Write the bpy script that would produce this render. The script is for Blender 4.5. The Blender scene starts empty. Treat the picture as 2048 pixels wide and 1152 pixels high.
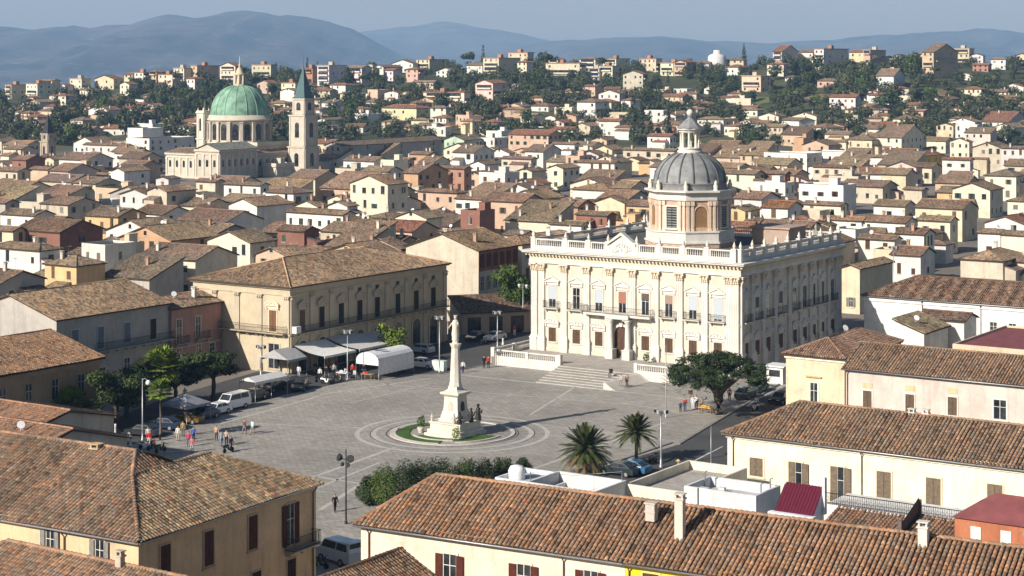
import bpy, bmesh, math, random
from mathutils import Vector, Matrix
C = bpy.context.scene.collection
D = bpy.data
PI = math.pi
R = math.radians
sc = bpy.context.scene
# ---------------------------------------------------------------- camera (level, shifted lens)
F, CX, YH, H = 3730.0, 1024.0, 127.0, 43.0
cam = D.cameras.new('camera'); camo = D.objects.new('camera', cam); C.objects.link(camo)
camo.location = (0, 0, H); camo.rotation_euler = (PI/2, 0, 0)
cam.sensor_width = 36; cam.lens = 36*F/2048; cam.shift_y = -(576-YH)/2048
cam.clip_start = 1; cam.clip_end = 60000
sc.camera = camo
sc.view_settings.view_transform = 'Standard'; sc.view_settings.look = 'None'; sc.view_settings.gamma = 1
U = Vector((.833, -.553, 0)).normalized(); V = Vector((-U.y, U.x, 0)); ROT = math.atan2(U.y, U.x)

def P(px, py, z=0.0):
    "point of the place seen at a pixel of the photograph, at height z"
    Y = F*(H-z)/(py-YH)
    return Vector(((px-CX)/F*Y, Y, z))
def px_of(p): return (CX+F*p.x/p.y, YH+F*(H-p.z)/p.y)
def along(p, a, px):
    "distance from p along direction a to the vertical line seen at column px"
    k = (px-CX)/F
    return (k*p.y-p.x)/(a.x-k*a.y)
# ---------------------------------------------------------------- mesh builder
class MB:
    def __init__(s): s.v = []; s.f = []; s.m = []; s.uv = []; s.r = []; s.sm = []
    def face(s, pts, m=0, uv=None, r=0.5, smooth=False):
        i = len(s.v); s.v += [tuple(p) for p in pts]; s.f.append(tuple(range(i, i+len(pts))))
        s.m.append(m); s.uv.append(uv); s.r.append(r); s.sm.append(smooth)
    def box(s, x0, x1, y0, y1, z0, z1, m=0, r=.5, top=True, bottom=True):
        a, b, c, d = (x0,y0,z0), (x1,y0,z0), (x1,y1,z0), (x0,y1,z0)
        e, f, g, h = (x0,y0,z1), (x1,y0,z1), (x1,y1,z1), (x0,y1,z1)
        for q in ((a,b,f,e), (b,c,g,f), (c,d,h,g), (d,a,e,h)): s.face(q, m, r=r)
        if top: s.face((e,f,g,h), m, r=r)
        if bottom: s.face((d,c,b,a), m, r=r)
    def prism(s, poly, z0, z1, m=0, top=True, bottom=False, mt=None):
        n = len(poly)
        for i in range(n):
            a, b = poly[i], poly[(i+1) % n]
            s.face(((a[0],a[1],z0), (b[0],b[1],z0), (b[0],b[1],z1), (a[0],a[1],z1)), m)
        if top: s.face([(p[0],p[1],z1) for p in poly], m if mt is None else mt)
        if bottom: s.face([(p[0],p[1],z0) for p in reversed(poly)], m)
    def xprism(s, poly, y0, y1, m=0):
        "poly in x,z extruded along y (front at y0)"
        n = len(poly)
        s.face([(p[0], y0, p[1]) for p in poly], m); s.face([(p[0], y1, p[1]) for p in reversed(poly)], m)
        for i in range(n):
            a, b = poly[i], poly[(i+1) % n]
            s.face(((b[0],y0,b[1]), (a[0],y0,a[1]), (a[0],y1,a[1]), (b[0],y1,b[1])), m)
    def lathe(s, prof, n=12, c=(0,0), m=0, smooth=True, a0=0.0, r=.5):
        i0 = len(s.v)
        for (rr, z) in prof:
            for k in range(n):
                a = a0+2*PI*k/n; s.v.append((c[0]+rr*math.cos(a), c[1]+rr*math.sin(a), z))
        for j in range(len(prof)-1):
            for k in range(n):
                k2 = (k+1) % n
                s.f.append((i0+j*n+k, i0+j*n+k2, i0+(j+1)*n+k2, i0+(j+1)*n+k)); s.m.append(m); s.uv.append(None); s.r.append(r); s.sm.append(smooth)
        t = len(prof)-1
        s.f.append(tuple(i0+t*n+k for k in range(n))); s.m.append(m); s.uv.append(None); s.r.append(r); s.sm.append(False)
    def tube(s, pts, rad, n=6, m=0, r=.5, smooth=True):
        pts = [Vector(p) for p in pts]
        if not isinstance(rad, (list, tuple)): rad = [rad]*len(pts)
        i0 = len(s.v)
        for j, p in enumerate(pts):
            t = (pts[min(j+1, len(pts)-1)]-pts[max(j-1, 0)]).normalized()
            a = t.cross(Vector((0,0,1)))
            if a.length < 1e-3: a = t.cross(Vector((0,1,0)))
            a.normalize(); b = a.cross(t)
            for k in range(n):
                an = 2*PI*k/n; q = p+rad[j]*(math.cos(an)*a+math.sin(an)*b); s.v.append(tuple(q))
        for j in range(len(pts)-1):
            for k in range(n):
                k2 = (k+1) % n
                s.f.append((i0+j*n+k, i0+j*n+k2, i0+(j+1)*n+k2, i0+(j+1)*n+k)); s.m.append(m); s.uv.append(None); s.r.append(r); s.sm.append(smooth)
        for base, rev in ((i0, False), (i0+(len(pts)-1)*n, True)):
            q = tuple(base+k for k in range(n)); s.f.append(q if not rev else q[::-1]); s.m.append(m); s.uv.append(None); s.r.append(r); s.sm.append(False)
    def ball(s, c, rx, ry=None, rz=None, n=8, k=6, m=0, r=.5):
        ry = ry or rx; rz = rz or rx; i0 = len(s.v)
        for j in range(k+1):
            t = PI*j/k
            for q in range(n):
                a = 2*PI*q/n; s.v.append((c[0]+rx*math.sin(t)*math.cos(a), c[1]+ry*math.sin(t)*math.sin(a), c[2]-rz*math.cos(t)))
        for j in range(k):
            for q in range(n):
                q2 = (q+1) % n
                s.f.append((i0+j*n+q, i0+j*n+q2, i0+(j+1)*n+q2, i0+(j+1)*n+q)); s.m.append(m); s.uv.append(None); s.r.append(r); s.sm.append(True)
    def add(s, o, mat):
        i0 = len(s.v); s.v += [tuple(mat @ Vector(p)) for p in o.v]
        s.f += [tuple(i+i0 for i in f) for f in o.f]; s.m += o.m; s.uv += o.uv; s.r += o.r; s.sm += o.sm
    def mesh(s, name, mats):
        me = D.meshes.new(name); me.from_pydata(s.v, [], s.f)
        for mt in mats: me.materials.append(mt)
        me.polygons.foreach_set('material_index', s.m); me.polygons.foreach_set('use_smooth', s.sm)
        if any(u is not None for u in s.uv):
            l = me.uv_layers.new(name='UVMap'); d = []
            for f, u in zip(s.f, s.uv):
                d += [c for q in (u or [(0,0)]*len(f)) for c in q]
            l.data.foreach_set('uv', d)
        a = me.attributes.new('rnd', 'FLOAT', 'FACE'); a.data.foreach_set('value', s.r)
        me.update(); return me
    def build(s, name, mats, parent=None, color=None, loc=None, rz=0):
        if not isinstance(mats, (list, tuple)): mats = [mats]
        return link(name, s.mesh(name, mats), parent, color, loc, rz)
def link(name, me, parent=None, color=None, loc=None, rz=0):
    o = D.objects.new(name, me); C.objects.link(o)
    if parent: o.parent = parent
    if color: o.color = (*color[:3], 1)
    if loc is not None: o.location = loc
    o.rotation_euler = (0, 0, rz); return o
def thing(name, label=None, cat=None, loc=(0,0,0), rz=0, group=None):
    o = D.objects.new(name, None); C.objects.link(o); o.location = loc; o.rotation_euler = (0,0,rz); o.empty_display_size = .1
    tag(o, label, cat, group); return o
def tag(o, label=None, cat=None, group=None, kind=None):
    if label: o['label'] = label
    if cat: o['category'] = cat
    if group: o['group'] = group
    if kind: o['kind'] = kind
    return o
def dup(o, loc=None, rz=None, label=None, parent=None):
    c = o.copy(); C.objects.link(c)
    if parent: c.parent = parent
    if loc is not None: c.location = loc
    if rz is not None: c.rotation_euler = (0,0,rz)
    if label: c['label'] = label
    for ch in list(o.children): dup(ch, parent=c)
    return c
# ---------------------------------------------------------------- materials
def S(r, g, b):
    f = lambda c: (c/255/12.92 if c <= 10 else ((c/255+.055)/1.055)**2.4)
    return (f(r), f(g), f(b))
class N:
    "tiny node-graph helper"
    def __init__(s, name):
        s.mat = D.materials.new(name); s.mat.use_nodes = True; s.t = s.mat.node_tree; s.n = s.t.nodes
        s.bsdf = s.n['Principled BSDF']; s.bsdf.inputs['Roughness'].default_value = .85
        s.bsdf.inputs['Specular IOR Level'].default_value = .25
    def new(s, k, **kw):
        o = s.n.new(k)
        for a, b in kw.items(): setattr(o, a, b)
        return o
    def l(s, a, b): s.t.links.new(a, b); return s
    def val(s, sock, x):
        if hasattr(x, 'links') or isinstance(x, bpy.types.NodeSocket): s.l(x, sock)
        else: sock.default_value = x if not (isinstance(x, tuple) and len(x) == 3 and sock.type == 'RGBA') else (*x, 1)
    def math(s, op, a, b=0.0, c=None):
        o = s.new('ShaderNodeMath', operation=op); s.val(o.inputs[0], a); s.val(o.inputs[1], b)
        if c is not None: s.val(o.inputs[2], c)
        return o.outputs[0]
    def mix(s, f, a, b, mode='MIX'):
        o = s.new('ShaderNodeMix', data_type='RGBA', blend_type=mode); s.val(o.inputs[0], f); s.val(o.inputs[6], a); s.val(o.inputs[7], b); return o.outputs[2]
    def noise(s, vec, scale, detail=4, rough=.6, dist=0):
        o = s.new('ShaderNodeTexNoise'); s.l(vec, o.inputs['Vector']); o.inputs['Scale'].default_value = scale
        o.inputs['Detail'].default_value = detail; o.inputs['Roughness'].default_value = rough; o.inputs['Distortion'].default_value = dist; return o.outputs[0]
    def ramp(s, f, stops):
        o = s.new('ShaderNodeValToRGB'); e = o.color_ramp.elements
        while len(e) < len(stops): e.new(.5)
        for q, (p, c) in zip(e, stops): q.position = p; q.color = (*c, 1) if isinstance(c, tuple) else (c, c, c, 1)
        s.l(f, o.inputs[0]); return o.outputs[0]
    def rng(s, f, a, b, c, d):
        o = s.new('ShaderNodeMapRange'); s.val(o.inputs[0], f)
        for i, x in enumerate((a, b, c, d)): o.inputs[i+1].default_value = x
        return o.outputs[0]
    def obj(s, sx=1, sy=1, sz=1, random_off=True):
        tc = s.new('ShaderNodeTexCoord'); mp = s.new('ShaderNodeMapping'); s.l(tc.outputs['Object'], mp.inputs[0]); mp.inputs['Scale'].default_value = (sx, sy, sz)
        if random_off:
            oi = s.new('ShaderNodeObjectInfo'); v = s.new('ShaderNodeVectorMath', operation='SCALE'); s.l(oi.outputs['Location'], v.inputs[0]); v.inputs[3].default_value = .37
            s.l(v.outputs[0], mp.inputs[1])
        return mp.outputs[0]
    def ocol(s): return s.new('ShaderNodeObjectInfo').outputs['Color']
    def orand(s): return s.new('ShaderNodeObjectInfo').outputs['Random']
    def attr(s, name='rnd'): return s.new('ShaderNodeAttribute', attribute_name=name).outputs['Fac']
    def bump(s, h, strength=.3, dist=.02):
        o = s.new('ShaderNodeBump'); s.l(h, o.inputs['Height']); o.inputs['Strength'].default_value = strength; o.inputs['Distance'].default_value = dist
        s.l(o.outputs[0], s.bsdf.inputs['Normal'])
    def out(s, colr=None, rough=None, **kw):
        if colr is not None: s.val(s.bsdf.inputs['Base Color'], colr)
        if rough is not None: s.val(s.bsdf.inputs['Roughness'], rough)
        for k, x in kw.items(): s.val(s.bsdf.inputs[k.replace('_', ' ')], x)
        return s.mat
M = {}
def simple(name, c, rough=.6, var=.15, scale=3.0, metal=0.0):
    g = N(name); v = g.obj(); f = g.rng(g.noise(v, scale, 3), .3, .7, 1-var, 1+var)
    M[name] = g.out(g.mix(1, c if c != 'obj' else g.ocol(), f, 'MULTIPLY'), rough, Metallic=metal); return M[name]
# plaster walls: colour from the object, blotches, rain streaks, grime at the foot of patches
g = N('plaster'); v = g.obj(); vs = g.obj(1.2, 1.2, .12)
b1 = g.rng(g.noise(v, .35, 5, .65), .3, .7, .80, 1.10); b2 = g.rng(g.noise(vs, 1.6, 4, .6), .52, .8, 1.0, .74); b3 = g.rng(g.noise(v, 3.5, 4, .7), .25, .75, .92, 1.07)
c = g.mix(1, g.ocol(), b1, 'MULTIPLY'); c = g.mix(1, c, b3, 'MULTIPLY'); c = g.mix(1, c, b2, 'MULTIPLY')
pt = g.rng(g.noise(v, .8, 6, .7), .58, .66, 0, .42); c = g.mix(pt, c, (.36, .32, .27))
g.bump(g.noise(v, 6, 5, .7), .25, .03); M['plaster'] = g.out(c, .92)
# stained pale stone
g = N('stone'); v = g.obj(); vs = g.obj(1.5, 1.5, .15)
c = g.mix(1, g.ocol(), g.rng(g.noise(v, .5, 5, .65), .3, .7, .82, 1.08), 'MULTIPLY')
c = g.mix(g.rng(g.noise(vs, 1.1, 5, .65), .5, .75, 0, .42), c, (.42, .36, .28)); c = g.mix(g.rng(g.noise(v, 1.4, 6, .7), .58, .72, 0, .35), c, (.62, .47, .27))
g.bump(g.noise(v, 5, 6, .7), .35, .05); M['stone'] = g.out(c, .88)
# roof tiles, textured in metres along eave (x) and slope (y)
def tile_mat(name, use_attr):
    g = N(name); uv = g.new('ShaderNodeUVMap').outputs[0]; sp = g.new('ShaderNodeSeparateXYZ'); g.l(uv, sp.inputs[0]); x, y = sp.outputs[0], sp.outputs[1]
    cu = g.math('FLOOR', g.math('DIVIDE', x, .30)); cv = g.math('FLOOR', g.math('DIVIDE', g.math('ADD', y, g.math('MULTIPLY', g.math('MODULO', cu, 3.0), .13)), .42))
    if use_attr: rnd = g.attr()
    else:
        cb = g.new('ShaderNodeCombineXYZ'); g.l(cu, cb.inputs[0]); g.l(cv, cb.inputs[1]); g.l(g.orand(), cb.inputs[2])
        wn = g.new('ShaderNodeTexWhiteNoise', noise_dimensions='3D'); g.l(cb.outputs[0], wn.inputs[0]); rnd = wn.outputs[0]
    vo = g.obj(); big = g.noise(vo, .22, 5, .65); med = g.noise(vo, 1.3, 5, .7)
    oc = g.ocol()
    tilec = g.ramp(rnd, [(0, (.38,.34,.32)), (.25, (.72,.66,.60)), (.5, (1,1,1)), (.72, (1.25,.96,.78)), (.86, (1.35,1.25,1.1)), (1, (1.7,1.55,1.4))])
    r2 = g.math('FRACT', g.math('MULTIPLY', rnd, 37.7)); oc = g.mix(g.rng(r2, .55, 1, 0, .75), oc, (.20,.175,.15)); oc = g.mix(g.rng(g.math('FRACT', g.math('MULTIPLY', rnd, 91.3)), .88, .94, 0, .45), oc, (.36,.16,.08)); c = g.mix(1, oc, tilec, 'MULTIPLY'); c = g.mix(1, c, g.rng(big, .3, .7, .74, 1.22), 'MULTIPLY')
    c = g.mix(g.rng(med, .54, .70, 0, .62), c, (.115,.095,.072)); c = g.mix(g.rng(g.noise(vo, 1.7, 5, .75), .56, .68, 0, .55), c, (.36,.30,.215))
    if not use_attr:
        ph = g.math('MULTIPLY', x, 2*PI/.30); hgt = g.math('ADD', g.math('MULTIPLY', g.math('SINE', ph), .5), g.math('MULTIPLY', rnd, .35)); g.bump(hgt, .8, .12)
    else: g.bump(g.noise(vo, 14, 4, .7), .3, .02)
    M[name] = g.out(c, .9)
tile_mat('roof_tiles', False); tile_mat('barrel_tiles', True)
# square paving
g = N('paving'); v = g.obj(random_off=False); br = g.new('ShaderNodeTexBrick'); g.l(v, br.inputs[0])
br.inputs['Scale'].default_value = 1.0; br.inputs['Brick Width'].default_value = .9; br.inputs['Row Height'].default_value = .45; br.inputs['Mortar Size'].default_value = .03
br.inputs['Color1'].default_value = (.36,.335,.30,1); br.inputs['Color2'].default_value = (.275,.255,.225,1); br.inputs['Mortar'].default_value = (.17,.157,.138,1); br.inputs['Bias'].default_value = -.1
c = g.mix(1, br.outputs[0], g.rng(g.noise(v, .06, 6, .65), .3, .7, .74, 1.16), 'MULTIPLY'); c = g.mix(1, c, g.rng(g.noise(v, 1.2, 6, .75), .3, .7, .80, 1.2), 'MULTIPLY'); c = g.mix(g.rng(g.noise(v, .19, 7, .72, 1.2), .55, .68, 0, .38), c, (.145,.135,.12))
g.bump(br.outputs[1], -.4, .03); M['paving'] = g.out(c, .8)
def paving_mat(name,c1,c2,mo,bw,rh):
    g = N(name); v = g.obj(random_off=False); br = g.new('ShaderNodeTexBrick'); g.l(v, br.inputs[0]); br.inputs['Scale'].default_value = 1.0; br.inputs['Brick Width'].default_value = bw; br.inputs['Row Height'].default_value = rh; br.inputs['Mortar Size'].default_value = .02
    br.inputs['Color1'].default_value = (*c1,1); br.inputs['Color2'].default_value = (*c2,1); br.inputs['Mortar'].default_value = (*mo,1)
    c = g.mix(1, br.outputs[0], g.rng(g.noise(v, .5, 6, .7), .3, .7, .8, 1.15), 'MULTIPLY'); g.bump(br.outputs[1], -.3, .03); M[name] = g.out(c, .85)
paving_mat('paving_light', (.40,.37,.33), (.33,.30,.27), (.2,.18,.16), 1.2, .6)
def ground_mat(name, a, b, s1, s2, rough=.9, bump=.3):
    g = N(name); v = g.obj(random_off=False); c = g.mix(g.rng(g.noise(v, s1, 6, .65), .3, .7, 0, 1), a, b); c = g.mix(1, c, g.rng(g.noise(v, s2, 4, .7), .3, .7, .8, 1.2), 'MULTIPLY')
    g.bump(g.noise(v, s2, 4), bump, .05); M[name] = g.out(c, rough)
ground_mat('asphalt', (.052,.052,.056), (.085,.083,.080), .15, 9)
ground_mat('pale_strip', (.36,.34,.31), (.46,.44,.40), .5, 6)
ground_mat('road_paint', (.42,.42,.41), (.60,.60,.58), .8, 8)
ground_mat('lawn', (.040,.085,.012), (.065,.125,.020), .8, 9, 1.0, .9)
ground_mat('townground', (.16,.14,.12), (.22,.20,.17), .05, 1.5)
ground_mat('kerbgrey', (.16,.155,.15), (.24,.23,.22), .5, 5)
ground_mat('kerbstone', (.40,.38,.34), (.52,.49,.44), .5, 5)
def leaf_mat(name, dark, mid, light, scale=.6):
    g = N(name); v = g.obj(); r = g.attr(); f = g.math('ADD', g.math('MULTIPLY', r, .7), g.math('MULTIPLY', g.noise(v, scale, 3), .35))
    c = g.ramp(f, [(.15, dark), (.5, mid), (.9, light)]); c = g.mix(1, c, g.mix(g.rng(g.orand(), 0, 1, 0, 1), (.82,.86,1.0), (1.2,1.12,.86)), 'MULTIPLY')
    M[name] = g.out(c, .75, Subsurface_Weight=0.0)
leaf_mat('leaf_dark', (.012,.022,.009), (.026,.045,.014), (.060,.085,.026))
leaf_mat('leaf_mid', (.022,.040,.010), (.045,.080,.016), (.095,.14,.030))
leaf_mat('leaf_bright', (.05,.085,.012), (.105,.16,.022), (.20,.26,.045))
leaf_mat('leaf_palm', (.020,.028,.010), (.042,.058,.018), (.09,.10,.036))
leaf_mat('leaf_dry', (.09,.055,.02), (.16,.10,.035), (.24,.17,.07))
leaf_mat('leaf_far', (.016,.026,.013), (.037,.052,.023), (.080,.095,.042), .15)
leaf_mat('leaf_olive', (.035,.042,.022), (.070,.080,.040), (.13,.135,.075), .2)
simple('bark', (.085,.065,.048), .95, .4, 6)
simple('palm_bark', (.17,.13,.095), .95, .35, 8)
simple('wood', 'obj', .7, .22, 5)
simple('paint', 'obj', .5, .10, 2)
simple('metal', 'obj', .42, .12, 4, .6)
simple('iron', (.022,.022,.024), .55, .2, 5)
simple('galv', (.34,.35,.36), .4, .1, 4, .5)
simple('cloth', 'obj', .9, .12, 2)
simple('skin', (.45,.27,.19), .6, .08, 5)
simple('bronze', (.045,.040,.034), .5, .3, 9, .4)
simple('rubber', (.014,.014,.015), .8, .1, 5)
simple('lead', (.215,.220,.222), .65, .26, 1.0); simple('lead_dark', (.085,.088,.09), .65, .2, 1.0)
simple('deck', (.085,.083,.080), .9, .3, .6)
simple('brick', (.47,.325,.235), .9, .24, 2.5)
g = N('glass_dark'); v = g.obj(); M['glass_dark'] = g.out(g.mix(g.rng(g.noise(v, .7, 2), .35, .65, 0, 1), (.008,.010,.012), (.045,.05,.055)), .12, Specular_IOR_Level=.5)
g = N('car_paint'); M['car_paint'] = g.out(g.ocol(), .28, Coat_Weight=.7, Coat_Roughness=.06, Specular_IOR_Level=.5)
g = N('shutter'); v = g.new('ShaderNodeTexCoord').outputs['Object']; sp = g.new('ShaderNodeSeparateXYZ'); g.l(v, sp.inputs[0])
sl = g.math('FRACT', g.math('MULTIPLY', sp.outputs[2], 11)); g.bump(sl, .9, .04)
M['shutter'] = g.out(g.mix(1, g.ocol(), g.rng(g.noise(g.obj(), 4, 4), .3, .7, .7, 1.2), 'MULTIPLY'), .7)
g = N('blind'); M['blind'] = g.out(g.ocol(), .7)
HAZE = 1.0e-4; SKYS = .05; SUNE = 5.0; EXPO = 0.56
# ---------------------------------------------------------------- terrain: level town, a hill behind it, a valley and mountains beyond
def lerp_tab(t, x):
    if x <= t[0][0]: return t[0][1]
    for (a, b), (c, d) in zip(t, t[1:]):
        if x <= c: return b+(d-b)*(x-a)/(c-a)
    return t[-1][1]
RIDGE = [(-400,208), (0,196), (120,190), (230,175), (330,160), (460,154), (540,152), (700,148), (860,140), (1000,133), (1060,130), (1200,142), (1320,140), (1450,135), (1560,127), (1640,122), (1740,121), (1940,122), (2048,130), (2500,140)]
YR = 1350.0; YB = 900.0
def hn(x, y): return 2.2*math.sin(x*.021+y*.013)+1.5*math.sin(x*.043-y*.031+2)+1.0*math.sin(x*.09+y*.07)
def terr(x, y):
    if y < 600: return 0.0
    col = CX+F*x/max(y, 1)
    zr = H-(lerp_tab(RIDGE, col)-YH)*YR/F
    if y <= YR:
        t = (y-YB)/(YR-YB)
        if t <= 0: return 0.0
        return zr*(t*.75+.25*t*t*(3-2*t))+hn(x, y)*min(1, t*3)*(1 if t < .8 else (1-t)*5)
    t = min(1, (y-YR)/1500)
    return zr+(-75-zr)*(t*t*(3-2*t))
def G(px, py):
    "ground point seen at a pixel"
    y = F*H/(py-YH) if py > YH+60 else 900
    if y < 700: return P(px, py)
    y = 700
    while y < 2200:
        x = (px-CX)/F*y
        if H-(py-YH)*y/F <= terr(x, y): break
        y += 2
    return Vector((x, y, terr(x, y)))
mb = MB(); ks = [-.9+i*.02 for i in range(91)]; ys = [-60, 60, 300, 600, 760, 880]+[900+i*15 for i in range(32)]+[1400, 1500, 1700, 2000, 2400, 2900, 4000, 6000, 9000, 14000]
idx = {}
for j, y in enumerate(ys):
    for i, k in enumerate(ks):
        w = max(y, 250); x = k*w*1.1
        idx[i, j] = len(mb.v); mb.v.append((x, y, terr(x, y) if y <= 2850 else -75))
for j in range(len(ys)-1):
    for i in range(len(ks)-1):
        mb.f.append((idx[i,j], idx[i+1,j], idx[i+1,j+1], idx[i,j+1])); mb.m.append(0); mb.uv.append(None); mb.r.append(.5); mb.sm.append(True)
g = N('terrain'); v = g.obj(random_off=False); pos = g.new('ShaderNodeNewGeometry').outputs['Position']; sp = g.new('ShaderNodeSeparateXYZ'); g.l(pos, sp.inputs[0])
far = g.rng(sp.outputs[1], 860, 930, 0, 1)
town = g.mix(g.rng(g.noise(v, .05, 5), .3, .7, 0, 1), (.15,.13,.11), (.23,.20,.17))
hill = g.mix(g.rng(g.noise(v, .012, 6, .7), .42, .58, 0, 1), (.042,.052,.021), (.085,.088,.038)); hill = g.mix(g.rng(g.noise(v, .05, 6, .7), .55, .7, 0, .6), hill, (.13,.105,.065))
M['terrain'] = g.out(g.mix(far, town, hill), .95)
tag(mb.build('ground', M['terrain']), kind='structure')
def sheet(name, pts, mat, z, lab=None):
    b = MB(); b.face([(p[0], p[1], z) for p in pts]); o = b.build(name, mat); tag(o, kind='structure'); return o
def gp(*pts): return [P(x, y) for x, y in pts]
def ccw(pts):
    a = sum(p[0]*q[1]-q[0]*p[1] for p, q in zip(pts, pts[1:]+pts[:1])); return pts if a > 0 else pts[::-1]
# square, its object frame turned with the town grid so the setts run with it
b = MB(); Q = Matrix.Rotation(-ROT, 3, 'Z')
sq = ccw(gp((120,960), (200,905), (330,872), (430,830), (560,792), (700,762), (880,747), (985,726), (1060,700), (1420,760), (1580,700), (1600,760), (1474,819), (1358,889), (1195,937), (1080,1010), (900,1180), (420,1180)))
b.face([tuple(Q @ Vector((p.x, p.y, .012))) for p in sq]); tag(b.build('square_paving', M['paving'], rz=ROT), kind='structure')
sheet('road', ccw(gp((1474,819), (1600,744), (1760,660), (1905,560), (1990,560), (1760,720), (1640,830), (1560,930), (1500,1010), (1350,1150), (1050,1150), (1195,937), (1358,889))), M['asphalt'], .008)
sheet('street', ccw(gp((60,1000), (200,905), (330,872), (430,830), (560,792), (700,762), (880,747), (985,726), (1060,700), (1100,640), (1090,560), (960,600), (900,660), (560,730), (320,800), (100,890))), M['asphalt'], .006)
def strip(a, c, w, mat='pale_strip', z=.017, name='paving_strip'):
    a = P(*a); c = P(*c); d = (c-a).normalized(); n = Vector((-d.y, d.x, 0))*w/2
    return sheet(name, ccw([a-n, c-n, c+n, a+n]), M[mat], z)
for a, c, w in (((918,750),(1475,808),.45), ((640,789),(860,757),.4), ((760,768),(1240,808),.25), ((440,848),(640,792),.45), ((507,847),(720,856),.3), ((700,806),(860,768),.22),
                ((1060,830),(1150,774),.35), ((625,955),(790,895),.5), ((630,978),(760,925),.35), ((632,953),(725,968),.4), ((1100,872),(1180,875),.25), ((1060,940),(1330,845),.4),
                ((1090,850),(1330,880),.25), ((640,1020),(735,960),.5), ((1240,806),(1400,830),.25)):
    strip(a, c, w)
for k in range(5): strip((300+k*8, 905-k*3), (372+k*14, 902-k*5), .18, 'road_paint', .016, 'road_marking') if k in (0, 3) else None
strip((1445,893), (1345,945), .15, 'road_paint', .014, 'road_marking'); strip((1420,905), (1370,932), .15, 'road_paint', .0145, 'road_marking'); strip((1573,768), (1500,806), .15, 'road_paint', .014, 'road_marking')
def ring(name, c, r0, r1, z, mat, a0=0, a1=360, h=0, n=72):
    b = MB(); st = [R(a0+(a1-a0)*i/n) for i in range(n+1)]
    for s, t in zip(st, st[1:]):
        q = lambda r, a, zz: (c.x+r*math.cos(a), c.y+r*math.sin(a), zz)
        b.face((q(r0,s,z), q(r1,s,z), q(r1,t,z), q(r0,t,z)))
        if h: b.face((q(r1,s,z-h), q(r1,t,z-h), q(r1,t,z), q(r1,s,z))); b.face((q(r0,s,z-h), q(r0,s,z), q(r0,t,z), q(r0,t,z-h)))
    o = b.build(name, M[mat]); tag(o, kind='structure'); return o
MC = P(905, 866)
ring('paving_ring', MC, 10.8, 11.35, .021, 'pale_strip'); ring('paving_ring', MC, 8.9, 9.5, .021, 'pale_strip'); ring('paving_ring', MC, 9.5, 9.62, .022, 'asphalt'); ring('paving_ring', MC, 7.6, 7.75, .021, 'asphalt')
# kerbs of the road
def kerb(pts, w=.3, h=.13, name='kerb'):
    b = MB()
    for a, c in zip(pts, pts[1:]):
        a = P(*a); c = P(*c); d = (c-a).normalized(); n = Vector((-d.y, d.x, 0))*w/2
        b.prism([tuple((a-n)[:2]), tuple((c-n)[:2]), tuple((c+n)[:2]), tuple((a+n)[:2])], 0, h)
    o = b.build(name, M['kerbgrey']); tag(o, kind='structure')
kerb([(1195,937), (1344,886)]); kerb([(1358,889), (1474,819), (1600,744)])
kerb([(985,727), (880,748), (800,752)], .25, .1)
# mountains
def range_(name, prof, y0, y1, base, seed, mat):
    rnd = random.Random(seed); ph = [rnd.uniform(0, 6.28) for _ in range(40)]
    b = MB(); nx, ny = 220, 26; ii = {}
    for j in range(ny):
        t = j/(ny-1); y = y0+(y1-y0)*t
        for i in range(nx):
            px = -700+3500*i/(nx-1); x = (px-CX)/F*y1*(.9+.1*t)
            zt = H+(YH-lerp_tab(prof, px))*y1/F
            rg = sum(math.sin(px*.011*q*(1+.13*q)+ph[q]+t*3*math.sin(ph[q]*3))*(1/q) for q in range(1, 9))
            z = base+(zt-base)*(t**.8)*(1+.12*rg*math.sin(PI*t)) + (zt-base)*.012*sum(math.sin(px*.05*q+ph[q+10])/q for q in range(1, 6))*t
            ii[i,j] = len(b.v); b.v.append((x, y, z))
    for j in range(ny-1):
        for i in range(nx-1):
            b.f.append((ii[i,j], ii[i+1,j], ii[i+1,j+1], ii[i,j+1])); b.m.append(0); b.uv.append(None); b.r.append(.5); b.sm.append(True)
    tag(b.build(name, M[mat]), kind='structure')
g = N('mountain'); v = g.obj(random_off=False); c = g.mix(g.rng(g.noise(v, .0022, 9, .72), .42, .60, 0, 1), (.012,.020,.024), (.085,.085,.082)); c = g.mix(g.rng(g.noise(v, .009, 7, .8), .58, .66, 0, .8), c, (.30,.29,.27))  # dark forest tone tinted bluish, part of the distance haze painted in
M['mountain'] = g.out(c, 1.0)
L1 = [(-700,70), (0,52), (40,55), (75,60), (150,50), (180,55), (265,48), (300,34), (335,30), (400,36), (430,27), (505,21), (560,30), (640,38), (690,52), (730,72), (800,110), (900,135), (2900,135)]
L2 = [(-700,150), (500,110), (690,66), (760,60), (850,48), (890,43), (950,52), (1040,68), (1120,84), (1300,110), (2900,150)]
L3 = [(-700,150), (900,112), (1000,96), (1130,80), (1200,77), (1310,72), (1400,80), (1530,86), (1650,80), (1760,70), (1880,64), (1960,57), (2048,64), (2300,60), (2900,80)]
range_('mountain', L1, 6500, 10500, -90, 3, 'mountain'); range_('mountain', L2, 11000, 16000, -90, 5, 'mountain'); range_('mountain', L3, 8000, 12500, -90, 8, 'mountain')
# haze: one closed box of thin air
b = MB(); b.box(-16000, 16000, -400, 19000, -120, 640); g = N('haze'); g.n.remove(g.bsdf); pv = g.new('ShaderNodeVolumePrincipled')
pv.inputs['Color'].default_value = (.33,.59,1.0,1); pv.inputs['Absorption Color'].default_value = (.31,.215,0,1); pv.inputs['Density'].default_value = HAZE; pv.inputs['Anisotropy'].default_value = 0.0
g.l(pv.outputs[0], g.n['Material Output'].inputs['Volume']); tag(b.build('haze', g.mat), kind='stuff')
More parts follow.
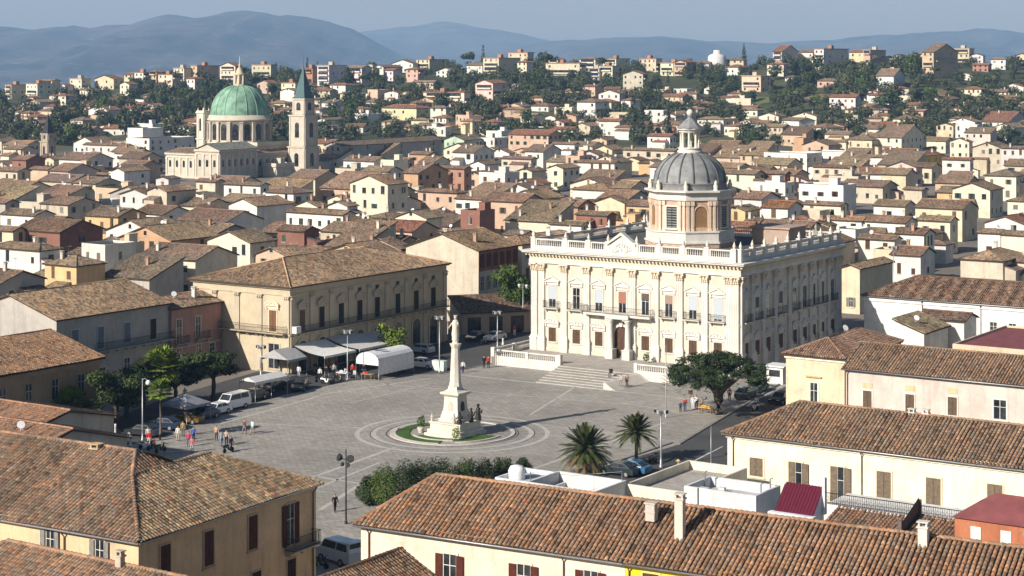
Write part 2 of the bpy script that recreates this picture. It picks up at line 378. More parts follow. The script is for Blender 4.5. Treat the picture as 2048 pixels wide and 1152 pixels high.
# sky and sun
w = D.worlds.new('World'); sc.world = w; w.use_nodes = True; nt = w.node_tree; bg = nt.nodes['Background']
sky = nt.nodes.new('ShaderNodeTexSky'); sky.sky_type = 'NISHITA'; sky.sun_disc = False
SUN = Vector((-.777, -.629, 0)).normalized(); EL = R(29)
sky.sun_elevation = EL; sky.sun_rotation = math.atan2(SUN.x, SUN.y); sky.altitude = 300; sky.air_density = 1.0; sky.dust_density = 1.2; sky.ozone_density = 1.6
nt.links.new(sky.outputs[0], bg.inputs[0]); bg.inputs[1].default_value = SKYS
sl = D.lights.new('sun', 'SUN'); sl.energy = SUNE; sl.angle = R(.5); sl.color = (1, .95, .87); so = D.objects.new('sun', sl); C.objects.link(so)
so.rotation_euler = (-(SUN*math.cos(EL)+Vector((0,0,math.sin(EL))))).to_track_quat('-Z', 'Y').to_euler(); so.location = (0, 0, 300)
sc.view_settings.exposure = EXPO
sc.cycles.max_bounces = 5; sc.cycles.diffuse_bounces = 2; sc.cycles.glossy_bounces = 2; sc.cycles.volume_bounces = 0; sc.cycles.use_denoising = True
sc.cycles.use_adaptive_sampling = True; sc.cycles.adaptive_threshold = .02
# ---------------------------------------------------------------- building kit: windows, roofs, houses
_pm = {}
def proto(key, fn):
    if key not in _pm: _pm[key] = fn()
    return _pm[key]
def arch(w, h, n=8):
    "outline of an arched opening, foot at z=0"
    r = w/2; return [(-r, 0), (r, 0)]+[(r*math.cos(PI*k/n), h-r+r*math.sin(PI*k/n)) for k in range(n+1)]
def frame_mesh(w, h, fw=.14, pr=.07):
    b = MB(); b.box(-w/2-fw, -w/2, -pr, .02, -fw*.8, h+fw); b.box(w/2, w/2+fw, -pr, .02, -fw*.8, h+fw); b.box(-w/2, w/2, -pr, .02, h, h+fw); b.box(-w/2-fw*1.6, w/2+fw*1.6, -pr-.07, .02, -fw*1.6, -fw*.8)
    return b
FACE = {'f': 0.0, 'r': PI/2, 'l': -PI/2, 'b': PI}
def place(o, face, W, Dp, x, z, off=0.0):
    "put a wall piece made facing -y on a face of a W x Dp building at x metres along that face"
    o.location = {'f': (x, -off, z), 'r': (W+off, x, z), 'l': (-off, Dp-x, z), 'b': (W-x, Dp+off, z)}[face]; o.rotation_euler = (0, 0, FACE[face]); return o
def window(parent, face, W, Dp, x, z, w=1.1, h=1.7, kind='open', fcol=(.6,.55,.47), scol=(.12,.06,.04), off=0.0, detail=2):
    """kind: glass, closed (shutters shut), open (shutters folded back), half"""
    if detail == 0:                                             # far away: one small mesh
        me = proto(('far', kind, round(w,1), round(h,1)), lambda: far_window(w, h, kind))
        return place(link('window', me, parent, scol), face, W, Dp, x, z, off)
    def mk():
        b = MB(); b.box(-w/2, w/2, -.012, .03, 0, h, 1)
        if kind != 'closed':
            for q in (-w/2, -.03, w/2-.06): b.box(q, q+.06, -.03, -.01, 0, h, 0)
            b.box(-w/2+.06, -.03, -.03, -.011, h*.62, h*.62+.05, 0); b.box(.03, w/2-.06, -.03, -.011, h*.62, h*.62+.05, 0)
        return b.mesh('window', [M['paint'], M['glass_dark']])
    o = place(link('window', proto(('win', w, h, kind), mk), parent, (.62,.60,.55)), face, W, Dp, x, z, off)
    if detail > 1 or fcol: link('frame', proto(('frame', w, h), lambda: frame_mesh(w, h).mesh('frame', [M['stone']])), o, fcol)
    sw = w/2-.015
    def sm():
        b = MB(); b.box(0, sw, -.05, -.015, .02, h-.02); b.box(0, .07, -.062, -.05, .02, h-.02); b.box(sw-.07, sw, -.062, -.05, .02, h-.02)
        for q in (.02, h*.5, h-.1): b.box(.07, sw-.07, -.06, -.05, q, q+.08)
        return b.mesh('shutter', [M['shutter']])
    if kind in ('closed', 'open', 'half'):
        me = proto(('shut', w, h), sm)
        for s in (-1, 1):
            q = link('shutter', me, o, scol)
            if kind == 'closed' or (kind == 'half' and s < 0): q.location = (-w/2 if s < 0 else .015, -.03, 0)
            else: q.location = (-w-.02 if s < 0 else w/2+.02, -.085, 0)
    return o
def far_window(w, h, kind):
    b = MB()
    b.box(-w/2, w/2, -.02, .03, 0, h, 0 if kind == 'closed' else 1)
    if kind == 'open': b.box(-w*.95, -w/2, -.07, .03, 0, h, 0); b.box(w/2, w*.95, -.07, .03, 0, h, 0)
    if kind == 'half': b.box(-w/2, 0, -.05, .03, 0, h, 0)
    b.box(-w/2-.1, w/2+.1, -.12, .03, -.12, 0, 2)
    return b.mesh('window', [M['shutter'], M['glass_dark'], M['kerbstone']])
def baluster(mb, x, y, z, h, r=.075, m=0):
    mb.lathe([(r*1.1, z), (r*1.1, z+h*.08), (r*.55, z+h*.14), (r*1.15, z+h*.34), (r*.5, z+h*.66), (r*.55, z+h*.84), (r*1.1, z+h*.9), (r*1.1, z+h)], 6, (x, y), m)
def railing(w, dep, h=1.0, slab=.14, bars=.13, brackets=True, m_slab='stone', belly=False):
    "projecting balcony: slab mesh and iron rail mesh (front at y=-dep)"
    a = MB(); a.box(-w/2, w/2, -dep, -.003, -slab, 0); a.box(-w/2-.06, w/2+.06, -dep-.06, -.003, -slab*.45, -slab*.1)
    if brackets:
        n = max(2, int(w/1.6)+1)
        for k in range(n):
            x = -w/2+.25+(w-.5)*k/(n-1); a.xprism([(x-.11, -slab), (x-.09, -slab-.34), (x+.09, -slab-.34), (x+.11, -slab)], -dep*.55, -.004)
    b = MB(); t = .022
    for z in (.08, h): b.box(-w/2, w/2, -dep+.02, -dep+.06, z-.02, z+.02); b.box(-w/2, -w/2+.04, -dep+.06, 0, z-.02, z+.02); b.box(w/2-.04, w/2, -dep+.06, 0, z-.02, z+.02)
    n = max(2, int(w/bars))
    for k in range(n+1):
        x = -w/2+.02+(w-.04)*k/n; b.box(x-t/2, x+t/2, -dep+.03, -dep+.03+t, 0, h)
    n = max(2, int(dep/bars))
    for s in (-w/2+.02, w/2-.02):
        for k in range(1, n): y = -dep+dep*k/n; b.box(s-t/2, s+t/2, y, y+t, 0, h)
    return a, b
def balcony(parent, face, W, Dp, x, z, w, dep=.8, h=1.0, scol=(.5,.47,.42), bars=.14, brackets=True):
    a, b = proto(('balc', w, dep, h, bars), lambda: tuple(q.mesh(n, [M[m]]) for q, n, m in zip(railing(w, dep, h, bars=bars, brackets=brackets), ('balcony', 'railing'), ('stone', 'iron'))))
    o = place(link('balcony', a, parent, scol), face, W, Dp, x, z); link('railing', b, o); return o
# ---- roofs -----------------------------------------------------------------------------------------------------------
def clip_v(poly, u):
    "v-range of a convex polygon at u"
    vs = []
    for (a, b), (c, d) in zip(poly, poly[1:]+poly[:1]):
        if min(a, c)-1e-9 <= u <= max(a, c)+1e-9:
            if abs(a-c) < 1e-9: vs += [b, d]
            else: vs.append(b+(d-b)*(u-a)/(c-a))
    return (min(vs), max(vs)) if vs else None
def slope(mb, pts, mode='flat', pitch=.30, m=0, amp=.055, seed=1):
    """one roof plane; pts in order starting with the two eave corners. mode flat | corr (corrugated rows of tiles) | tiles (every tile)"""
    pts = [Vector(p) for p in pts]; e = (pts[1]-pts[0]).normalized(); n = (pts[1]-pts[0]).cross(pts[2]-pts[1]).normalized()
    if n.z < 0: n = -n
    s = n.cross(e)
    if s.z < 0: s = -s
    o = pts[0]; q = [((p-o).dot(e), (p-o).dot(s)) for p in pts]; off = random.Random(seed).random()*50//1*.3
    if mode == 'flat':
        mb.face(pts, m, [(a+off, b) for a, b in q]); return
    u0 = min(a for a, b in q); u1 = max(a for a, b in q)
    if mode == 'corr':
        k = max(2, int((u1-u0)/(pitch/2))); prev = None
        for i in range(k+1):
            u = u0+(u1-u0)*i/k; r = clip_v(q, u)
            if not r: continue
            h = amp*(1 if i % 2 else -.6); a = o+e*u+s*r[0]+n*h; b = o+e*u+s*r[1]+n*h; cur = (a, b, (u+off, r[0]), (u+off, r[1]))
            if prev: mb.face((prev[0], a, b, prev[1]), m, (prev[2], cur[2], cur[3], prev[3]), smooth=False)
            prev = cur
        return
    # every barrel tile: under-layer plus overlapping tapered covers
    rd = random.Random(seed); mb.face([p-n*.075 for p in pts], m+1, q); ph = rd.uniform(0, 6)
    k = max(1, round((u1-u0)/pitch)); pt = (u1-u0)/k; L = .40
    for i in range(k):
        uc = u0+pt*(i+.5); r = clip_v(q, uc)
        if not r or r[1]-r[0] < .15: continue
        v = r[0]-.10-rd.random()*.05; wob = rd.uniform(-.02, .02); crn = rd.uniform(.3, .7)
        while v < r[1]-.08:
            ll = min(L+.05, r[1]-v+.05); r0 = pt*.385*rd.uniform(.92, 1.08); r1 = r0*.84; uu = uc+wob+rd.uniform(-.012, .012); un = .032*math.sin(uc*.8+ph)+.026*math.sin(v*1.1+uc*.45+ph*2); z0 = .03+un+rd.uniform(-.006, .012); z1 = .007+un
            du = rd.uniform(-.012, .012); A = []; B = []
            for t in range(5):
                an = PI*t/4; c_, s_ = math.cos(an), math.sin(an)
                A.append(o+e*(uu-r0*c_)+s*v+n*(z0+r0*1.05*s_)); B.append(o+e*(uu+du-r1*c_)+s*(v+ll)+n*(z1+r1*1.05*s_))
            rn = min(1, max(0, crn+rd.gauss(0, .2))); i0 = len(mb.v); mb.v += [tuple(p) for p in A+B]
            for t in range(4): mb.f.append((i0+t, i0+t+1, i0+6+t, i0+5+t)); mb.m.append(m); mb.uv.append([(uu, v)]*4); mb.r.append(rn); mb.sm.append(True)
            mb.f.append((i0+4, i0+3, i0+2, i0+1, i0)); mb.m.append(m+1); mb.uv.append([(uu, v)]*5); mb.r.append(rn); mb.sm.append(False)
            v += L*rd.uniform(.97, 1.03)
def ridge(mb, a, b, r=.16, m=0, tiles=True, seed=3, mode='tiles'):
    a = Vector(a); b = Vector(b); L = (b-a).length; rd = random.Random(seed); d = (b-a)/L
    if mode != 'tiles':
        mb.tube([a, b], r*.8, 6, m); return
    k = max(1, round(L/.42)); sd = d.cross(Vector((0,0,1))).normalized(); up = sd.cross(d)
    for i in range(k):
        p = a+d*(L*i/k-.03); q = a+d*(L*(i+1)/k+.03); rn = .3+.6*rd.random(); r0 = r*rd.uniform(1.0, 1.12); r1 = r*.86; A = []; B = []
        for t in range(6):
            an = PI*t/5; A.append(p+sd*(-r0*math.cos(an))+up*(r0*math.sin(an)+.03)); B.append(q+sd*(-r1*math.cos(an))+up*(r1*math.sin(an)))
        i0 = len(mb.v); mb.v += [tuple(x) for x in A+B]
        for t in range(5): mb.f.append((i0+t, i0+t+1, i0+7+t, i0+6+t)); mb.m.append(m); mb.uv.append([(i*.4, 0)]*4); mb.r.append(rn); mb.sm.append(True)
def roof_planes(w, d, z, form, tp, ov=.35, orr=None, hipl=True, hipr=True):
    """planes (eave corners first), ridge lines and gable triangles of a roof over a w x d box whose walls end at z"""
    x0, x1, y0, y1 = -ov, w+ov, -ov, d+ov; ze = z-ov*tp; gab = []
    if form == 'u':
        zr = z+d/2*tp; yc = d/2
        pl = [((x0,y0,ze), (x1,y0,ze), (x1,yc,zr), (x0,yc,zr)), ((x1,y1,ze), (x0,y1,ze), (x0,yc,zr), (x1,yc,zr))]; rl = [((x0,yc,zr), (x1,yc,zr))]
        gab = [((0,0,z), (0,d,z), (0,yc,zr-.02)), ((w,d,z), (w,0,z), (w,yc,zr-.02))]
    elif form == 'v':
        zr = z+w/2*tp; xc = w/2
        pl = [((x1,y0,ze), (x1,y1,ze), (xc,y1,zr), (xc,y0,zr)), ((x0,y1,ze), (x0,y0,ze), (xc,y0,zr), (xc,y1,zr))]; rl = [((xc,y0,zr), (xc,y1,zr))]
        gab = [((0,0,z), (w,0,z), (xc,0,zr-.02)), ((w,d,z), (0,d,z), (xc,d,zr-.02))]
    elif form == 'm':                                             # single slope falling to the front
        zr = z+d*tp
        pl = [((x0,y0,ze), (x1,y0,ze), (x1,y1,zr+ov*tp), (x0,y1,zr+ov*tp))]; rl = []
        gab = [((0,0,z), (0,d,z), (0,d,zr)), ((w,d,z), (w,0,z), (w,d,zr)), ((w,d,z), (0,d,z), (0,d,zr), (w,d,zr))]
        gab[2] = ((w,d,z), (w,d,zr), (0,d,zr), (0,d,z))
    elif form == 'r':                                             # single slope falling to the right
        zr = z+w*tp
        pl = [((x1,y0,ze), (x1,y1,ze), (x0,y1,zr+ov*tp), (x0,y0,zr+ov*tp))]; rl = []
        gab = [((0,0,z), (w,0,z), (0,0,zr)), ((w,d,z), (0,d,z), (0,d,zr)), ((0,d,z), (0,0,z), (0,0,zr), (0,d,zr))]
    elif form == 'h':
        if w >= d:
            zr = z+d/2*tp; yc = d/2; a = d/2 if hipl else -ov; b = w-d/2 if hipr else w+ov
            pl = [((x0,y0,ze), (x1,y0,ze), (b,yc,zr), (a,yc,zr)), ((x1,y1,ze), (x0,y1,ze), (a,yc,zr), (b,yc,zr))]; rl = [((a,yc,zr), (b,yc,zr))]
            if hipl: pl.append(((x0,y1,ze), (x0,y0,ze), (a,yc,zr))); rl += [((x0,y0,ze), (a,yc,zr)), ((x0,y1,ze), (a,yc,zr))]
            else: gab.append(((0,0,z), (0,d,z), (0,yc,zr-.02)))
            if hipr: pl.append(((x1,y0,ze), (x1,y1,ze), (b,yc,zr))); rl += [((x1,y0,ze), (b,yc,zr)), ((x1,y1,ze), (b,yc,zr))]
            else: gab.append(((w,d,z), (w,0,z), (w,yc,zr-.02)))
        else:
            zr = z+w/2*tp; xc = w/2; a = w/2; b = d-w/2
            pl = [((x0,y0,ze), (x1,y0,ze), (xc,a,zr)), ((x1,y0,ze), (x1,y1,ze), (xc,b,zr), (xc,a,zr)), ((x0,y1,ze), (x0,y0,ze), (xc,a,zr), (xc,b,zr)), ((x1,y1,ze), (x0,y1,ze), (xc,b,zr))]
            rl = [((xc,a,zr), (xc,b,zr)), ((x0,y0,ze), (xc,a,zr)), ((x1,y0,ze), (xc,a,zr)), ((x0,y1,ze), (xc,b,zr)), ((x1,y1,ze), (xc,b,zr))]
    return pl, rl, gab
def make_roof(parent, w, d, z, form, tp, mode, rcol, ov=.35, seed=1, alt=None, skip=(), pitch=.30, rr=.15, hipl=True, hipr=True):
    pl, rl, gab = roof_planes(w, d, z, form, tp, ov, hipl=hipl, hipr=hipr)
    b = MB(); mats = [M['barrel_tiles'], M['under_tiles']] if mode == 'tiles' else [M['roof_tiles'], M['under_tiles']]
    for i, p in enumerate(pl):
        if i in skip: slope(b, p, 'flat', m=0, seed=seed+i)
        else: slope(b, p, mode, pitch, 0, seed=seed*7+i)
        dn = Vector((0,0,-.13)); q = [Vector(x)-Vector((0,0,.075)) for x in p]
        b.face([x+dn for x in reversed(q)], 1)
        for a, c in zip(q, q[1:]+q[:1]): b.face((a+dn, c+dn, c, a), 1)
    for a, c in rl: ridge(b, a, c, rr, 0, mode=mode)
    o = b.build('roof', mats, parent, rcol)
    return o, gab
simple('under_tiles', (.075,.052,.038), .9, .3, 3)  # dark tone puts the shadow of the tile channels into the colour
simple('terracotta', 'obj', .85, .25, 4)
def chimney_mesh():
    b = MB(); b.box(-.3, .3, -.22, .22, -1.0, .9); b.box(-.38, .38, -.3, .3, .9, 1.0)
    for s in (-.2, .2): b.box(s-.07, s+.07, -.2, .2, 1.0, 1.2)
    b.box(-.4, .4, -.32, .32, 1.2, 1.28); return b.mesh('chimney', [M['plaster']])
def dish_mesh():
    b = MB(); b.lathe([(.02, 0), (.2, .03), (.33, .09), (.40, .16)], 12); b2 = MB(); b2.add(b, Matrix.Translation((0,-.1,.6)) @ Matrix.Rotation(R(60), 4, 'X')); b2.tube([(0,0,-.3), (0,0,.6)], .03, 5); return b2.mesh('satellite_dish', [M['paint']])
def antenna_mesh():
    b = MB(); b.tube([(0,0,-.5), (0,0,2.2)], .025, 4); b.tube([(-.5,0,2.1), (.5,0,2.1)], .02, 4)
    for k in range(5): b.tube([(-.4+k*.2, -.3, 2.1), (-.4+k*.2, .3, 2.1)], .012, 3)
    return b.mesh('antenna', [M['galv']])
WALLC = {'white': (.68,.655,.60), 'cream': (.62,.53,.37), 'pale cream': (.70,.63,.48), 'grey': (.42,.39,.35), 'beige': (.56,.48,.37), 'ochre': (.62,.42,.22), 'orange': (.50,.31,.19), 'red brown': (.24,.115,.085),
         'pink': (.50,.30,.25), 'pale pink': (.66,.52,.46), 'yellow': (.72,.52,.12), 'tan': (.55,.42,.29), 'terracotta': (.40,.22,.15), 'green': (.42,.52,.40), 'stone': (.52,.46,.36), 'pale grey': (.60,.58,.55), 'salmon': (.57,.40,.29)}
ROOFC = {'brown': (.225,.170,.122), 'tan': (.30,.228,.155), 'dark brown': (.150,.105,.076), 'red': (.25,.125,.080), 'grey brown': (.195,.160,.125), 'orange': (.27,.14,.075)}
SHUTC = [(.10,.05,.03), (.16,.10,.06), (.05,.06,.05), (.20,.17,.13), (.06,.10,.07), (.25,.24,.22)]
HOUSES = []
def house(L, Cx, Rx, ye, z, form='u', wall='cream', roof='brown', tp=.34, seed=None, rot=None, dmax=40, label=None, win=True, chim=None, zg=0.0, storeys=None, extra=None, dep=None, detail=None, mode=None, ground=None, cat='house', name=None, rows=None):
    "a house from three eave columns (left, near corner, right) and the eave row at the near corner"
    seed = seed if seed is not None else int(Cx*7+ye*13); rd = random.Random(seed); rot = rot if rot is not None else (0.0 if label else rd.uniform(-3, 3))
    ax = (Matrix.Rotation(R(rot), 3, 'Z') @ U); ay = Vector((-ax.y, ax.x, 0)); c = P(Cx, ye, z)
    if form == 'f': c = P(Cx, ye, z)
    w = max(3.0, -along(c, ax, L)); dd = dep or max(4.0, min(dmax, along(c, ay, Rx) if Rx > Cx+2 else 9)); d = dd
    o = c-ax*w; zg = min(zg, terr(c.x, c.y)) if ground is None else ground; h = z-zg
    return house_at(o, w, d, h, zg, form, wall, roof, tp, rd, seed, math.atan2(ax.y, ax.x), label, win, chim, storeys, detail, mode, extra, cat, name, rows, annex=not label)
def house_at(o, w, d, h, zg, form, wall, roof, tp, rd, seed, rz, label=None, win=True, chim=None, storeys=None, detail=None, mode=None, extra=None, cat='house', name=None, rows=None, annex=True):
    Y = o.y; dist = Y
    if detail is None: detail = 2 if dist < 330 else 0
    if mode is None: mode = 'corr' if dist < 520 else 'flat'
    wc = WALLC[wall] if isinstance(wall, str) else wall; rc = ROOFC[roof] if isinstance(roof, str) else roof
    j = rd.uniform(.92, 1.06); wc = tuple(min(.8, x*j) for x in wc); rc = tuple(x*rd.uniform(.92, 1.08)*j for x in rc)
    t = thing(name or 'house', None, cat, (o.x, o.y, zg), rz)
    b = MB(); base = -3.0 if zg > 1 or Y > 850 else -.2
    if form == 'f':
        ph = .5; b.prism([(0,0), (w,0), (w,d), (0,d)], base, h+ph, 0, top=False); q = .22
        b.face(((q,q,h), (w-q,q,h), (w-q,d-q,h), (q,d-q,h)), 1)
        for (a, c_), (e, f_) in zip([(0,0), (w,0), (w,d), (0,d)], [(w,0), (w,d), (0,d), (0,0)]):
            ia, ic = min(max(a,q),w-q), min(max(c_,q),d-q); ie, jf = min(max(e,q),w-q), min(max(f_,q),d-q)
            b.face(((a,c_,h+ph), (e,f_,h+ph), (ie,jf,h+ph), (ia,ic,h+ph)), 0); b.face(((ia,ic,h+ph), (ie,jf,h+ph), (ie,jf,h), (ia,ic,h)), 0)
        b.build('wall', [M['plaster'], M['deck']], t, wc)
        if rd.random() < .5: 
            k = MB(); kx = rd.uniform(.3, .6)*w; k.box(kx, min(w-.5, kx+2.6), d*.45, min(d-.5, d*.45+2.4), h, h+2.1); k.box(kx-.12, min(w-.4, kx+2.72), d*.45-.12, min(d-.4, d*.45+2.52), h+2.1, h+2.25); k.build('stair_head', M['plaster'], t, wc)
    else:
        ro, gab = make_roof(t, w, d, h, form, tp, mode, rc, seed=seed, ov=.35 if dist < 500 else .45)
        b.prism([(0,0), (w,0), (w,d), (0,d)], base, h, 0, top=False)
        for gq in gab: b.face(gq)
        b.build('wall', M['plaster'], t, wc)

        nc = chim if chim is not None else (1 if rd.random() < .6 else 0)+(1 if rd.random() < .25 else 0)
        for k in range(nc):
            x, y = rd.uniform(.15, .85)*w, rd.uniform(.2, .8)*d
            zz = {'u': h+min(y, d-y)*tp, 'v': h+min(x, w-x)*tp, 'h': h+min(x, w-x, y, d-y)*tp, 'm': h+y*tp, 'r': h+(w-x)*tp}[form]
            cm = link('chimney', proto('chim', chimney_mesh), ro, rd.choice([(.55,.50,.42), (.40,.25,.17), (.60,.56,.5)]), (x, y, zz+.2))
        if dist < 800 and rd.random() < .55:
            x, y = rd.uniform(.2, .8)*w, rd.uniform(.3, .7)*d; zz = {'u': h+min(y, d-y)*tp, 'v': h+min(x, w-x)*tp, 'h': h+min(x, w-x, y, d-y)*tp, 'm': h+y*tp, 'r': h+(w-x)*tp}[form]
            if rd.random() < .5: link('satellite_dish', proto('dish', dish_mesh), ro, (.7,.7,.7), (x, y, zz), rd.uniform(-.6, .6)-ROT)
            else: link('antenna', proto('ant', antenna_mesh), ro, (.7,.7,.7), (x, y, zz), rd.uniform(0, 3))
    if win:
        st = storeys or max(1, int((h+.3)/3.2)); stp = h/st; fk = rd.choice(['glass', 'closed', 'open', 'half', 'closed']); scl = rd.choice(SHUTC); wh = 1.5 if detail == 0 else 1.6
        vis_lo = st-2 if st > 2 else 0
        for face, ln in (('f', w), ('r', d)):
            if face == 'r' and rd.random() < .25: continue
            if face == 'f' and rd.random() < .12: continue
            n = max(1, min(6, int(ln/rd.choice([2.8, 3.4, 4.2]))))
            for s in range(vis_lo, st):
                for k in range(n):
                    if rd.random() < .18: continue
                    kd = fk if rd.random() < .6 else rd.choice(['glass', 'closed', 'open'])
                    ww = rd.choice([.8, 1.0, 1.0, 1.3]); window(t, face, w, d, ln*(k+.5)/n+rd.uniform(-.3, .3), s*stp+stp*.3, ww, rd.choice([1.2, wh, wh, 2.1 if stp > 2.8 else wh]), kd, (.6,.56,.48), scl, detail=detail)
        if form == 'v' and rd.random() < .4: window(t, 'f', w, d, w*.5, h+w*tp*.12, .8, .9, 'glass', None, scl, detail=0)
    if annex and form != 'f' and h > 4 and rd.random() < .55:
        f = rd.choice(['f', 'r', 'f']); ln = w if f == 'f' else d; aw = ln*rd.uniform(.3, .6); ad = rd.uniform(2.0, 3.4); ah = h*rd.uniform(.45, .75); x0 = rd.uniform(.05, .95)*(ln-aw); b = MB(); b.box(0, aw, -ad, -.01, base, ah); b.face(((0,-ad,ah), (0,-.01,ah), (0,-.01,ah+ad*.28))); b.face(((aw,-.01,ah), (aw,-ad,ah), (aw,-.01,ah+ad*.28)))
        an = place(b.build('annex', M['plaster'], t, tuple(x*rd.uniform(.85, 1.0) for x in wc)), f, w, d, x0, 0); b = MB(); slope(b, ((-.2,-ad-.25,ah-.05), (aw+.2,-ad-.25,ah-.05), (aw+.2,-.02,ah+ad*.28+.02), (-.2,-.02,ah+ad*.28+.02)), 'flat' if mode == 'flat' else 'corr', seed=seed); b.face(((-.2,-ad-.25,ah-.17), (aw+.2,-ad-.25,ah-.17), (aw+.2,-ad-.25,ah-.04), (-.2,-ad-.25,ah-.04))); b.build('roof', M['roof_tiles'], an, tuple(x*rd.uniform(.8, 1.2) for x in rc))
    if extra: extra(t, w, d, h)
    HOUSES.append(dict(t=t, w=w, d=d, h=h, form=form, wall=wall, roof=roof, label=label, o=o, rz=rz, cat=cat))
    if label: t['label'] = label
    return t

def zat(o, ax, px, py):
    p = o+ax*along(o, ax, px); return H-(py-YH)*p.y/F
def winpx(t, o, ax, face, W, Dp, px, y0, y1, w=1.1, kind='closed', fcol=(.6,.55,.47), scol=(.12,.05,.035), **k):
    "window between two rows of the photograph"
    z1, z0 = zat(o, ax, px, y0), zat(o, ax, px, y1); return window(t, face, W, Dp, along(o, ax, px), z0, w, round(z1-z0, 1), kind, fcol, scol, **k)
# ---------------------------------------------------------------- domed white palace on the square
PC = P(1480, 740, 1.1); ZP = 1.1; PW = 34.0; PD = 33.8
PO = PC-U*PW                                                    # front left corner
pal = thing('palace', 'white domed baroque palace with balustraded roof beside the paved square', 'palace', (PO.x, PO.y, ZP), ROT)
WS = (.62,.595,.54); WT = (.70,.58,.40)
def fx(px): return PW+along(PC, U, px)                           # column of the photograph -> metres along the front
def rx(px): return along(PC, V, px)
HC = 13.0                                                       # underside of the entablature above the terrace
b = MB(); b.prism([(0,0), (PW,0), (PW,PD), (0,PD)], -1.2, HC+1.3, 0, top=False); b.build('wall', M['stone'], pal, (.58,.525,.43))
def course(name, z0, z1, out, col=WS, extra=None):
    b = MB(); b.prism([(-out,-out), (PW+out,-out), (PW+out,PD+out), (-out,PD+out)], z0, z1, 0, bottom=True)
    if extra: extra(b)
    return b.build(name, M['stone'], pal, col)
def dent(b):
    n = 62
    for k in range(n): x = -.5+(PW+1)*k/(n-1); b.box(x-.14, x+.14, -.66, -.40, HC+.86, HC+1.1); 
    for k in range(n): y = -.5+(PD+1)*k/(n-1); b.box(PW+.40, PW+.66, y-.14, y+.14, HC+.86, HC+1.1)
course('architrave', HC-.25, HC+.28, .26); course('frieze', HC+.28, HC+.86, .20, (.60,.53,.40), dent)
b = MB(); 
for z0, z1, o_ in ((HC+1.1, HC+1.28, .75), (HC+1.28, HC+1.5, 1.05), (HC+1.5, HC+1.62, 1.2)): b.prism([(-o_,-o_), (PW+o_,-o_), (PW+o_,PD+o_), (-o_,PD+o_)], z0, z1, 0, bottom=True)
b.build('cornice', M['stone'], pal, WS)
course('plinth', -1.2, .55, .10, (.56,.50,.40)); course('string_course', 5.95, 6.15, .06, (.58,.52,.41))
ZD = HC+1.62
b = MB(); b.box(.2, PW-.2, .2, PD-.2, ZD, ZD+.25); b.build('roof', M['deck'], pal)
# pilasters with pedestal and leafy capital
def pil_mesh(w):
    b = MB(); b.box(-w/2-.14, w/2+.14, -.42, 0, -.3, 1.75); b.box(-w/2-.2, w/2+.2, -.48, 0, 1.75, 1.95); b.box(-w/2-.08, w/2+.08, -.36, 0, 1.95, 2.2)
    b.box(-w/2, w/2, -.24, 0, 2.2, HC-1.55)
    for k in range(4): x = -w/2+.1+(w-.2)*k/3; b.box(x-.045, x+.045, -.275, -.24, 2.4, HC-1.7)
    return b.mesh('pilaster', [M['stone']])
def cap_mesh(w):
    b = MB(); rd = random.Random(4); b.box(-w/2-.02, w/2+.02, -.28, 0, HC-1.55, HC-1.42); b.box(-w/2, w/2, -.25, 0, HC-1.42, HC-.45); b.box(-w/2-.26, w/2+.26, -.56, 0, HC-.45, HC-.27)
    for row, (z, o_) in enumerate(((HC-1.38, .30), (HC-1.0, .40))):
        n = 4-row
        for k in range(n): x = -w/2+.08+(w-.16)*k/max(1, n-1); b.ball((x, -.22-o_*.2, z+.2), .17, .16, .24, 6, 4); b.ball((x, -.30-o_*.25, z+.38), .13, .12, .09, 6, 4)
    for s in (-1, 1): b.ball((s*(w/2+.08), -.42, HC-.6), .2, .16, .17, 8, 5); b.ball((s*(w/2+.12), -.15, HC-.6), .14, .14, .15, 6, 4)
    return b.mesh('capital', [M['stone']])
PX = [1069, 1084, 1129, 1174, 1220, 1266, 1312, 1360, 1410, 1458, 1472]
for k, px in enumerate(PX):
    x = min(max(fx(px), .62), PW-.62); o = place(link('pilaster', proto('pil', lambda: pil_mesh(1.05)), pal, WS), 'f', PW, PD, x, 0); link('capital', proto('cap', lambda: cap_mesh(1.05)), o, (.64,.55,.42))
for px in [1483, 1504, 1526, 1549, 1578, 1600, 1620, 1638, 1656, 1672, 1678]:
    x = min(max(rx(px), .62), PD-.62); o = place(link('pilaster', proto('pil', None), pal, WS), 'r', PW, PD, x, 0); link('capital', proto('cap', None), o, (.64,.55,.42))
# windows: tall upper ones under pediments, square lower ones under shell hoods
def ped_mesh(w, curved=False):
    b = MB(); z = 0
    b.box(-w*.62, w*.62, -.16, 0, 0, .16); b.box(-w*.80, w*.80, -.34, 0, .42, .56); b.box(-w*.6, w*.6, -.14, 0, .16, .42)
    for s in (-1, 1): b.box(s*w*.7-.1, s*w*.7+.1, -.28, 0, 0, .42)
    if curved:
        pts = [(w*.82*math.cos(PI*k/10), .56+w*.36*math.sin(PI*k/10)) for k in range(11)]; b.xprism(pts, -.3, 0)
        b.xprism([(p[0]*1.05, .5+(p[1]-.5)*1.10) for p in pts][:11]+[(p[0]*.88, .56+(p[1]-.56)*.84) for p in pts[::-1]], -.4, -.31)
        for q in (-.3, 0, .3): b.ball((q*w, -.32, .72+(.12 if q == 0 else 0)), .13, .1, .15, 6, 4)
    else:
        b.xprism([(-w*.82, .56), (w*.82, .56), (0, .56+w*.40)], -.24, 0)
        for s in (-1, 1): b.xprism([(s*w*.88, .56), (s*w*.88, .68), (0, .70+w*.42), (0, .56+w*.38)][::s], -.38, 0)
    return b.mesh('pediment', [M['stone']])
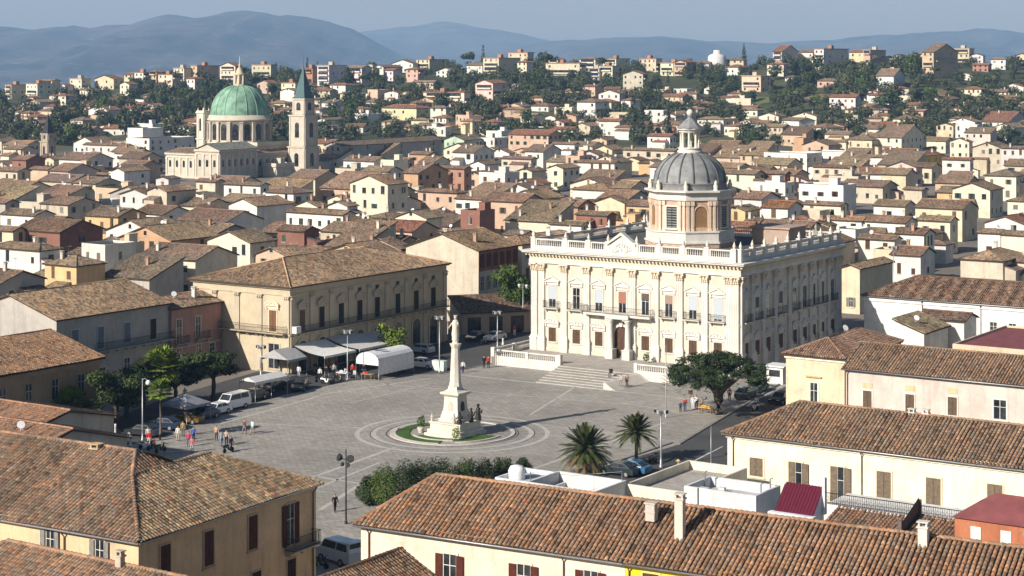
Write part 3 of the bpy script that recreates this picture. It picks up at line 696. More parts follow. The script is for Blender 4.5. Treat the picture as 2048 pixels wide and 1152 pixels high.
def pal_window(face, x, k, lower):
    if lower:
        w, h, z = 1.25, 2.0, 1.45
        o = window(pal, face, PW, PD, x, z, w, h, 'closed', WS, (.125,.075,.045), detail=1)
        p = link('pediment', proto('ped1', lambda: ped_mesh(1.5, True)), o, WS, (0, 0, h+.18))
    else:
        w, h, z = 1.25, 3.0, 6.45
        o = window(pal, face, PW, PD, x, z, w, h, 'glass', WS, detail=1); link('pediment', proto('ped0', lambda: ped_mesh(1.5, False)), o, WS, (0, 0, h+.2))
        c = {3: (.30,.13,.09), 1: None, 4: (.10,.07,.05), 5: (.30,.20,.15)}.get(k, (.40,.44,.48)) if face == 'f' else ((.12,.10,.09) if k % 2 else None)
        if c:
            bh = {0: .62, 2: .62, 3: .55, 4: .3, 5: .4, 6: .6, 7: .92}.get(k, .5)*h
            b = MB(); b.box(-w/2+.03, w/2-.03, -.055, -.032, h-bh, h-.02); b.build('blind', M['blind'], o, c)
    return o
for k, px in enumerate((1105, 1153, 1198, 1245, 1291, 1338, 1386, 1436)):
    x = fx(px); pal_window('f', x, k, False)
    if k != 3: pal_window('f', x, k, True)
    if k in (0, 1, 5, 6, 7): balcony(pal, 'f', PW, PD, x, 6.35, 2.5, .7, 1.0, WS, .16)
for k, px in enumerate((1492, 1514, 1536, 1561, 1589, 1609, 1627, 1644, 1664)):
    x = rx(px); pal_window('r', x, k, False); pal_window('r', x, k, True); balcony(pal, 'r', PW, PD, x, 6.35, 2.3, .6, 1.0, WS, .16)
# portal: arched door between columns that carry the long balcony
xd = fx(1245)
b = MB(); b.xprism([(xd+a*1.0, z) for a, z in arch(2.5, 4.55, 12)], -.10, -.02)
for s in (-.62, .62):
    for zz in (.3, 1.2, 2.1): b.box(xd+s-.42, xd+s+.42, -.15, -.10, zz, zz+.7)
b.box(xd-.03, xd+.03, -.14, -.10, .05, 3.3); b.box(xd-1.25, xd+1.25, -.15, -.10, 3.25, 3.4)
dr = b.build('door', M['wood'], pal, (.085,.045,.028))
b = MB(); n = 14; oi = [(1.25*math.cos(PI*k/n), 3.3+1.25*math.sin(PI*k/n)) for k in range(n+1)]; oo = [(1.62*math.cos(PI*k/n), 3.3+1.62*math.sin(PI*k/n)) for k in range(n+1)]
for k in range(n): b.xprism([(xd+oi[k][0], oi[k][1]), (xd+oo[k][0], oo[k][1]), (xd+oo[k+1][0], oo[k+1][1]), (xd+oi[k+1][0], oi[k+1][1])], -.3, 0)
for s in (-1, 1): b.box(xd+s*1.435-.185, xd+s*1.435+.185, -.3, 0, 0, 3.3)
b.xprism([(xd-.22, 4.5), (xd+.22, 4.5), (xd+.32, 5.2), (xd-.32, 5.2)], -.5, 0); b.build('door_surround', M['stone'], pal, WS)
def pcol():
    b = MB(); b.box(-.62, .62, -.62, .62, -.1, 1.3); b.box(-.7, .7, -.7, .7, 1.3, 1.42)
    b.lathe([(.5,1.42), (.5,1.55), (.40,1.7), (.40,3.2), (.33,5.0), (.36,5.1), (.5,5.3), (.55,5.5)], 14); b.box(-.6, .6, -.6, .6, 5.5, 5.7); return b.mesh('column', [M['stone']])
for s in (1228, 1262): place(link('column', proto('pcol', pcol), pal, WS), 'f', PW, PD, fx(s), -.02, .95)
xa, xb = fx(1176), fx(1308); wl = xb-xa
a_, b_ = railing(wl, 1.3, 1.0, .3, .17, True); o = place(a_.build('balcony', M['stone'], pal, WS), 'f', PW, PD, (xa+xb)/2, 6.3); b_.build('railing', M['iron'], o)
b = MB(); b.box(fx(1222), fx(1268), -1.75, -1.31, 5.72, 6.3); o = b.build('portal_lintel', M['stone'], pal, WS)
# roof balustrade with pedestals, vases and a pediment over the door
ZB = ZD-.1
def balus(face, xs, ln):
    for i, (a, c) in enumerate(zip(xs, xs[1:])):
        b = MB(); b.box(a+.3, c-.3, 0, .42, 0, .75, 0); b.box(a+.3, c-.3, .02, .40, 1.6, 1.78); n = max(3, int((c-a-1.4)/.30))
        b.box(a+.3, a+.6, .06, .36, .75, 1.6); b.box(c-.6, c-.3, .06, .36, .75, 1.6)
        for k in range(n): baluster(b, a+.78+(c-a-1.56)*k/(n-1), .21, .75, .85, .085)
        if face == 'f' and a < fx(1243) < c or (face == 'f' and abs((a+c)/2-fx(1243)) < 1.0): pass
        o = b.build('balustrade', M['stone'], pal, WS); place(o, face, PW, PD, 0, ZB, .1)
    for a in xs:
        b = MB(); b.box(-.33, .33, -.05, .47, 0, 1.85); b.box(-.4, .4, -.12, .54, 1.85, 1.98)
        o = b.build('pedestal', M['stone'], pal, WS); place(o, face, PW, PD, a, ZB, .1)
        b = MB(); b.lathe([(.2,0), (.12,.08), (.24,.25), (.26,.4), (.15,.55), (.18,.62), (.08,.72), (.09,.8), (.02,.98)], 8, (0, .2)); b.build('vase', M['stone'], o, (.66,.62,.55), (0, 0, 1.98))
fxs = [.4]+[fx(p) for p in (1131, 1177)]+[fx(1216)]
balus('f', fxs, PW); balus('f', [fx(p) for p in (1273, 1318, 1366, 1414)]+[fx(1468)], PW)
balus('r', [.4, 4.0, 7.8, 11.6, 15.4, 19.2, 23, 26.8, 30.4, PD-.4], PD)
balus('l', [.4, 5.8, 11.6, 17.4, 23.2, 29, PD-.4], PD)
for a0, a1 in ((.4, 4), (4, 8), (26, 30), (30, PW-.4), (8, 14), (14, 20), (20, 26)): balus('b', [a0, a1], PW)
xp = fx(1244); hw = (fx(1273)-fx(1216))/2-.35
b = MB(); b.xprism([(xp-hw, 0), (xp+hw, 0), (xp+hw, 1.5), (xp, 2.95), (xp-hw, 1.5)], -.1, .5)
for s in (-1, 1): b.xprism([(xp+s*(hw+.35), 1.45), (xp+s*(hw+.35), 1.75), (xp, 3.4), (xp, 2.95)][::s], -.4, .6)
rd = random.Random(5)
for k in range(26): a = rd.uniform(-.75, .75); b.ball((xp+a*hw, -.12, .5+rd.random()*(1.5-abs(a)*1.1)), rd.uniform(.12,.26), .14, rd.uniform(.12,.28), 6, 4)
o = b.build('roof_pediment', M['stone'], pal, WS); o.location = (0, 0, ZB)
# drum, ribbed lead dome, lantern
DX, DY = 17.2, 17.0
OC = PI/8
def octo(r): return [(DX+r*math.cos(OC+k*PI/4), DY+r*math.sin(OC+k*PI/4)) for k in range(8)]
ap = 1/math.cos(PI/8)
b = MB(); b.prism(octo(6.2*ap), ZD, ZD+.9, 0); b.build('drum_base', M['brick'], pal)
b = MB()
for r, z0, z1 in ((6.35, ZD+.9, ZD+1.15), (6.1, ZD+1.15, ZD+2.5), (6.25, ZD+2.5, ZD+2.75)): b.prism(octo(r*ap), z0, z1, 0, bottom=True)
b.build('drum_plinth', M['stone'], pal, WS)
DZ = ZD+2.75; DHT = 4.45; rD = 5.5
b = MB(); b.prism(octo(rD*ap), DZ, DZ+DHT, 0); drum = b.build('drum', M['brick'], pal)
for k in range(8):
    an = k*PI/4; fm = Matrix.Translation((DX+rD*math.cos(an), DY+rD*math.sin(an), DZ)) @ Matrix.Rotation(an+PI/2, 4, 'Z')
    def facepart(name, mb, mats, col): 
        o = mb.build(name, mats, drum, col); o.matrix_local = fm; return o
    hw = rD*math.tan(PI/8)
    for s in (-1, 1):
        b = MB()
        for q in (.28, .95):
            x = s*(hw-q); b.box(x-.24, x+.24, -.26, 0, 0, .35); b.box(x-.18, x+.18, -.2, 0, .35, DHT-.75); b.box(x-.27, x+.27, -.3, 0, DHT-.75, DHT-.1)
        facepart('pilaster', b, M['stone'], (.66,.52,.40))
    if k % 2 == 0:
        b = MB(); b.box(-.85, .85, -.06, 0, .4, 3.5, 1)
        for q in range(8): b.box(-.8, -.06, -.13, -.06, .45+q*.38, .62+q*.38); b.box(.06, .8, -.13, -.06, .45+q*.38, .62+q*.38)
        o = facepart('window', b, [M['wood'], M['glass_dark']], (.20,.21,.19))
        b = MB(); b.box(-1.15, -.86, -.2, 0, .3, 3.55); b.box(.86, 1.15, -.2, 0, .3, 3.55); b.box(-1.2, 1.2, -.22, 0, 3.5, 3.75); b.box(-1.2, 1.2, -.25, 0, .15, .4); b.build('frame', M['stone'], o, WS)
    else:
        b = MB(); b.xprism([(a, z+.6) for a, z in arch(1.9, 3.0, 10)], -.05, 0); o = facepart('niche', b, M['plaster'], (.26,.15,.07))
        b = MB(); n = 10
        for q in range(n):
            a0, a1 = PI*q/n, PI*(q+1)/n; P4 = lambda r, a: (r*math.cos(a), 2.65+r*math.sin(a)); b.xprism([P4(.96,a0), P4(1.15,a0), P4(1.15,a1), P4(.96,a1)], -.14, 0)
        b.box(-1.15, -.96, -.14, 0, .6, 2.65); b.box(.96, 1.15, -.14, 0, .6, 2.65); b.build('frame', M['stone'], o, (.6,.45,.34))
b = MB()
for r, z0, z1 in ((5.75, 0, .5), (5.65, .5, 1.0), (6.05, 1.0, 1.2), (6.35, 1.2, 1.45)): b.prism(octo(r*ap), DZ+DHT+z0, DZ+DHT+z1, 0, bottom=True)
b.build('drum_cornice', M['stone'], pal, WS)
z0 = DZ+DHT+1.45
b = MB(); rr = 5.35; prof = [(rr+.1, z0), (rr+.1, z0+.85), (rr+.2, z0+.9), (rr+.2, z0+1.02), (rr, z0+1.05)]+[(rr*math.cos(t)**.92, z0+1.05+rr*.84*math.sin(t)) for t in [R(90*k/14) for k in range(1, 14)]]; prof = [p for p in prof if p[0] > 1.35]
b.lathe(prof, 48, (DX, DY)); dome = b.build('dome', M['lead'], pal)
for k in range(16):
    an = PI/16+k*PI/8; b = MB(); pts = [(DX+(r+.02)*math.cos(an), DY+(r+.02)*math.sin(an), z) for r, z in prof[4:]]; b.tube(pts, .13, 6); b.build('rib', M['lead_dark'], dome)
for k in range(8):
    an = OC+k*PI/4; b = MB(); b.lathe([(.42,0), (.3,.2), (.38,.7), (.2,1.0), (.24,1.2), (.05,1.5)], 8, (DX+5.95*math.cos(an), DY+5.95*math.sin(an))); o = b.build('finial', M['stone'], pal, (.60,.57,.5), (0, 0, z0))
zl = prof[-1][1]
b = MB(); b.lathe([(1.75,zl-.3), (1.9,zl), (1.9,zl+.35), (1.7,zl+.4), (1.7,zl+.6), (1.85,zl+.65), (1.85,zl+.8)], 16, (DX, DY)); lan = b.build('lantern', M['stone'], pal, WS)
for k in range(8):
    an = OC+k*PI/4; b = MB(); b.lathe([(.27,zl+.8), (.2,zl+.95), (.18,zl+2.9), (.3,zl+3.1)], 8, (DX+1.35*math.cos(an), DY+1.35*math.sin(an))); b.build('column', M['stone'], lan, (.70,.64,.54))
b = MB(); b.lathe([(1.7,zl+3.1), (1.7,zl+3.4), (1.95,zl+3.45), (1.95,zl+3.65)], 16, (DX, DY)); b.build('lantern_ring', M['stone'], lan, WS)
b = MB(); b.lathe([(2.1,zl+3.65), (1.35,zl+4.3), (.85,zl+4.8), (.4,zl+5.2), (.3,zl+5.4), (.48,zl+5.45), (.3,zl+5.6)], 8, (DX, DY), smooth=False, a0=OC); b.build('lantern_roof', M['lead'], lan)
b = MB(); b.ball((DX, DY, zl+6.0), .52, n=12, k=8); b.build('ball', M['stone'], lan, WS)
b = MB(); b.box(24, 30, 24, 30, ZD+.2, ZD+2.6); b.box(23.7, 30.3, 23.7, 30.3, ZD+2.6, ZD+2.85); b.build('roof_room', M['plaster'], pal, (.4,.3,.24))
# ---- terrace in front: wall, steps, balustrades ----
ter = thing('terrace', 'raised stone terrace with broad shallow steps in front of the white palace', 'terrace', (PO.x, PO.y, 0), ROT)
b = MB(); b.prism([(-1,-9), (10.7,-9), (22.6,-9), (29,-9), (29.5,-9), (29.5,1), (-1,1)], -.1, ZP, 0); b.build('terrace_floor', M['paving_light'], ter)
b = MB(); n = 8
for k in range(n):
    y0 = -9-9.6*(k+1)/n; b.box(11+.25*k, 23.2+.22*k, y0, -9.002, 0, ZP*(n-k)/(n+1)-.002*k)
b.build('steps', M['paving_light'], ter)
b = MB()
for k in range(n):
    y0 = -9-9.6*(k+1)/n; zt = ZP*(n-k)/(n+1)-.002*k; b.box(11+.25*k, 23.2+.22*k, y0-.02, y0+.3, zt-.05, zt+.012)
b.build('step_edge', M['kerbstone'], ter)
b = MB(); b.xprism([(23.25, 0), (25.1, 0), (23.6, .9), (23.25, 1.0)], -18.4, -9.0); b.build('cheek_wall', M['stone'], ter, (.6,.56,.5))
def tbal(x0, y0, x1, y1, name='terrace_balustrade', lab=None):
    d = Vector((x1-x0, y1-y0, 0)); L = d.length; t = thing(name, lab, 'balustrade', tuple(Vector((PO.x, PO.y, 0))+U*x0+V*y0), ROT+math.atan2(d.y, d.x))
    b = MB(); b.box(0, L, -.2, .2, 0, ZP+.22); b.build('wall', M['stone'], t, (.64,.60,.53))
    b = MB(); b.box(0, L, -.17, .17, ZP+.95, ZP+1.12); b.build('rail', M['stone'], t, WS); n = int(L/.33); k0 = 0
    for k0 in range(0, n, 15):
        b = MB()
        for k in range(k0+1, min(k0+15, n+1)): baluster(b, L*k/n, 0, ZP+.22, .73, .09)
        b.build('baluster_row', M['stone'], t, WS)
    for k in range(0, n+1, 15):
        b = MB(); b.box(L*k/n-.25, L*k/n+.25, -.24, .24, 0, ZP+1.18); b.build('pier', M['stone'], t, WS)
    b = MB(); b.box(L-.3, L+.3, -.3, .3, 0, ZP+1.25); b.build('end_pier', M['stone'], t, WS)
tbal(.2, -9.1, 10.6, -9.1, lab='long white stone balustrade left of the palace steps'); tbal(22.9, -9.1, 29.4, -9.1, lab='white stone balustrade right of the palace steps, half behind the big tree')
tbal(-1.0, 2, -1.0, -8.4, lab='white stone balustrade at the left end of the palace terrace, running back from the square')
# ---------------------------------------------------------------- buildings near the viewer and round the square
def wins(face, W, Dp, t, xs, z, w=1.0, h=1.6, kind='open', scol=(.12,.05,.035), fcol=(.6,.55,.47)):
    for x in xs: window(t, face, W, Dp, x, z, w, h, kind, fcol, scol)
def gutter(t, pts, r=.075, name='gutter'):
    b = MB(); b.tube(pts, r, 6); return b.build(name, M['galv'], t)
def downpipe(t, face, W, Dp, x, ztop, zbot=0.0):
    b = MB(); b.tube([(0,-.45,ztop), (0,-.42,ztop-.25), (0,-.10,ztop-.6), (0,-.10,zbot)], .055, 6, 0); b.ball((0,-.42,ztop-.1), .13, .13, .16, 6, 4, 0)
    return place(b.build('drainpipe', M['terracotta'], t, (.16,.095,.07)), face, W, Dp, x, 0)
def custom(name, lab, o, rz, W, Dp, h, walls, rcol, planes, ridges, gables, mode='tiles', pitch=.35, cat='house', rr=.15):
    t = thing(name, lab, cat, (o.x, o.y, 0), rz); b = MB()
    mats = [M['barrel_tiles'], M['under_tiles']] if mode == 'tiles' else [M['roof_tiles'], M['under_tiles']]
    for i, (p, md) in enumerate(planes):
        slope(b, p, md if md else mode, pitch, 0, seed=i*17+int(abs(o.x)*3))
        q = [Vector(x)-Vector((0,0,.075)) for x in p]; dn = Vector((0,0,-.14)); b.face([x+dn for x in reversed(q)], 1)
        for a, c in zip(q, q[1:]+q[:1]): b.face((a+dn, c+dn, c, a), 1)
    for a, c in ridges: ridge(b, a, c, rr, 0, mode=mode)
    ro = b.build('roof', mats, t, rcol)
    b = MB(); b.prism([(x, y) for x, y in walls], -.2, h, 0, top=False)
    for gq in gables: b.face(gq)
    return t, ro, b
HOUSES_NEAR = []
# --- long tiled house across the bottom: two owners, cream and yellow, one ridge -------------------------------------
UM = Matrix.Rotation(R(4.6), 3, 'Z') @ U; RM = math.atan2(UM.y, UM.x)
tp = .50; h = 9.0; o = P(722, 1041, h); d = 10.86; hin = 3.28; wA = along(o, UM, 1250); wB = 30; ov = .42; ze = h-ov*tp; yr = d/2; zr = h+yr*tp
rcm = (.27, .168, .104)
pl = [(((-ov,-ov,ze), (wA,-ov,ze), (wA,yr,zr), (hin,yr,zr)), None), (((wA,d+ov,ze), (-ov,d+ov,ze), (hin,yr,zr), (wA,yr,zr)), 'flat'), (((-ov,d+ov,ze), (-ov,-ov,ze), (hin,yr,zr)), None)]
t, ro, b = custom('long_house', 'long cream house across the bottom with orange brown barrel tiles and wine red shutters', o, RM, wA, d, h, [(0,0), (wA-.01,0), (wA-.01,d), (0,d)], rcm, pl,
    [((hin,yr,zr), (wA,yr,zr)), ((-ov,-ov,ze), (hin,yr,zr)), ((-ov,d+ov,ze), (hin,yr,zr))], [], rr=.17)
b.build('wall', M['plaster'], t, (.74,.63,.49)); gutter(t, [(-ov,-ov-.06,ze-.12), (wA,-ov-.06,ze-.12)])
downpipe(t, 'f', wA, d, .75, h-.2); downpipe(t, 'f', wA, d, along(o, UM, 1128), h-.2)
for px, y0 in ((900, 1107), (1048, 1129), (1182, 1143)): winpx(t, o, UM, 'f', wA, d, px, y0, y0+62, 1.15, 'open', (.72,.62,.48), (.13,.035,.025))
o2 = o+UM*wA
pl = [(((0,-ov,ze), (wB,-ov,ze), (wB,yr,zr), (0,yr,zr)), None), (((wB,d+ov,ze), (0,d+ov,ze), (0,yr,zr), (wB,yr,zr)), 'flat')]
t2, ro2, b = custom('long_house', 'bright yellow house at the bottom edge whose orange brown tiles continue the cream house roof', o2, RM, wB, d, h, [(.01,0), (wB,0), (wB,d), (.01,d)], rcm, pl, [((0,yr,zr), (wB,yr,zr))], [], rr=.17)
b.build('wall', M['plaster'], t2, (.80,.62,.03)); gutter(t2, [(0,-ov-.06,ze-.12), (wB,-ov-.06,ze-.12)]); downpipe(t2, 'f', wB, d, .35, h-.2); winpx(t2, o2, UM, 'f', wB, d, 1302, 1146, 1200, 1.2, 'closed', (.72,.62,.2), (.13,.07,.03))
def roof_chimney(ro, px, py, z, hh, w=.5, col=(.55,.51,.44), pot=True):
    "chimney standing on a near roof where the photograph shows its foot"
    p = P(px, py, z); t = ro.parent; q = Matrix.Rotation(-t.rotation_euler.z, 3, 'Z') @ (p-t.location)
    b = MB(); b.box(-w/2, w/2, -w*.42, w*.42, -.6, hh); b.box(-w/2-.08, w/2+.08, -w*.42-.08, w*.42+.08, hh, hh+.1); b.box(-w/2-.05, w/2+.05, -w*.42-.05, w*.42+.05, .0, .12)
    if pot:
        for s in (-1, 1): b.box(s*w*.4-.06, s*w*.4+.06, -w*.36, w*.36, hh+.1, hh+.35)
        b.box(-w/2-.08, w/2+.08, -w*.42-.06, w*.42+.06, hh+.35, hh+.42)
    return b.build('chimney', M['plaster'], ro, col, q)
roof_chimney(ro2, 1360, 1085, 9.9, 3.0, .62); roof_chimney(ro2, 1847, 1102, 10.9, 1.55, .62, (.6,.57,.52)); roof_chimney(ro2, 1303, 1024, 11.5, .6, .7, (.5,.45,.4), False)
# --- house at lower left -------------------------------------------------------------------------------------------------
UL = Matrix.Rotation(R(3), 3, 'Z') @ U; VL = Vector((-UL.y, UL.x, 0)); RL = math.atan2(UL.y, UL.x)
h = 9.0; o = P(277, 1076, h); tp = .45; ov = .42; ze = h-ov*tp; Dr = along(o, VL, 632); a = 6.0; za = h+a*tp; yl = 8.6; zl_ = h+yl*tp; XL = -34.0
A1 = (-a, a, za); A2 = (-a, Dr-a, za); BR = (.215, .155, .110); TN = (.37, .285, .185)
t = thing('corner_house', 'big cream hip roofed house at the lower left with brown shutters and a corner balcony', 'house', (o.x, o.y, 0), RL)
b = MB(); slope(b, ((XL,-ov,ze), (-a,-ov,ze), (-a,a,za), (-a-2,yl,zl_), (XL,yl,zl_)), 'tiles', .35, 0, 3); slope(b, ((-a,-ov,ze), (ov,-ov,ze), A1), 'tiles', .35, 0, 4); slope(b, ((-a,17.2+ov,ze), (XL,17.2+ov,ze), (XL,yl,zl_), (-a,yl,zl_)), 'flat', seed=5)
ridge(b, (XL,yl,zl_), (-a-2,yl,zl_), .17); ridge(b, (-a-2,yl,zl_), A1, .17); ridge(b, (ov,-ov,ze), A1, .19); slope(b, ((-a,a,za), (-a,2*yl-a,za), (-a-2,yl,zl_)), 'tiles', .35, 0, 8); b.face(((XL,-ov,ze-.15), (ov,-ov,ze-.15), (ov,-ov,ze-.05), (XL,-ov,ze-.05)), 1)
ro = b.build('roof', [M['barrel_tiles'], M['under_tiles']], t, BR)
b = MB(); slope(b, ((ov,-ov,ze), (ov,Dr+ov,ze), A2, A1), 'tiles', .35, 0, 9); slope(b, ((ov,Dr+ov,ze), (-2*a-ov,Dr+ov,ze), A2), 'flat'); slope(b, ((-2*a-ov,Dr+ov,ze), (-2*a-ov,-ov,ze), A1, A2), 'flat')
ridge(b, A1, A2, .18); ridge(b, (ov,Dr+ov,ze), A2, .17); b.face(((ov,-ov,ze-.16), (ov,Dr+ov,ze-.16), (ov,Dr+ov,ze-.05), (ov,-ov,ze-.05)), 1); b.face(((ov,-ov,ze-.16), (-.01,-.01,ze-.16), (-.01,Dr,ze-.16), (ov,Dr+ov,ze-.16)), 1)
ro_r = b.build('roof', [M['barrel_tiles'], M['under_tiles']], t, TN)
b = MB(); b.prism([(XL,0), (0,0), (0,Dr), (-2*a,Dr), (-2*a,17.2), (XL,17.2)], -.2, h+.02, 0, top=False); b.build('wall', M['plaster'], t, (.64,.47,.29))
gutter(t, [(XL,-ov-.06,ze-.1), (ov,-ov-.06,ze-.1)]); gutter(t, [(ov+.06,-ov,ze-.1), (ov+.06,Dr+ov,ze-.1)], .06)
def fxl(px): return along(o, UL, px)
for px, y0 in ((101, 1058), (200, 1081)): winpx(t, o, UL, 'f', 0, Dr, px, y0, y0+54, .9, 'open', (.72,.56,.36), (.33,.32,.31))
downpipe(t, 'f', 0, Dr, fxl(130), h-.2); downpipe(t, 'r', 0, Dr, Dr-.5, h-.2)
for px, y0, y1, k in ((330, 1090, 1158, 'closed'), (417, 1062, 1131, 'closed'), (505, 1031, 1098, 'closed'), (580, 1008, 1090, 'open')): winpx(t, o, VL, 'r', 0, Dr, px, y0, y1, 1.05, k, (.5,.36,.24), (.085,.028,.018))
balcony(t, 'r', 0, Dr, along(o, VL, 596), zat(o, VL, 596, 1092), 3.6, 1.0, 1.05, (.5,.42,.32), .12)
for px, y0 in ((582, 1118), (512, 1142)): winpx(t, o, VL, 'r', 0, Dr, px, y0, y0+55, 1.05, 'closed', (.5,.36,.24), (.06,.025,.018))
roof_chimney(ro, 193, 915, 12.0, .7, .8, (.55,.40,.24))
def near_roof(name, lab, apex, za, w, d, form, rcol, wall, hips, tp=.45):
    pass
# --- roof ends in the bottom corners ------------------------------------------------------------------------------------
ap_ = P(16, 1082, 9.6); d = 10.5; tp = .45; h = 9.6-d/2*tp; w = 22; o = ap_-U*(d/2)-V*(d/2)
t = thing('low_house', 'tiled roof in the bottom left corner, below the big corner house', 'house', (o.x, o.y, 0), ROT)
r_, gab = make_roof(t, w, d, h, 'h', tp, 'tiles', (.26,.175,.118), ov=.4, seed=31, rr=.17, hipr=False, skip=(1,))
b = MB(); b.prism([(0,0), (w,0), (w,d), (0,d)], -.2, h, 0, top=False); [b.face(g_) for g_ in gab]; b.build('wall', M['plaster'], t, (.6,.45,.28)); roof_chimney(r_, 240, 1140, 9.3, .9, .5, (.5,.42,.33))
ap_ = P(799, 1099, 9.3); w = 8.5; d = 16; tp = .5; h = 9.3-w/2*tp; o = ap_-U*(w/2)-V*d
t = thing('low_house', 'small tan tiled roof at the bottom, against the cream wall with red shutters', 'house', (o.x, o.y, 0), ROT)
r_, gab = make_roof(t, w, d, h, 'v', tp, 'tiles', (.27,.18,.115), ov=.3, seed=37, rr=.17)
b = MB(); b.prism([(0,0), (w,0), (w,d), (0,d)], -.2, h, 0, top=False); [b.face(g_) for g_ in gab]; b.build('wall', M['plaster'], t, (.5,.36,.24))
# --- long pale yellow house on the right ---------------------------------------------------------------------------------
def long_u(name, lab, px, py, h, w, d, tp, wall, rcol, hin=None, mode='tiles', ov=.42, pitch=.35, seed=1):
    o = P(px, py, h); ze = h-ov*tp; yr = d/2; zr = h+yr*tp; a = hin if hin else -ov; yb = d+ov
    pl = [(((-ov,-ov,ze), (w+ov,-ov,ze), (w+ov,yr,zr), (a,yr,zr)), None), (((w+ov,yb,ze), (-ov,yb,ze), (a,yr,zr), (w+ov,yr,zr)), 'flat')]; rl = [((a,yr,zr), (w+ov,yr,zr))]; gab = [((w,d,h), (w,0,h), (w,yr,zr))]
    if hin: pl.append((((-ov,yb,ze), (-ov,-ov,ze), (a,yr,zr)), None)); rl += [((-ov,-ov,ze), (a,yr,zr)), ((-ov,yb,ze), (a,yr,zr))]
    else: gab.append(((0,0,h), (0,d,h), (0,yr,zr)))
    t, ro, b = custom(name, lab, o, ROT, w, d, h, [(0,0), (w,0), (w,d), (0,d)], rcol, pl, rl, gab, mode, pitch)
    b.build('wall', M['plaster'], t, wall); gutter(t, [(-ov,-ov-.05,ze-.1), (w+ov,-ov-.05,ze-.1)]); return t, ro, o, w, d, h
t, ro, o, w, d, h = long_u('long_house', 'long pale yellow house on the right with taupe louvred shutters and two roof chimneys', 1455, 861, 8.0, 36, 10.9, .45, (.76,.70,.53), (.235,.165,.112), 5.0)
b = MB(); b.box(-.12, w, -.16, -.003, h-.62, h-.28); b.build('cornice', M['stone'], t, (.8,.74,.58))
for px, y0, y1, k in ((1513, 915, 952, 'closed'), (1591, 925, 978, 'half'), (1675, 933, 1005, 'half'), (1768, 944, 1005, 'closed'), (1867, 955, 1030, 'closed'), (1990, 968, 1010, 'closed')): winpx(t, o, U, 'f', w, d, px, y0, y1, 1.35, k, (.66,.58,.42), (.22,.17,.12))
for px in (1467, 1724): downpipe(t, 'f', w, d, along(o, U, px), h-.25)
roof_chimney(ro, 1824, 845, 9.6, .9, .55, (.66,.62,.56)); roof_chimney(ro, 1852, 848, 9.6, .95, .55, (.66,.62,.56))
# --- pinkish house and cream hip block behind it ---------------------------------------------------------------------------
t, ro, o, w, d, h = long_u('long_house', 'pale pink plastered house behind the long pale yellow house, three shuttered windows', 1692, 733, 8.0, 32, 10.3, .42, (.59,.50,.44), (.225,.160,.110))
for px, y0 in ((1735, 782), (1820, 788), (1905, 794)): 
    q = winpx(t, o, U, 'f', w, d, px, y0, y0+36, 1.05, 'closed', (.7,.62,.55), (.16,.11,.075)); b = MB(); b.box(-.6, .6, -.04, -.004, 2.4, 3.0); b.build('lunette', M['plaster'], q, (.62,.45,.27))
winpx(t, o, U, 'f', w, d, 2000, 800, 838, 1.5, 'glass', (.72,.64,.58), (.6,.55,.48)); downpipe(t, 'f', w, d, .2, h-.2)
t = house(1572, 1689, 1790, 715, 8.6, 'h', 'cream', (.245,.175,.118), .42, 501, dep=17, win=False, chim=0, detail=2, mode='tiles', label='cream hip roofed house with one tall window, left of the pale pink house')
HW = HOUSES[-1]; winpx(t, HW['o'], U, 'f', HW['w'], HW['d'], 1628, 765, 808, 1.0, 'glass', (.8,.72,.55)); b = MB(); b.box(HW['w']*.48-1.0, HW['w']*.48+1.0, -.2, -.004, 5.9, 6.05); b.build('lintel', M['terracotta'], t, (.5,.33,.16)); b = MB(); b.prism([(-.15,-.15), (HW['w']+.15,-.15), (HW['w']+.15,HW['d']+.15), (-.15,HW['d']+.15)], 7.95, 8.4, 0, bottom=True); b.build('cornice', M['stone'], t, (.78,.70,.55))
t, ro, o, w, d, h = long_u('long_house', 'long white house at the right edge with small framed windows under a brown tiled roof', 1728, 588, 8.5, 40, 13, .40, (.78,.76,.72), (.165,.108,.075), 6.0, 'corr')
b = MB(); b.box(-.15, w, -.2, -.004, h-.9, h-.35); b.build('cornice', M['stone'], t, (.78,.76,.72))
for px in (1887, 1940, 1987, 2025): window(t, 'f', w, d, along(o, U, px), 4.2, 1.1, 1.6, 'glass', (.72,.66,.55))
for px in (1845, 1962): downpipe(t, 'f', w, d, along(o, U, px), h-.3)
def block(name, lab, L, Cx, R_, ye, z, wall, deck='deck', par=.5, cat='building', zf=None, rz=ROT, dep=None, pw=.22, dcol=(.5,.5,.5)):
    "flat roofed block with parapets"
    c = P(Cx, ye, z+par); w = -along(c, U, L); d = dep or along(c, V, R_); o = c-U*w; t = thing(name, lab, cat, (o.x, o.y, 0), rz); b = MB(); h = z; ph = par; q = pw
    b.prism([(0,0), (w,0), (w,d), (0,d)], -.2, h+ph, 0, top=False); b.face(((q,q,h), (w-q,q,h), (w-q,d-q,h), (q,d-q,h)), 1)
    out = [(0,0), (w,0), (w,d), (0,d)]; inn = [(q,q), (w-q,q), (w-q,d-q), (q,d-q)]
    for k in range(4):
        a, c_ = out[k], out[(k+1) % 4]; e, f_ = inn[k], inn[(k+1) % 4]
        b.face(((*a,h+ph), (*c_,h+ph), (*f_,h+ph), (*e,h+ph)), 0); b.face(((*e,h+ph), (*f_,h+ph), (*f_,h), (*e,h)), 0)
    b.build('wall', [M['plaster'], M[deck]], t, wall); return t, w, d, o
simple('maroon_sheet', (.20,.065,.065), .7, .2, .8); simple('roof_felt', (.40,.41,.42), .8, .15, .7)
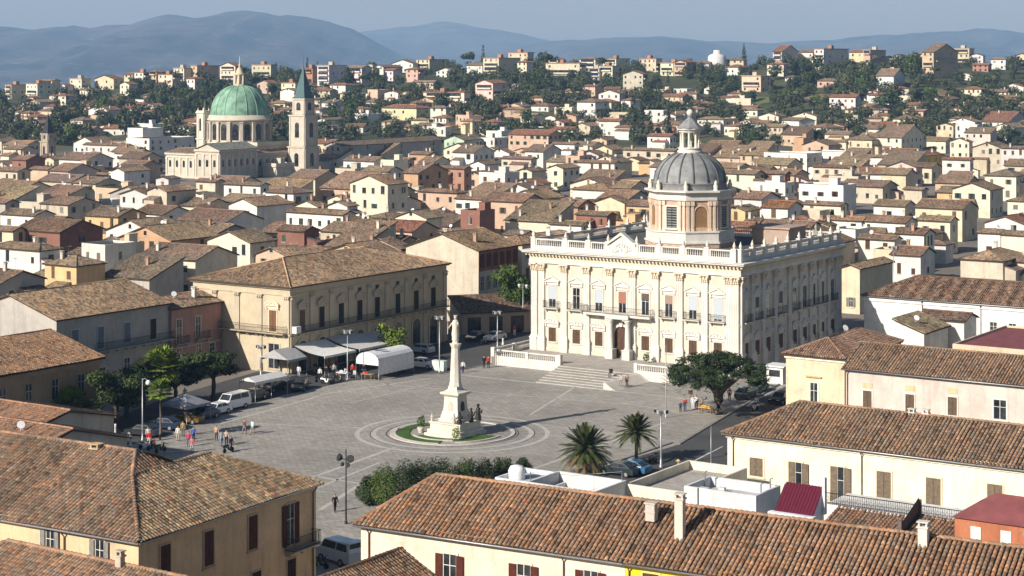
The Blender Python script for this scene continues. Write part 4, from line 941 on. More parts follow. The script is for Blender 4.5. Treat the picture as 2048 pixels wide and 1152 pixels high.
# terraces and sheds between the long houses
t, w, d, o = block('terrace_block', 'white flat roofed block with high parapets and a grey terrace, left of the maroon shed', 1368, 1512, 1561, 992, 8.3, (.60,.60,.595), 'roof_felt', .8)
b = MB(); b.box(w*.44, w*.44+.35, -.03, .02, 6.6, 7.0); b.build('vent', M['glass_dark'], t)
for x, y, s in ((.8, .9, .5), (1.7, 2.6, .35)): b = MB(); b.box(x, x+s*1.6, y, y+s, 8.3, 8.3+s*1.2); b.build('air_conditioner', M['paint'], t, (.5,.5,.48))
for x, y in ((.3, 3.0), (w-.3, 1.5), (w-.5, 3.6)): b = MB(); b.tube([(x,y,8.3), (x,y,9.7), (x+.2,y,9.8)], .06, 6); b.build('vent_pipe', M['galv'], t)
b = MB(); b.tube([(w*.2,-.06,9.1), (w*.2,-.06,4)], .05, 6); b.build('drainpipe', M['terracotta'], t, (.3,.28,.26))
t, w, d, o = block('terrace_block', 'low white walled terrace in front of the dark hedge', 1052, 1190, 1253, 984, 4.0, (.58,.58,.57), 'roof_felt', 1.7)
b = MB(); 
for k in range(18): b.box(w*.35+k*.33, w*.35+k*.33+.05, -.3, -.25, 3.2, 5.0)
b.box(w*.35, w*.35+5.7, -.3, -.25, 4.8, 4.86); b.build('railing', M['iron'], t)
b = MB(); b.box(1.0, 2.6, 1.2, 2.2, 4.0, 5.0); b.build('storage_box', M['wood'], t, (.25,.2,.15)); b = MB(); b.tube([(.3,.3,4), (.3,.3,6.6)], .04, 5); b.tube([(w-.3,d-.3,4), (w-.3,d-.3,6.6)], .04, 5); b.tube([(.3,.3,6.5), (w*.5,d*.5,6.2), (w-.3,d-.3,6.5)], .015, 4); b.build('clothes_line', M['galv'], t)
t, w, d, o = block('terrace_block', 'grey white low block with a rounded water tank beside the hedge', 990, 1110, 1140, 972, 4.4, (.62,.63,.65), 'roof_felt', .4, dep=5)
b = MB(); b.lathe([(.75,4.4), (.8,5.2), (.6,5.6), (.1,5.7)], 12, (1.1, 2)); b.build('tank', M['paint'], t, (.75,.75,.75))
t, w, d, o = block('terrace_block', 'sunlit cream terrace with low walls behind the bottom tiled ridge', 1250, 1372, 1440, 985, 4.6, (.72,.66,.54), 'paving_light', .8, dep=12)
# maroon metal lean-to
c = P(1626, 1032, 8.6); w = -along(c, U, 1548); o = c-U*w; d = 2.0
t = thing('metal_shed', 'lean-to with a maroon ribbed metal roof between white walls', 'shed', (o.x, o.y, 0), ROT)
b = MB(); b.prism([(0,0), (w,0), (w,d), (0,d)], -.2, 8.5, 0, top=False); b.face(((w,0,8.5), (w,d,8.5), (w,d,10.4))); b.face(((0,d,8.5), (0,0,8.5), (0,d,10.4))); b.face(((w,d,8.5), (0,d,8.5), (0,d,10.4), (w,d,10.4))); b.box(-.25, w+.25, -.6, -.004, 6, 8.6); b.build('wall', M['plaster'], t, (.72,.74,.78))
b = MB(); n = 12; k3 = 1.9/2.0
for k in range(n): x = .1+(w-.1)*k/n; b.face(((x,-.2,8.5), (x+w/n-.1,-.2,8.5), (x+w/n-.1,d,8.55+d*k3), (x,d,8.55+d*k3))); b.face(((x+w/n-.1,-.2,8.5), (x+w/n,-.2,8.42), (x+w/n,d,8.47+d*k3), (x+w/n-.1,d,8.55+d*k3))); b.face(((x,-.2,8.42), (x,-.2,8.5), (x,d,8.55+d*k3), (x,d,8.47+d*k3)))
b.build('roof', M['paint'], t, (.095,.011,.026)); b = MB(); b.xprism([(w+.02, 8.4), (w+.25, 8.4), (w+.25, 11.2), (w+.02, 11.2)], d-.4, d); b.build('post', M['plaster'], t, (.6,.6,.62))
def lean(name, lab, px, py, z, w, d, tp, rcol, wall):
    o = P(px, py, z); t = thing(name, lab, 'shed', (o.x, o.y, 0), ROT); r_, gab = make_roof(t, w, d, z, 'm', tp, 'tiles', rcol, ov=.15, seed=int(px), rr=.15)
    b = MB(); b.prism([(0,0), (w,0), (w,d), (0,d)], -.2, z, 0, top=False); [b.face(g_) for g_ in gab]; b.build('wall', M['plaster'], t, wall); return t
lean('lean_to', 'tiled lean-to roof right of the maroon metal shed', 1640, 1056, 8.4, 5.4, 3.6, .22, (.20,.125,.085), (.66,.66,.66)); t = lean('lean_to', 'tiled lean-to roof beside the orange box room at the right edge', 1808, 1074, 8.4, 6.0, 3.6, .22, (.21,.13,.085), (.6,.55,.5))
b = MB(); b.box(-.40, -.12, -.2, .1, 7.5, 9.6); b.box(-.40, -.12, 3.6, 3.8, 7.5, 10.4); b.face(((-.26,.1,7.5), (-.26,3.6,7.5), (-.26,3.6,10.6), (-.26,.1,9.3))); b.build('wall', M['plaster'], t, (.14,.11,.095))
# terrace with iron railing in front of the pale yellow house
c = P(1650, 1008, 4.6); t = thing('roof_terrace', 'terrace ledge with wavy iron railing under the pale yellow house windows', 'terrace', (c.x, c.y, 0), ROT)
b = MB(); b.box(0, 16, 0, 5, -.1, 4.6); b.build('wall', M['plaster'], t, (.72,.70,.66)); b = MB(); b.box(0, 16, .1, .15, 5.55, 5.62); b.box(0, 16, .1, .15, 4.72, 4.78)
for k in range(80): b.box(k*.2, k*.2+.03, .11, .14, 4.6, 5.6)
for k in range(40): b.tube([(k*.4+.2+.13*math.cos(q*PI/4), .125, 5.1+.22*math.sin(q*PI/4)) for q in range(9)], .014, 4)
b.build('railing', M['iron'], t)
# orange box room
c = P(1985, 1075, 9.2); w = -along(c, U, 1912)+.1; o = c-U*w
t = thing('box_room', 'orange walled box room with a dark red sheet roof and two pale panels at the right edge', 'shed', (o.x, o.y, 0), ROT)
b = MB(); b.prism([(0,0), (9,0), (9,6), (0,6)], -.2, 10.3, 0, top=False); b.build('wall', M['plaster'], t, (.45,.165,.085)); b = MB(); b.face(((-.2,-.2,10.3), (9.2,-.2,10.3), (9.2,3,11.7), (-.2+2.2,3,11.7))); b.face(((9.2,6.2,10.3), (-.2,6.2,10.3), (2,3,11.7), (9.2,3,11.7))); b.face(((-.2,6.2,10.3), (-.2,-.2,10.3), (2,3,11.7))); b.build('roof', M['maroon_sheet'], t)
for x in (1.2, 3.4): b = MB(); b.box(x, x+.75, -.05, -.004, 8.9, 9.8); b.build('panel', M['paint'], t, (.75,.72,.66))
t, w, d, o = block('flat_roof_house', 'house with a broad flat maroon roof at the right edge', 1905, 2075, 2120, 702, 7.4, (.62,.50,.36), 'maroon_sheet', .25, 'house', dep=20)
t = house(1838, 1928, 1942, 640, 7.6, 'u', 'white', 'dark brown', .3, 77, dep=5, win=False, chim=0, label='small white house with dark tiles beside the broad maroon flat roof')
t = house(1790, 1848, 1870, 664, 7.0, 'r', 'white', 'tan', .35, 78, dep=9, win=False, chim=0, label='narrow white house with a tan slope right behind the cream hip roofed house')
# --- left side of the square ----------------------------------------------------------------------------------------------
# brown palace end, its wall along the street in shade
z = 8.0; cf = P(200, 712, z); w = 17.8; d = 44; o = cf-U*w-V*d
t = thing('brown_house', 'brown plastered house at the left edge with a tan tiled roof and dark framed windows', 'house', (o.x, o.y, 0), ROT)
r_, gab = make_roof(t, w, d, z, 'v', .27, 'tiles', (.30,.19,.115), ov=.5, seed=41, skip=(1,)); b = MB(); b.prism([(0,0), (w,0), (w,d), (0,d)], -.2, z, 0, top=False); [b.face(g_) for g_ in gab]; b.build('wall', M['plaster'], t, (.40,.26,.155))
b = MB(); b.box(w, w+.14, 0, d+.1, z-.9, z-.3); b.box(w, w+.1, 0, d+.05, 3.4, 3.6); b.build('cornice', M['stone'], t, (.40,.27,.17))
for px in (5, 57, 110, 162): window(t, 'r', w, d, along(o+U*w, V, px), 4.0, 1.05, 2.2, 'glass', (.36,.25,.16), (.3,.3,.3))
# grey plaster house and pink house
t = house(-70, 113, 340, 638, 10.2, 'v', 'grey', (.30,.225,.150), .30, 81, win=False, chim=0, mode='corr', label='long grey plastered house with a mossy left gable and a full length balcony'); hh = HOUSES[-1]; oc = hh['o']+U*hh['w']; q_ = (t, oc, V, 'r', hh['w'], hh['d'])
for px, y0, y1, k, c in ((150, 660, 683, 'closed', (.20,.24,.30)), (201, 653, 696, 'closed', (.20,.24,.30)), (254, 645, 684, 'closed', (.20,.24,.30)), (306, 637, 677, 'closed', (.055,.04,.04))): winpx(*q_, px, y0, y1, 1.15, k, (.52,.5,.47), c)
balcony(t, 'r', hh['w'], hh['d'], along(oc, V, 268), zat(oc, V, 268, 688), along(oc, V, 338)-along(oc, V, 190), 1.0, 1.0, (.45,.43,.40), .15)
for px, y0 in ((205, 735), (254, 715), (308, 704)): winpx(*q_, px, y0, y0+32, 1.1, 'glass', (.5,.48,.45))
b = MB(); b.tube([(hh['w']+.1, hh['d']-.2, 10.0), (hh['w']+.1, hh['d']-.2, 0)], .06, 6); b.build('drainpipe', M['galv'], t)
t = house(262, 343, 443, 616, 9.4, 'v', (.42,.25,.21), (.30,.225,.150), .30, 82, win=False, chim=1, mode='corr', label='dusty pink house with two small iron balconies beside the arcaded palace'); hh = HOUSES[-1]; oc = hh['o']+U*hh['w']; q_ = (t, oc, V, 'r', hh['w'], hh['d'])
for px, y0, y1 in ((358, 639, 684), (396, 632, 674), (358, 697, 719), (397, 688, 709), (424, 686, 706)): winpx(*q_, px, y0, y1, 1.05, 'glass', (.60,.48,.43))
for px, y in ((360, 686), (402, 676)): balcony(t, 'r', hh['w'], hh['d'], along(oc, V, px), zat(oc, V, px, y), 2.6, .8, 1.0, (.4,.35,.32), .14)
z_ = zat(oc, V, 390, 690); b = MB(); b.box(hh['w'], hh['w']+.08, 0, hh['d'], z_, z_+.15); b.build('string_course', M['stone'], t, (.58,.45,.40))
# low houses in front of the trees at left
t = house(-150, 22, 197, 925, 5.6, 'u', 'grey', (.27,.185,.12), .26, 83, win=False, chim=0, mode='tiles', dep=15, label='low grey gabled house with a flat patch on its roof at the left edge')
t = house(-150, 40, 196, 868, 5.4, 'u', 'beige', (.28,.195,.125), .22, 84, win=False, chim=0, mode='tiles', dep=13, label='long low tan tiled roof below the fan palm at the left edge')
# --- arcaded palace --------------------------------------------------------------------------------------------------------
z = 12.3; c = P(580, 571, z); w = -along(c, U, 386); d = along(c, V, 893); o = c-U*w; AC = (.50,.42,.295); AS = (.50,.425,.315)
t = thing('arcaded_palace', 'long ochre stone palace with an arcade and pedimented windows, facing the column', 'palace', (o.x, o.y, 0), ROT); arc = t
make_roof(t, w, d, z, 'h', .28, 'corr', (.33,.245,.16), ov=.6, seed=91, rr=.16)
# the town-side slope is an older, darker tiling
b = MB(); b.prism([(0,0), (w,0), (w,d), (0,d)], -.2, z, 0, top=False); b.build('wall', M['stone'], t, AC)
for z0, z1, q in ((z-.55, z-.12, .35), (z-1.5, z-1.3, .12), (5.25, 5.45, .1)):
    b = MB(); b.prism([(-q,-q), (w+q,-q), (w+q,d+q), (-q,d+q)], z0, z1, 0, bottom=True); b.build('cornice' if q > .3 else 'string_course', M['stone'], t, AS)
def apil():
    b = MB(); b.box(-.42, .42, -.16, 0, 5.5, z-2.1); b.box(-.42, .42, -.14, 0, .2, 5.2); b.box(-.5, .5, -.24, 0, .2, 1.2); return b.mesh('pilaster', [M['stone']])
def acap():
    b = MB(); b.box(-.45, .45, -.22, 0, z-2.1, z-1.6); b.box(-.6, .6, -.34, 0, z-1.6, z-1.5)
    for s in (-1, 0, 1): b.ball((s*.32, -.26, z-1.85), .16, .12, .2, 6, 4)
    return b.mesh('capital', [M['stone']])
for face, xs in (('f', [.5, along(o, U, 430), along(o, U, 475), along(o, U, 520), w-.5]), ('r', [.5]+[along(c, V, p) for p in (623, 662, 700, 737, 773, 812, 849)]+[d-.5])):
    for x in xs: q = place(link('pilaster', proto('apil', apil), t, AS), face, w, d, x, 0); link('capital', proto('acap', acap), q, AS)
WX = [along(c, V, p) for p in (604, 643, 682, 719, 754, 795, 832, 866)]
for i, x in enumerate(WX):
    q = window(t, 'r', w, d, x, 5.75, 1.15, 2.9, 'closed', AS, ((.17,.10,.06) if i == 0 else (.04,.035,.035))); link('pediment', proto('ped2', lambda: ped_mesh(1.3, False)), q, AS, (0, 0, 3.1))
    if i >= 3: window(t, 'r', w, d, x, z-2.6, .7, .8, 'closed', None, (.10,.08,.07), detail=1)
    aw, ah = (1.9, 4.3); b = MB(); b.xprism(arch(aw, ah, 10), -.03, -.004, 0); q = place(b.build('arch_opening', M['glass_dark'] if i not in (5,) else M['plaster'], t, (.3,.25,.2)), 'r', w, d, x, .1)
    b = MB(); n = 10; r0, r1 = aw/2, aw/2+.3; zc = ah-aw/2
    for k in range(n): a0, a1 = PI*k/n, PI*(k+1)/n; b.xprism([(r0*math.cos(a0), zc+r0*math.sin(a0)), (r1*math.cos(a0), zc+r1*math.sin(a0)), (r1*math.cos(a1), zc+r1*math.sin(a1)), (r0*math.cos(a1), zc+r0*math.sin(a1))], -.14, 0)
    for s in (-1, 1): b.box(s*(r0+.15)-.15, s*(r0+.15)+.15, -.14, 0, 0, zc)
    b.build('arch_surround', M['stone'], q, AS)
xa, xb = along(c, V, 593), along(c, V, 772); balcony(t, 'r', w, d, (xa+xb)/2, 5.6, xb-xa, 1.1, 1.0, AS, .16); xa, xb = along(c, V, 783), along(c, V, 888); balcony(t, 'r', w, d, (xa+xb)/2, 5.6, xb-xa, 1.1, 1.0, AS, .16)
x = along(o, U, 546); q = window(t, 'f', w, d, x, 5.75, 1.3, 2.9, 'closed', (.76,.66,.48), (.24,.12,.06)); link('pediment', proto('ped3', lambda: ped_mesh(1.5, True)), q, (.72,.62,.45), (0, 0, 3.1))
balcony(t, 'f', w, d, w*.5, 5.6, w-1.0, 1.0, 1.0, AS, .16); window(t, 'f', w, d, along(o, U, 548), .6, 2.0, 3.4, 'glass', AS, detail=1)
q = MB(); q.box(-.5, .5, -1.0, -.15, 5.65, 6.6); place(q.build('air_conditioner', M['paint'], t, (.6,.6,.58)), 'r', w, d, .7, 0)
# --- behind the palace gap: big pale gable, shops, tall roofs -----------------------------------------------------------------
t = house(812, 957, 1036, 500, 12.2, 'v', 'stone', (.25,.175,.115), .33, 95, win=False, chim=2, mode='corr', label='tall pale gabled house with red brown upper floor behind the arcaded palace'); hh = HOUSES[-1]; oc = hh['o']+U*hh['w']
b = MB(); b.box(hh['w'], hh['w']+.06, 0, hh['d'], 8.6, 12.1); b.build('upper_wall', M['plaster'], t, (.30,.13,.09))
for k in range(6):
    for z2, kk in ((9.2, 'closed'), (5.5, 'glass')): window(t, 'r', hh['w'], hh['d'], hh['d']*(k+.5)/6, z2, 1.1, 2.2, kk, None, (.14,.05,.035), off=.07, detail=1)
house(880, 922, 938, 534, 8.2, 'h', 'beige', 'tan', .32, 96, dep=7, label='small tan roofed house squeezed behind the arcaded palace corner')
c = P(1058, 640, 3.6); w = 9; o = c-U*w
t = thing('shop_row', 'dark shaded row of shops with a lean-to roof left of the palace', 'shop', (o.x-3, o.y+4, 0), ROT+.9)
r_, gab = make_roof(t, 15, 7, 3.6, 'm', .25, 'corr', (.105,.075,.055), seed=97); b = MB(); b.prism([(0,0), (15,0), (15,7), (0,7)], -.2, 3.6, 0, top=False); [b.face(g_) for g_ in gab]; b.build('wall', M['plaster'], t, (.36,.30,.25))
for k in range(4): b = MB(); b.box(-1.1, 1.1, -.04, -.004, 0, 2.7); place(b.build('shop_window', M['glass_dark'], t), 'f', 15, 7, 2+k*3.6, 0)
# ---------------------------------------------------------------- the old town behind the square
REG = {'A': (0,0), 'B': (680,0), 'C': (1348,0), 'D': (0,330), 'E': (600,330), 'F': (1348,330)}
def T(reg, L, c, r, ye, form='u', wall='cream', roof='brown', z=7.5, **k):
    ox, oy = REG[reg]; q = 2.88; k.setdefault('tp', .34)
    return house(ox+L/q, ox+c/q, ox+r/q, oy+ye/q, z, form, wall, roof, **k)
TOWN = [
 ('D',-100,108,322,150,'u','pale cream','brown'), ('D',322,455,520,140,'u','beige','tan'), ('D',85,345,592,385,'u','red brown','dark brown'), ('D',-60,228,350,490,'h','white','brown'),
 ('D',258,440,605,578,'h','ochre','tan'), ('D',-130,-5,258,680,'u','grey','brown'), ('D',690,985,1000,432,'v','orange','brown',7.5,dict(dep=14)), ('D',795,1125,1368,545,'u','pale cream','grey brown',7),
 ('D',470,605,690,475,'f','white','brown',7.5,dict(dep=8)), ('D',605,690,720,470,'f','beige','brown',7,dict(dep=7)), ('D',490,680,842,297,'u','ochre','grey brown'), ('D',770,938,1105,283,'u','white','dark brown'),
 ('D',1015,1293,1512,330,'u','white','brown'), ('D',1195,1440,1585,445,'v','pale cream','grey brown'), ('D',1475,1650,1790,520,'v','salmon','tan',7), ('D',1650,1975,2050,285,'u','white','brown',8.5),
 ('D',1600,1752,1838,380,'u','red brown','dark brown'), ('D',848,960,1128,150,'v','beige','tan',8.5), ('D',1130,1240,1290,95,'u','beige','grey brown'), ('D',1290,1500,1545,115,'u','white','grey brown'),
 ('D',1318,1480,1680,235,'v','white','tan'), ('D',1530,1690,1795,160,'h','white','brown'), ('D',1660,1815,1968,75,'u','cream','brown',8), ('D',-60,30,112,218,'u','grey','brown'), ('D',5,200,315,290,'u','white','grey brown'), ('D',-60,75,150,378,'u','cream','brown'),
 ('D',590,860,870,655,'m','grey','grey brown',5,dict(dep=9)), ('D',1700,1830,1850,238,'v','pale cream','brown',6), ('D',1890,2000,2060,235,'v','white','tan',7),
 ('A',288,392,556,985,'u','pale pink','brown'), ('A',172,275,330,975,'u','salmon','brown',7), ('A',-50,100,176,985,'u','beige','brown'), ('A',640,715,860,985,'v','white','tan'), ('A',340,500,650,920,'u','pale grey','grey brown',8),
 ('A',70,150,260,920,'u','red brown','brown'), ('A',243,310,380,918,'v','cream','brown',7), ('A',20,120,200,858,'u','beige','brown'), ('A',480,727,735,838,'u','pale grey','brown',8), ('A',570,640,690,728,'v','white','brown'), ('A',215,440,570,748,'u','tan','brown'),
 ('E',290,505,622,110,'v','pale cream','tan',11.5), ('E',680,905,940,158,'h','salmon','brown',8), ('E',600,680,855,45,'u','orange','brown',9.5), ('E',1048,1282,1405,212,'u','salmon','brown',9), ('E',160,262,355,200,'v','pale cream','tan',7),
 ('E',550,728,820,305,'v','pale cream','grey brown',7.5), ('E',252,408,545,350,'u','terracotta','dark brown',7), ('E',440,580,680,440,'u','tan','grey brown',6.5), ('E',330,580,610,480,'v','salmon','brown',6.5), ('E',895,1045,1060,197,'u','white','brown'),
 ('E',1590,1768,1810,290,'u','red brown','brown',7), ('E',1460,1600,1700,240,'u','orange','brown',7), ('E',1700,1870,1905,217,'v','cream','brown',7), ('E',1800,1900,2010,132,'u','beige','tan',8), ('E',925,1035,1045,275,'f','red brown','brown',8,dict(dep=6)), ('E',1100,1280,1640,452,'h','beige','tan',11.5,dict(tp=.28)),
 ('E',1440,1620,1660,345,'u','white','grey brown',7), ('E',1880,2010,2080,235,'u','ochre','brown',7),
 ('B',752,835,920,945,'v','white','brown'), ('B',800,950,960,1005,'f','white','brown',7,dict(dep=9)), ('B',1020,1105,1185,985,'v','pale cream','grey brown'), ('B',570,715,752,970,'u','terracotta','brown',8.5), ('B',1065,1170,1275,872,'u','white','grey brown',8),
 ('B',650,770,890,878,'u','white','grey brown',8), ('B',600,715,735,805,'v','green','grey brown',8,dict(dep=16)), ('B',970,1200,1210,778,'u','salmon','red',11,dict(dep=12,storeys=4)), ('B',1370,1580,1600,938,'u','white','brown'), ('B',1195,1285,1380,968,'v','pale cream','tan'),
 ('B',1630,1925,1940,868,'u','beige','brown',8), ('B',1380,1490,1545,892,'v','pale grey','brown'), ('B',400,510,560,888,'u','orange','brown'), ('B',20,195,280,928,'u','white','grey brown',8), ('B',930,1100,1115,915,'u','beige','grey brown'), ('B',455,540,635,933,'u','pale cream','brown'),
 ('B',745,890,905,800,'f','white','brown',8,dict(dep=14)), ('B',860,975,990,880,'v','white','brown',7), ('B',1220,1350,1370,830,'u','white','brown',8), ('B',1770,1900,1935,785,'u','white','red',8), ('B',1020,1150,1170,740,'f','pale grey','brown',9,dict(dep=12)), ('B',842,930,940,760,'f','white','brown',9,dict(dep=10)),
 ('B',315,390,420,920,'u','salmon','brown'), ('B',235,310,330,930,'f','pale cream','brown',8,dict(dep=9)), ('B',1300,1380,1400,905,'f','salmon','brown',7,dict(dep=10)),
 ('C',518,765,775,892,'f','white','brown',8,dict(dep=14)), ('C',768,1035,1045,885,'f','white','brown',8,dict(dep=14)), ('C',1328,1435,1545,897,'v','yellow','orange',8), ('C',720,975,1050,1078,'f','white','brown',8), ('C',465,640,695,1062,'f','white','brown',7.5),
 ('C',1190,1335,1395,1005,'u','cream','tan',8), ('C',1065,1190,1205,1002,'u','white','brown'), ('C',270,465,520,1002,'u','pale cream','brown'), ('C',520,640,670,1000,'u','red brown','brown'), ('C',1225,1395,1430,962,'v','pale pink','tan',7), ('C',1720,1885,1900,850,'v','stone','grey brown',11,dict(dep=12)),
 ('C',1165,1310,1455,792,'u','pale cream','brown',10), ('C',990,1140,1150,805,'h','cream','brown',9,dict(dep=12)), ('C',740,890,895,835,'v','salmon','brown',8,dict(dep=14)), ('C',690,745,760,800,'f','orange','brown',8,dict(dep=10)), ('C',395,525,605,842,'v','white','brown',7), ('C',1765,1925,2050,702,'u','white','red',12),
 ('C',1605,1820,1895,1092,'v','pale cream','brown',8), ('C',1790,1970,1985,1012,'h','pale cream','grey brown',8,dict(dep=11)), ('C',1040,1230,1245,905,'u','white','brown',8), ('C',1545,1705,1715,920,'u','white','red',8), ('C',1885,2060,2080,855,'u','pale grey','grey brown',11), ('C',1005,1145,1160,672,'h','white','brown',10,dict(dep=12)),
 ('C',160,330,440,862,'u','tan','brown',7), ('C',890,990,1010,815,'u','pale cream','tan',8), ('C',1705,1885,1900,935,'f','white','brown',5,dict(dep=8)), ('C',800,1020,1030,965,'u','beige','dark brown',7), ('C',985,1080,1100,1000,'u','pale cream','brown',6.5), ('C',1590,1700,1720,815,'v','pale cream','brown',8),
 ('C',1480,1590,1665,712,'f','white','brown',11,dict(dep=12)),  ('C',1420,1590,1690,628,'u','white','red',11), ('C',680,800,975,700,'u','white','brown',7), ('C',480,590,640,690,'u','white','brown',7), ('C',250,370,385,690,'u','white','brown',7),
 ('F',500,785,845,358,'u','white','brown'), ('F',400,485,515,332,'u','white','brown'), ('F',795,890,898,347,'v','cream','brown',7), ('F',505,655,740,247,'u','white','orange'), ('F',745,960,975,232,'u','pale cream','brown'), ('F',1060,1270,1280,430,'u','white','brown',6.5), ('F',1280,1440,1500,398,'u','white','dark brown',7.5),
 ('F',1150,1330,1390,237,'u','white','brown'), ('F',1390,1660,1745,252,'u','cream','brown',8), ('F',1405,1590,1635,322,'u','pale cream','tan'), ('F',1650,1895,1905,550,'h','stone','tan',6.5,dict(dep=14)), ('F',1905,2100,2120,560,'u','stone','brown',6), ('F',1750,1880,1890,392,'u','white','brown',6), ('F',1885,2090,2100,408,'u','pale cream','brown',6),
 ('F',1790,2020,2150,340,'v','pale grey','orange',7), ('F',290,410,495,262,'v','ochre','tan',7), ('F',880,1080,1090,320,'u','white','brown',6.5), ('F',1080,1330,1400,332,'u','white','brown',6.5), ('F',900,1045,1055,385,'f','white','brown',5.5,dict(dep=8)), ('F',1250,1420,1430,520,'u','white','brown',5.5,dict(dep=8)),
 ('F',962,1070,1260,592,'v','cream','tan',8), ('F',290,440,450,375,'u','terracotta','red',7,dict(dep=8)), ('F',660,840,850,275,'f','beige','brown',6,dict(dep=6)),
]
for e in TOWN:
    k = dict(e[8]) if len(e) > 8 and isinstance(e[8], dict) else (dict(e[9-1+1]) if len(e) > 9 else {})
    z = e[8] if len(e) > 8 and not isinstance(e[8], dict) else 7.5
    if len(e) > 9: k = dict(e[9])
    T(*e[:8], z, **k)
NMAN = len(HOUSES)
# fill the blocks between them with further houses on the same street grid
OBST = []                                                       # (centre u, centre v, half w, half d) in the town frame
def uv_(p): return (p.x*U.x+p.y*U.y, p.x*V.x+p.y*V.y)
for hh in HOUSES:
    c = hh['o']+U*hh['w']/2+V*hh['d']/2; OBST.append((*uv_(c), hh['w']/2, hh['d']/2))
for (px, py, w, d) in ((1367, 600, 60, 60), (440, 352, 60, 50), (520, 345, 60, 50), (610, 345, 40, 40)):
    OBST.append((*uv_(P(px, py, 0)), w/2, d/2))
rf = random.Random(77); fills = 0
cand = []
v0 = 260
while v0 < 1000:
    u0 = -700; dv = rf.uniform(10.5, 14)
    while u0 < 250:
        w = rf.uniform(8, 15); cand.append((u0, v0, w, dv*rf.uniform(.78, .95))); u0 += w*rf.uniform(.98, 1.10)
    v0 += dv*rf.choice([1.0, 1.05, 1.45])
rf.shuffle(cand)
def free(u, v, w, d, tol=.8):
    for a, b, hw, hd in OBST:
        if abs(u+w/2-a) < w/2+hw-tol and abs(v+d/2-b) < d/2+hd-tol: return False
    return True
STREETS = [((1905,560), (2000,330)), ((2000,330), (2040,290)), ((1790,640), (1905,560))]
SEG = [(P(*a), P(*b)) for a, b in STREETS]
def near_street(p):
    for a, b in SEG:
        d = b-a; t = max(0, min(1, (p-a).dot(d)/d.dot(d)))
        if (a+d*t-p).length < 9: return True
    return False
wl = ['cream', 'white', 'beige', 'pale cream', 'beige', 'tan', 'salmon', 'tan', 'pale grey', 'ochre', 'grey', 'pale pink', 'pale cream', 'stone', 'white', 'stone']
for u, v, w, d in cand:
    o = U*u+V*v; c = o+U*w/2+V*d/2; px, py = px_of(Vector((c.x, c.y, 4))) if c.y > 50 else (9e9, 0)
    if not (-60 < px < 2110) or c.y < 335 or c.y > 930: continue
    if px > 1040 and c.y < 330: continue
    lim = 960 if px < 700 else 930
    if c.y > lim or fills >= 125: continue
    if c.y > 700 and rf.random() < (c.y-700)/330: continue
    if c.y > 600 and 325 < px < 655: continue
    if not free(u, v, w, d) or near_street(c): continue
    OBST.append((u+w/2, v+d/2, w/2, d/2)); fills += 1
    form = rf.choice(['u', 'u', 'u', 'v', 'v', 'h', 'm', 'f' if c.y > 420 else 'u']); h = rf.uniform(4.4, 6.9)
    house_at(o, w, d, h, terr(c.x, c.y), form, rf.choice(wl), rf.choice(['brown', 'brown', 'tan', 'dark brown', 'grey brown', 'brown', 'tan', 'red']), rf.uniform(.28, .38), random.Random(fills), fills, ROT+R(rf.uniform(-4, 4)))
outb = 0; ro_ = random.Random(31)
for _ in range(6000):
    if outb >= 170: break
    px = ro_.uniform(-20, 2070); Yq = 335+540*ro_.random()**1.3; p = Vector(((px-CX)/F*Yq, Yq, 0)); w, d = ro_.uniform(3.5, 8), ro_.uniform(3.5, 7); u, v = uv_(p)
    if (Yq > 600 and 325 < px < 655) or not free(u, v, w, d, .3) or near_street(p): continue
    OBST.append((u+w/2, v+d/2, w/2, d/2)); outb += 1
    house_at(p, w, d, ro_.uniform(2.6, 5.4), 0, ro_.choice(['u','v','m','m','r','f','h']), ro_.choice(wl), ro_.choice(['brown','tan','grey brown','tan','dark brown']), ro_.uniform(.22,.34), random.Random(outb+400), outb+400, ROT+R(ro_.uniform(-5, 5)), win=ro_.random() < .4, chim=0, cat='outbuilding', name='outbuilding', annex=False)
print('houses', NMAN, 'fill', fills)
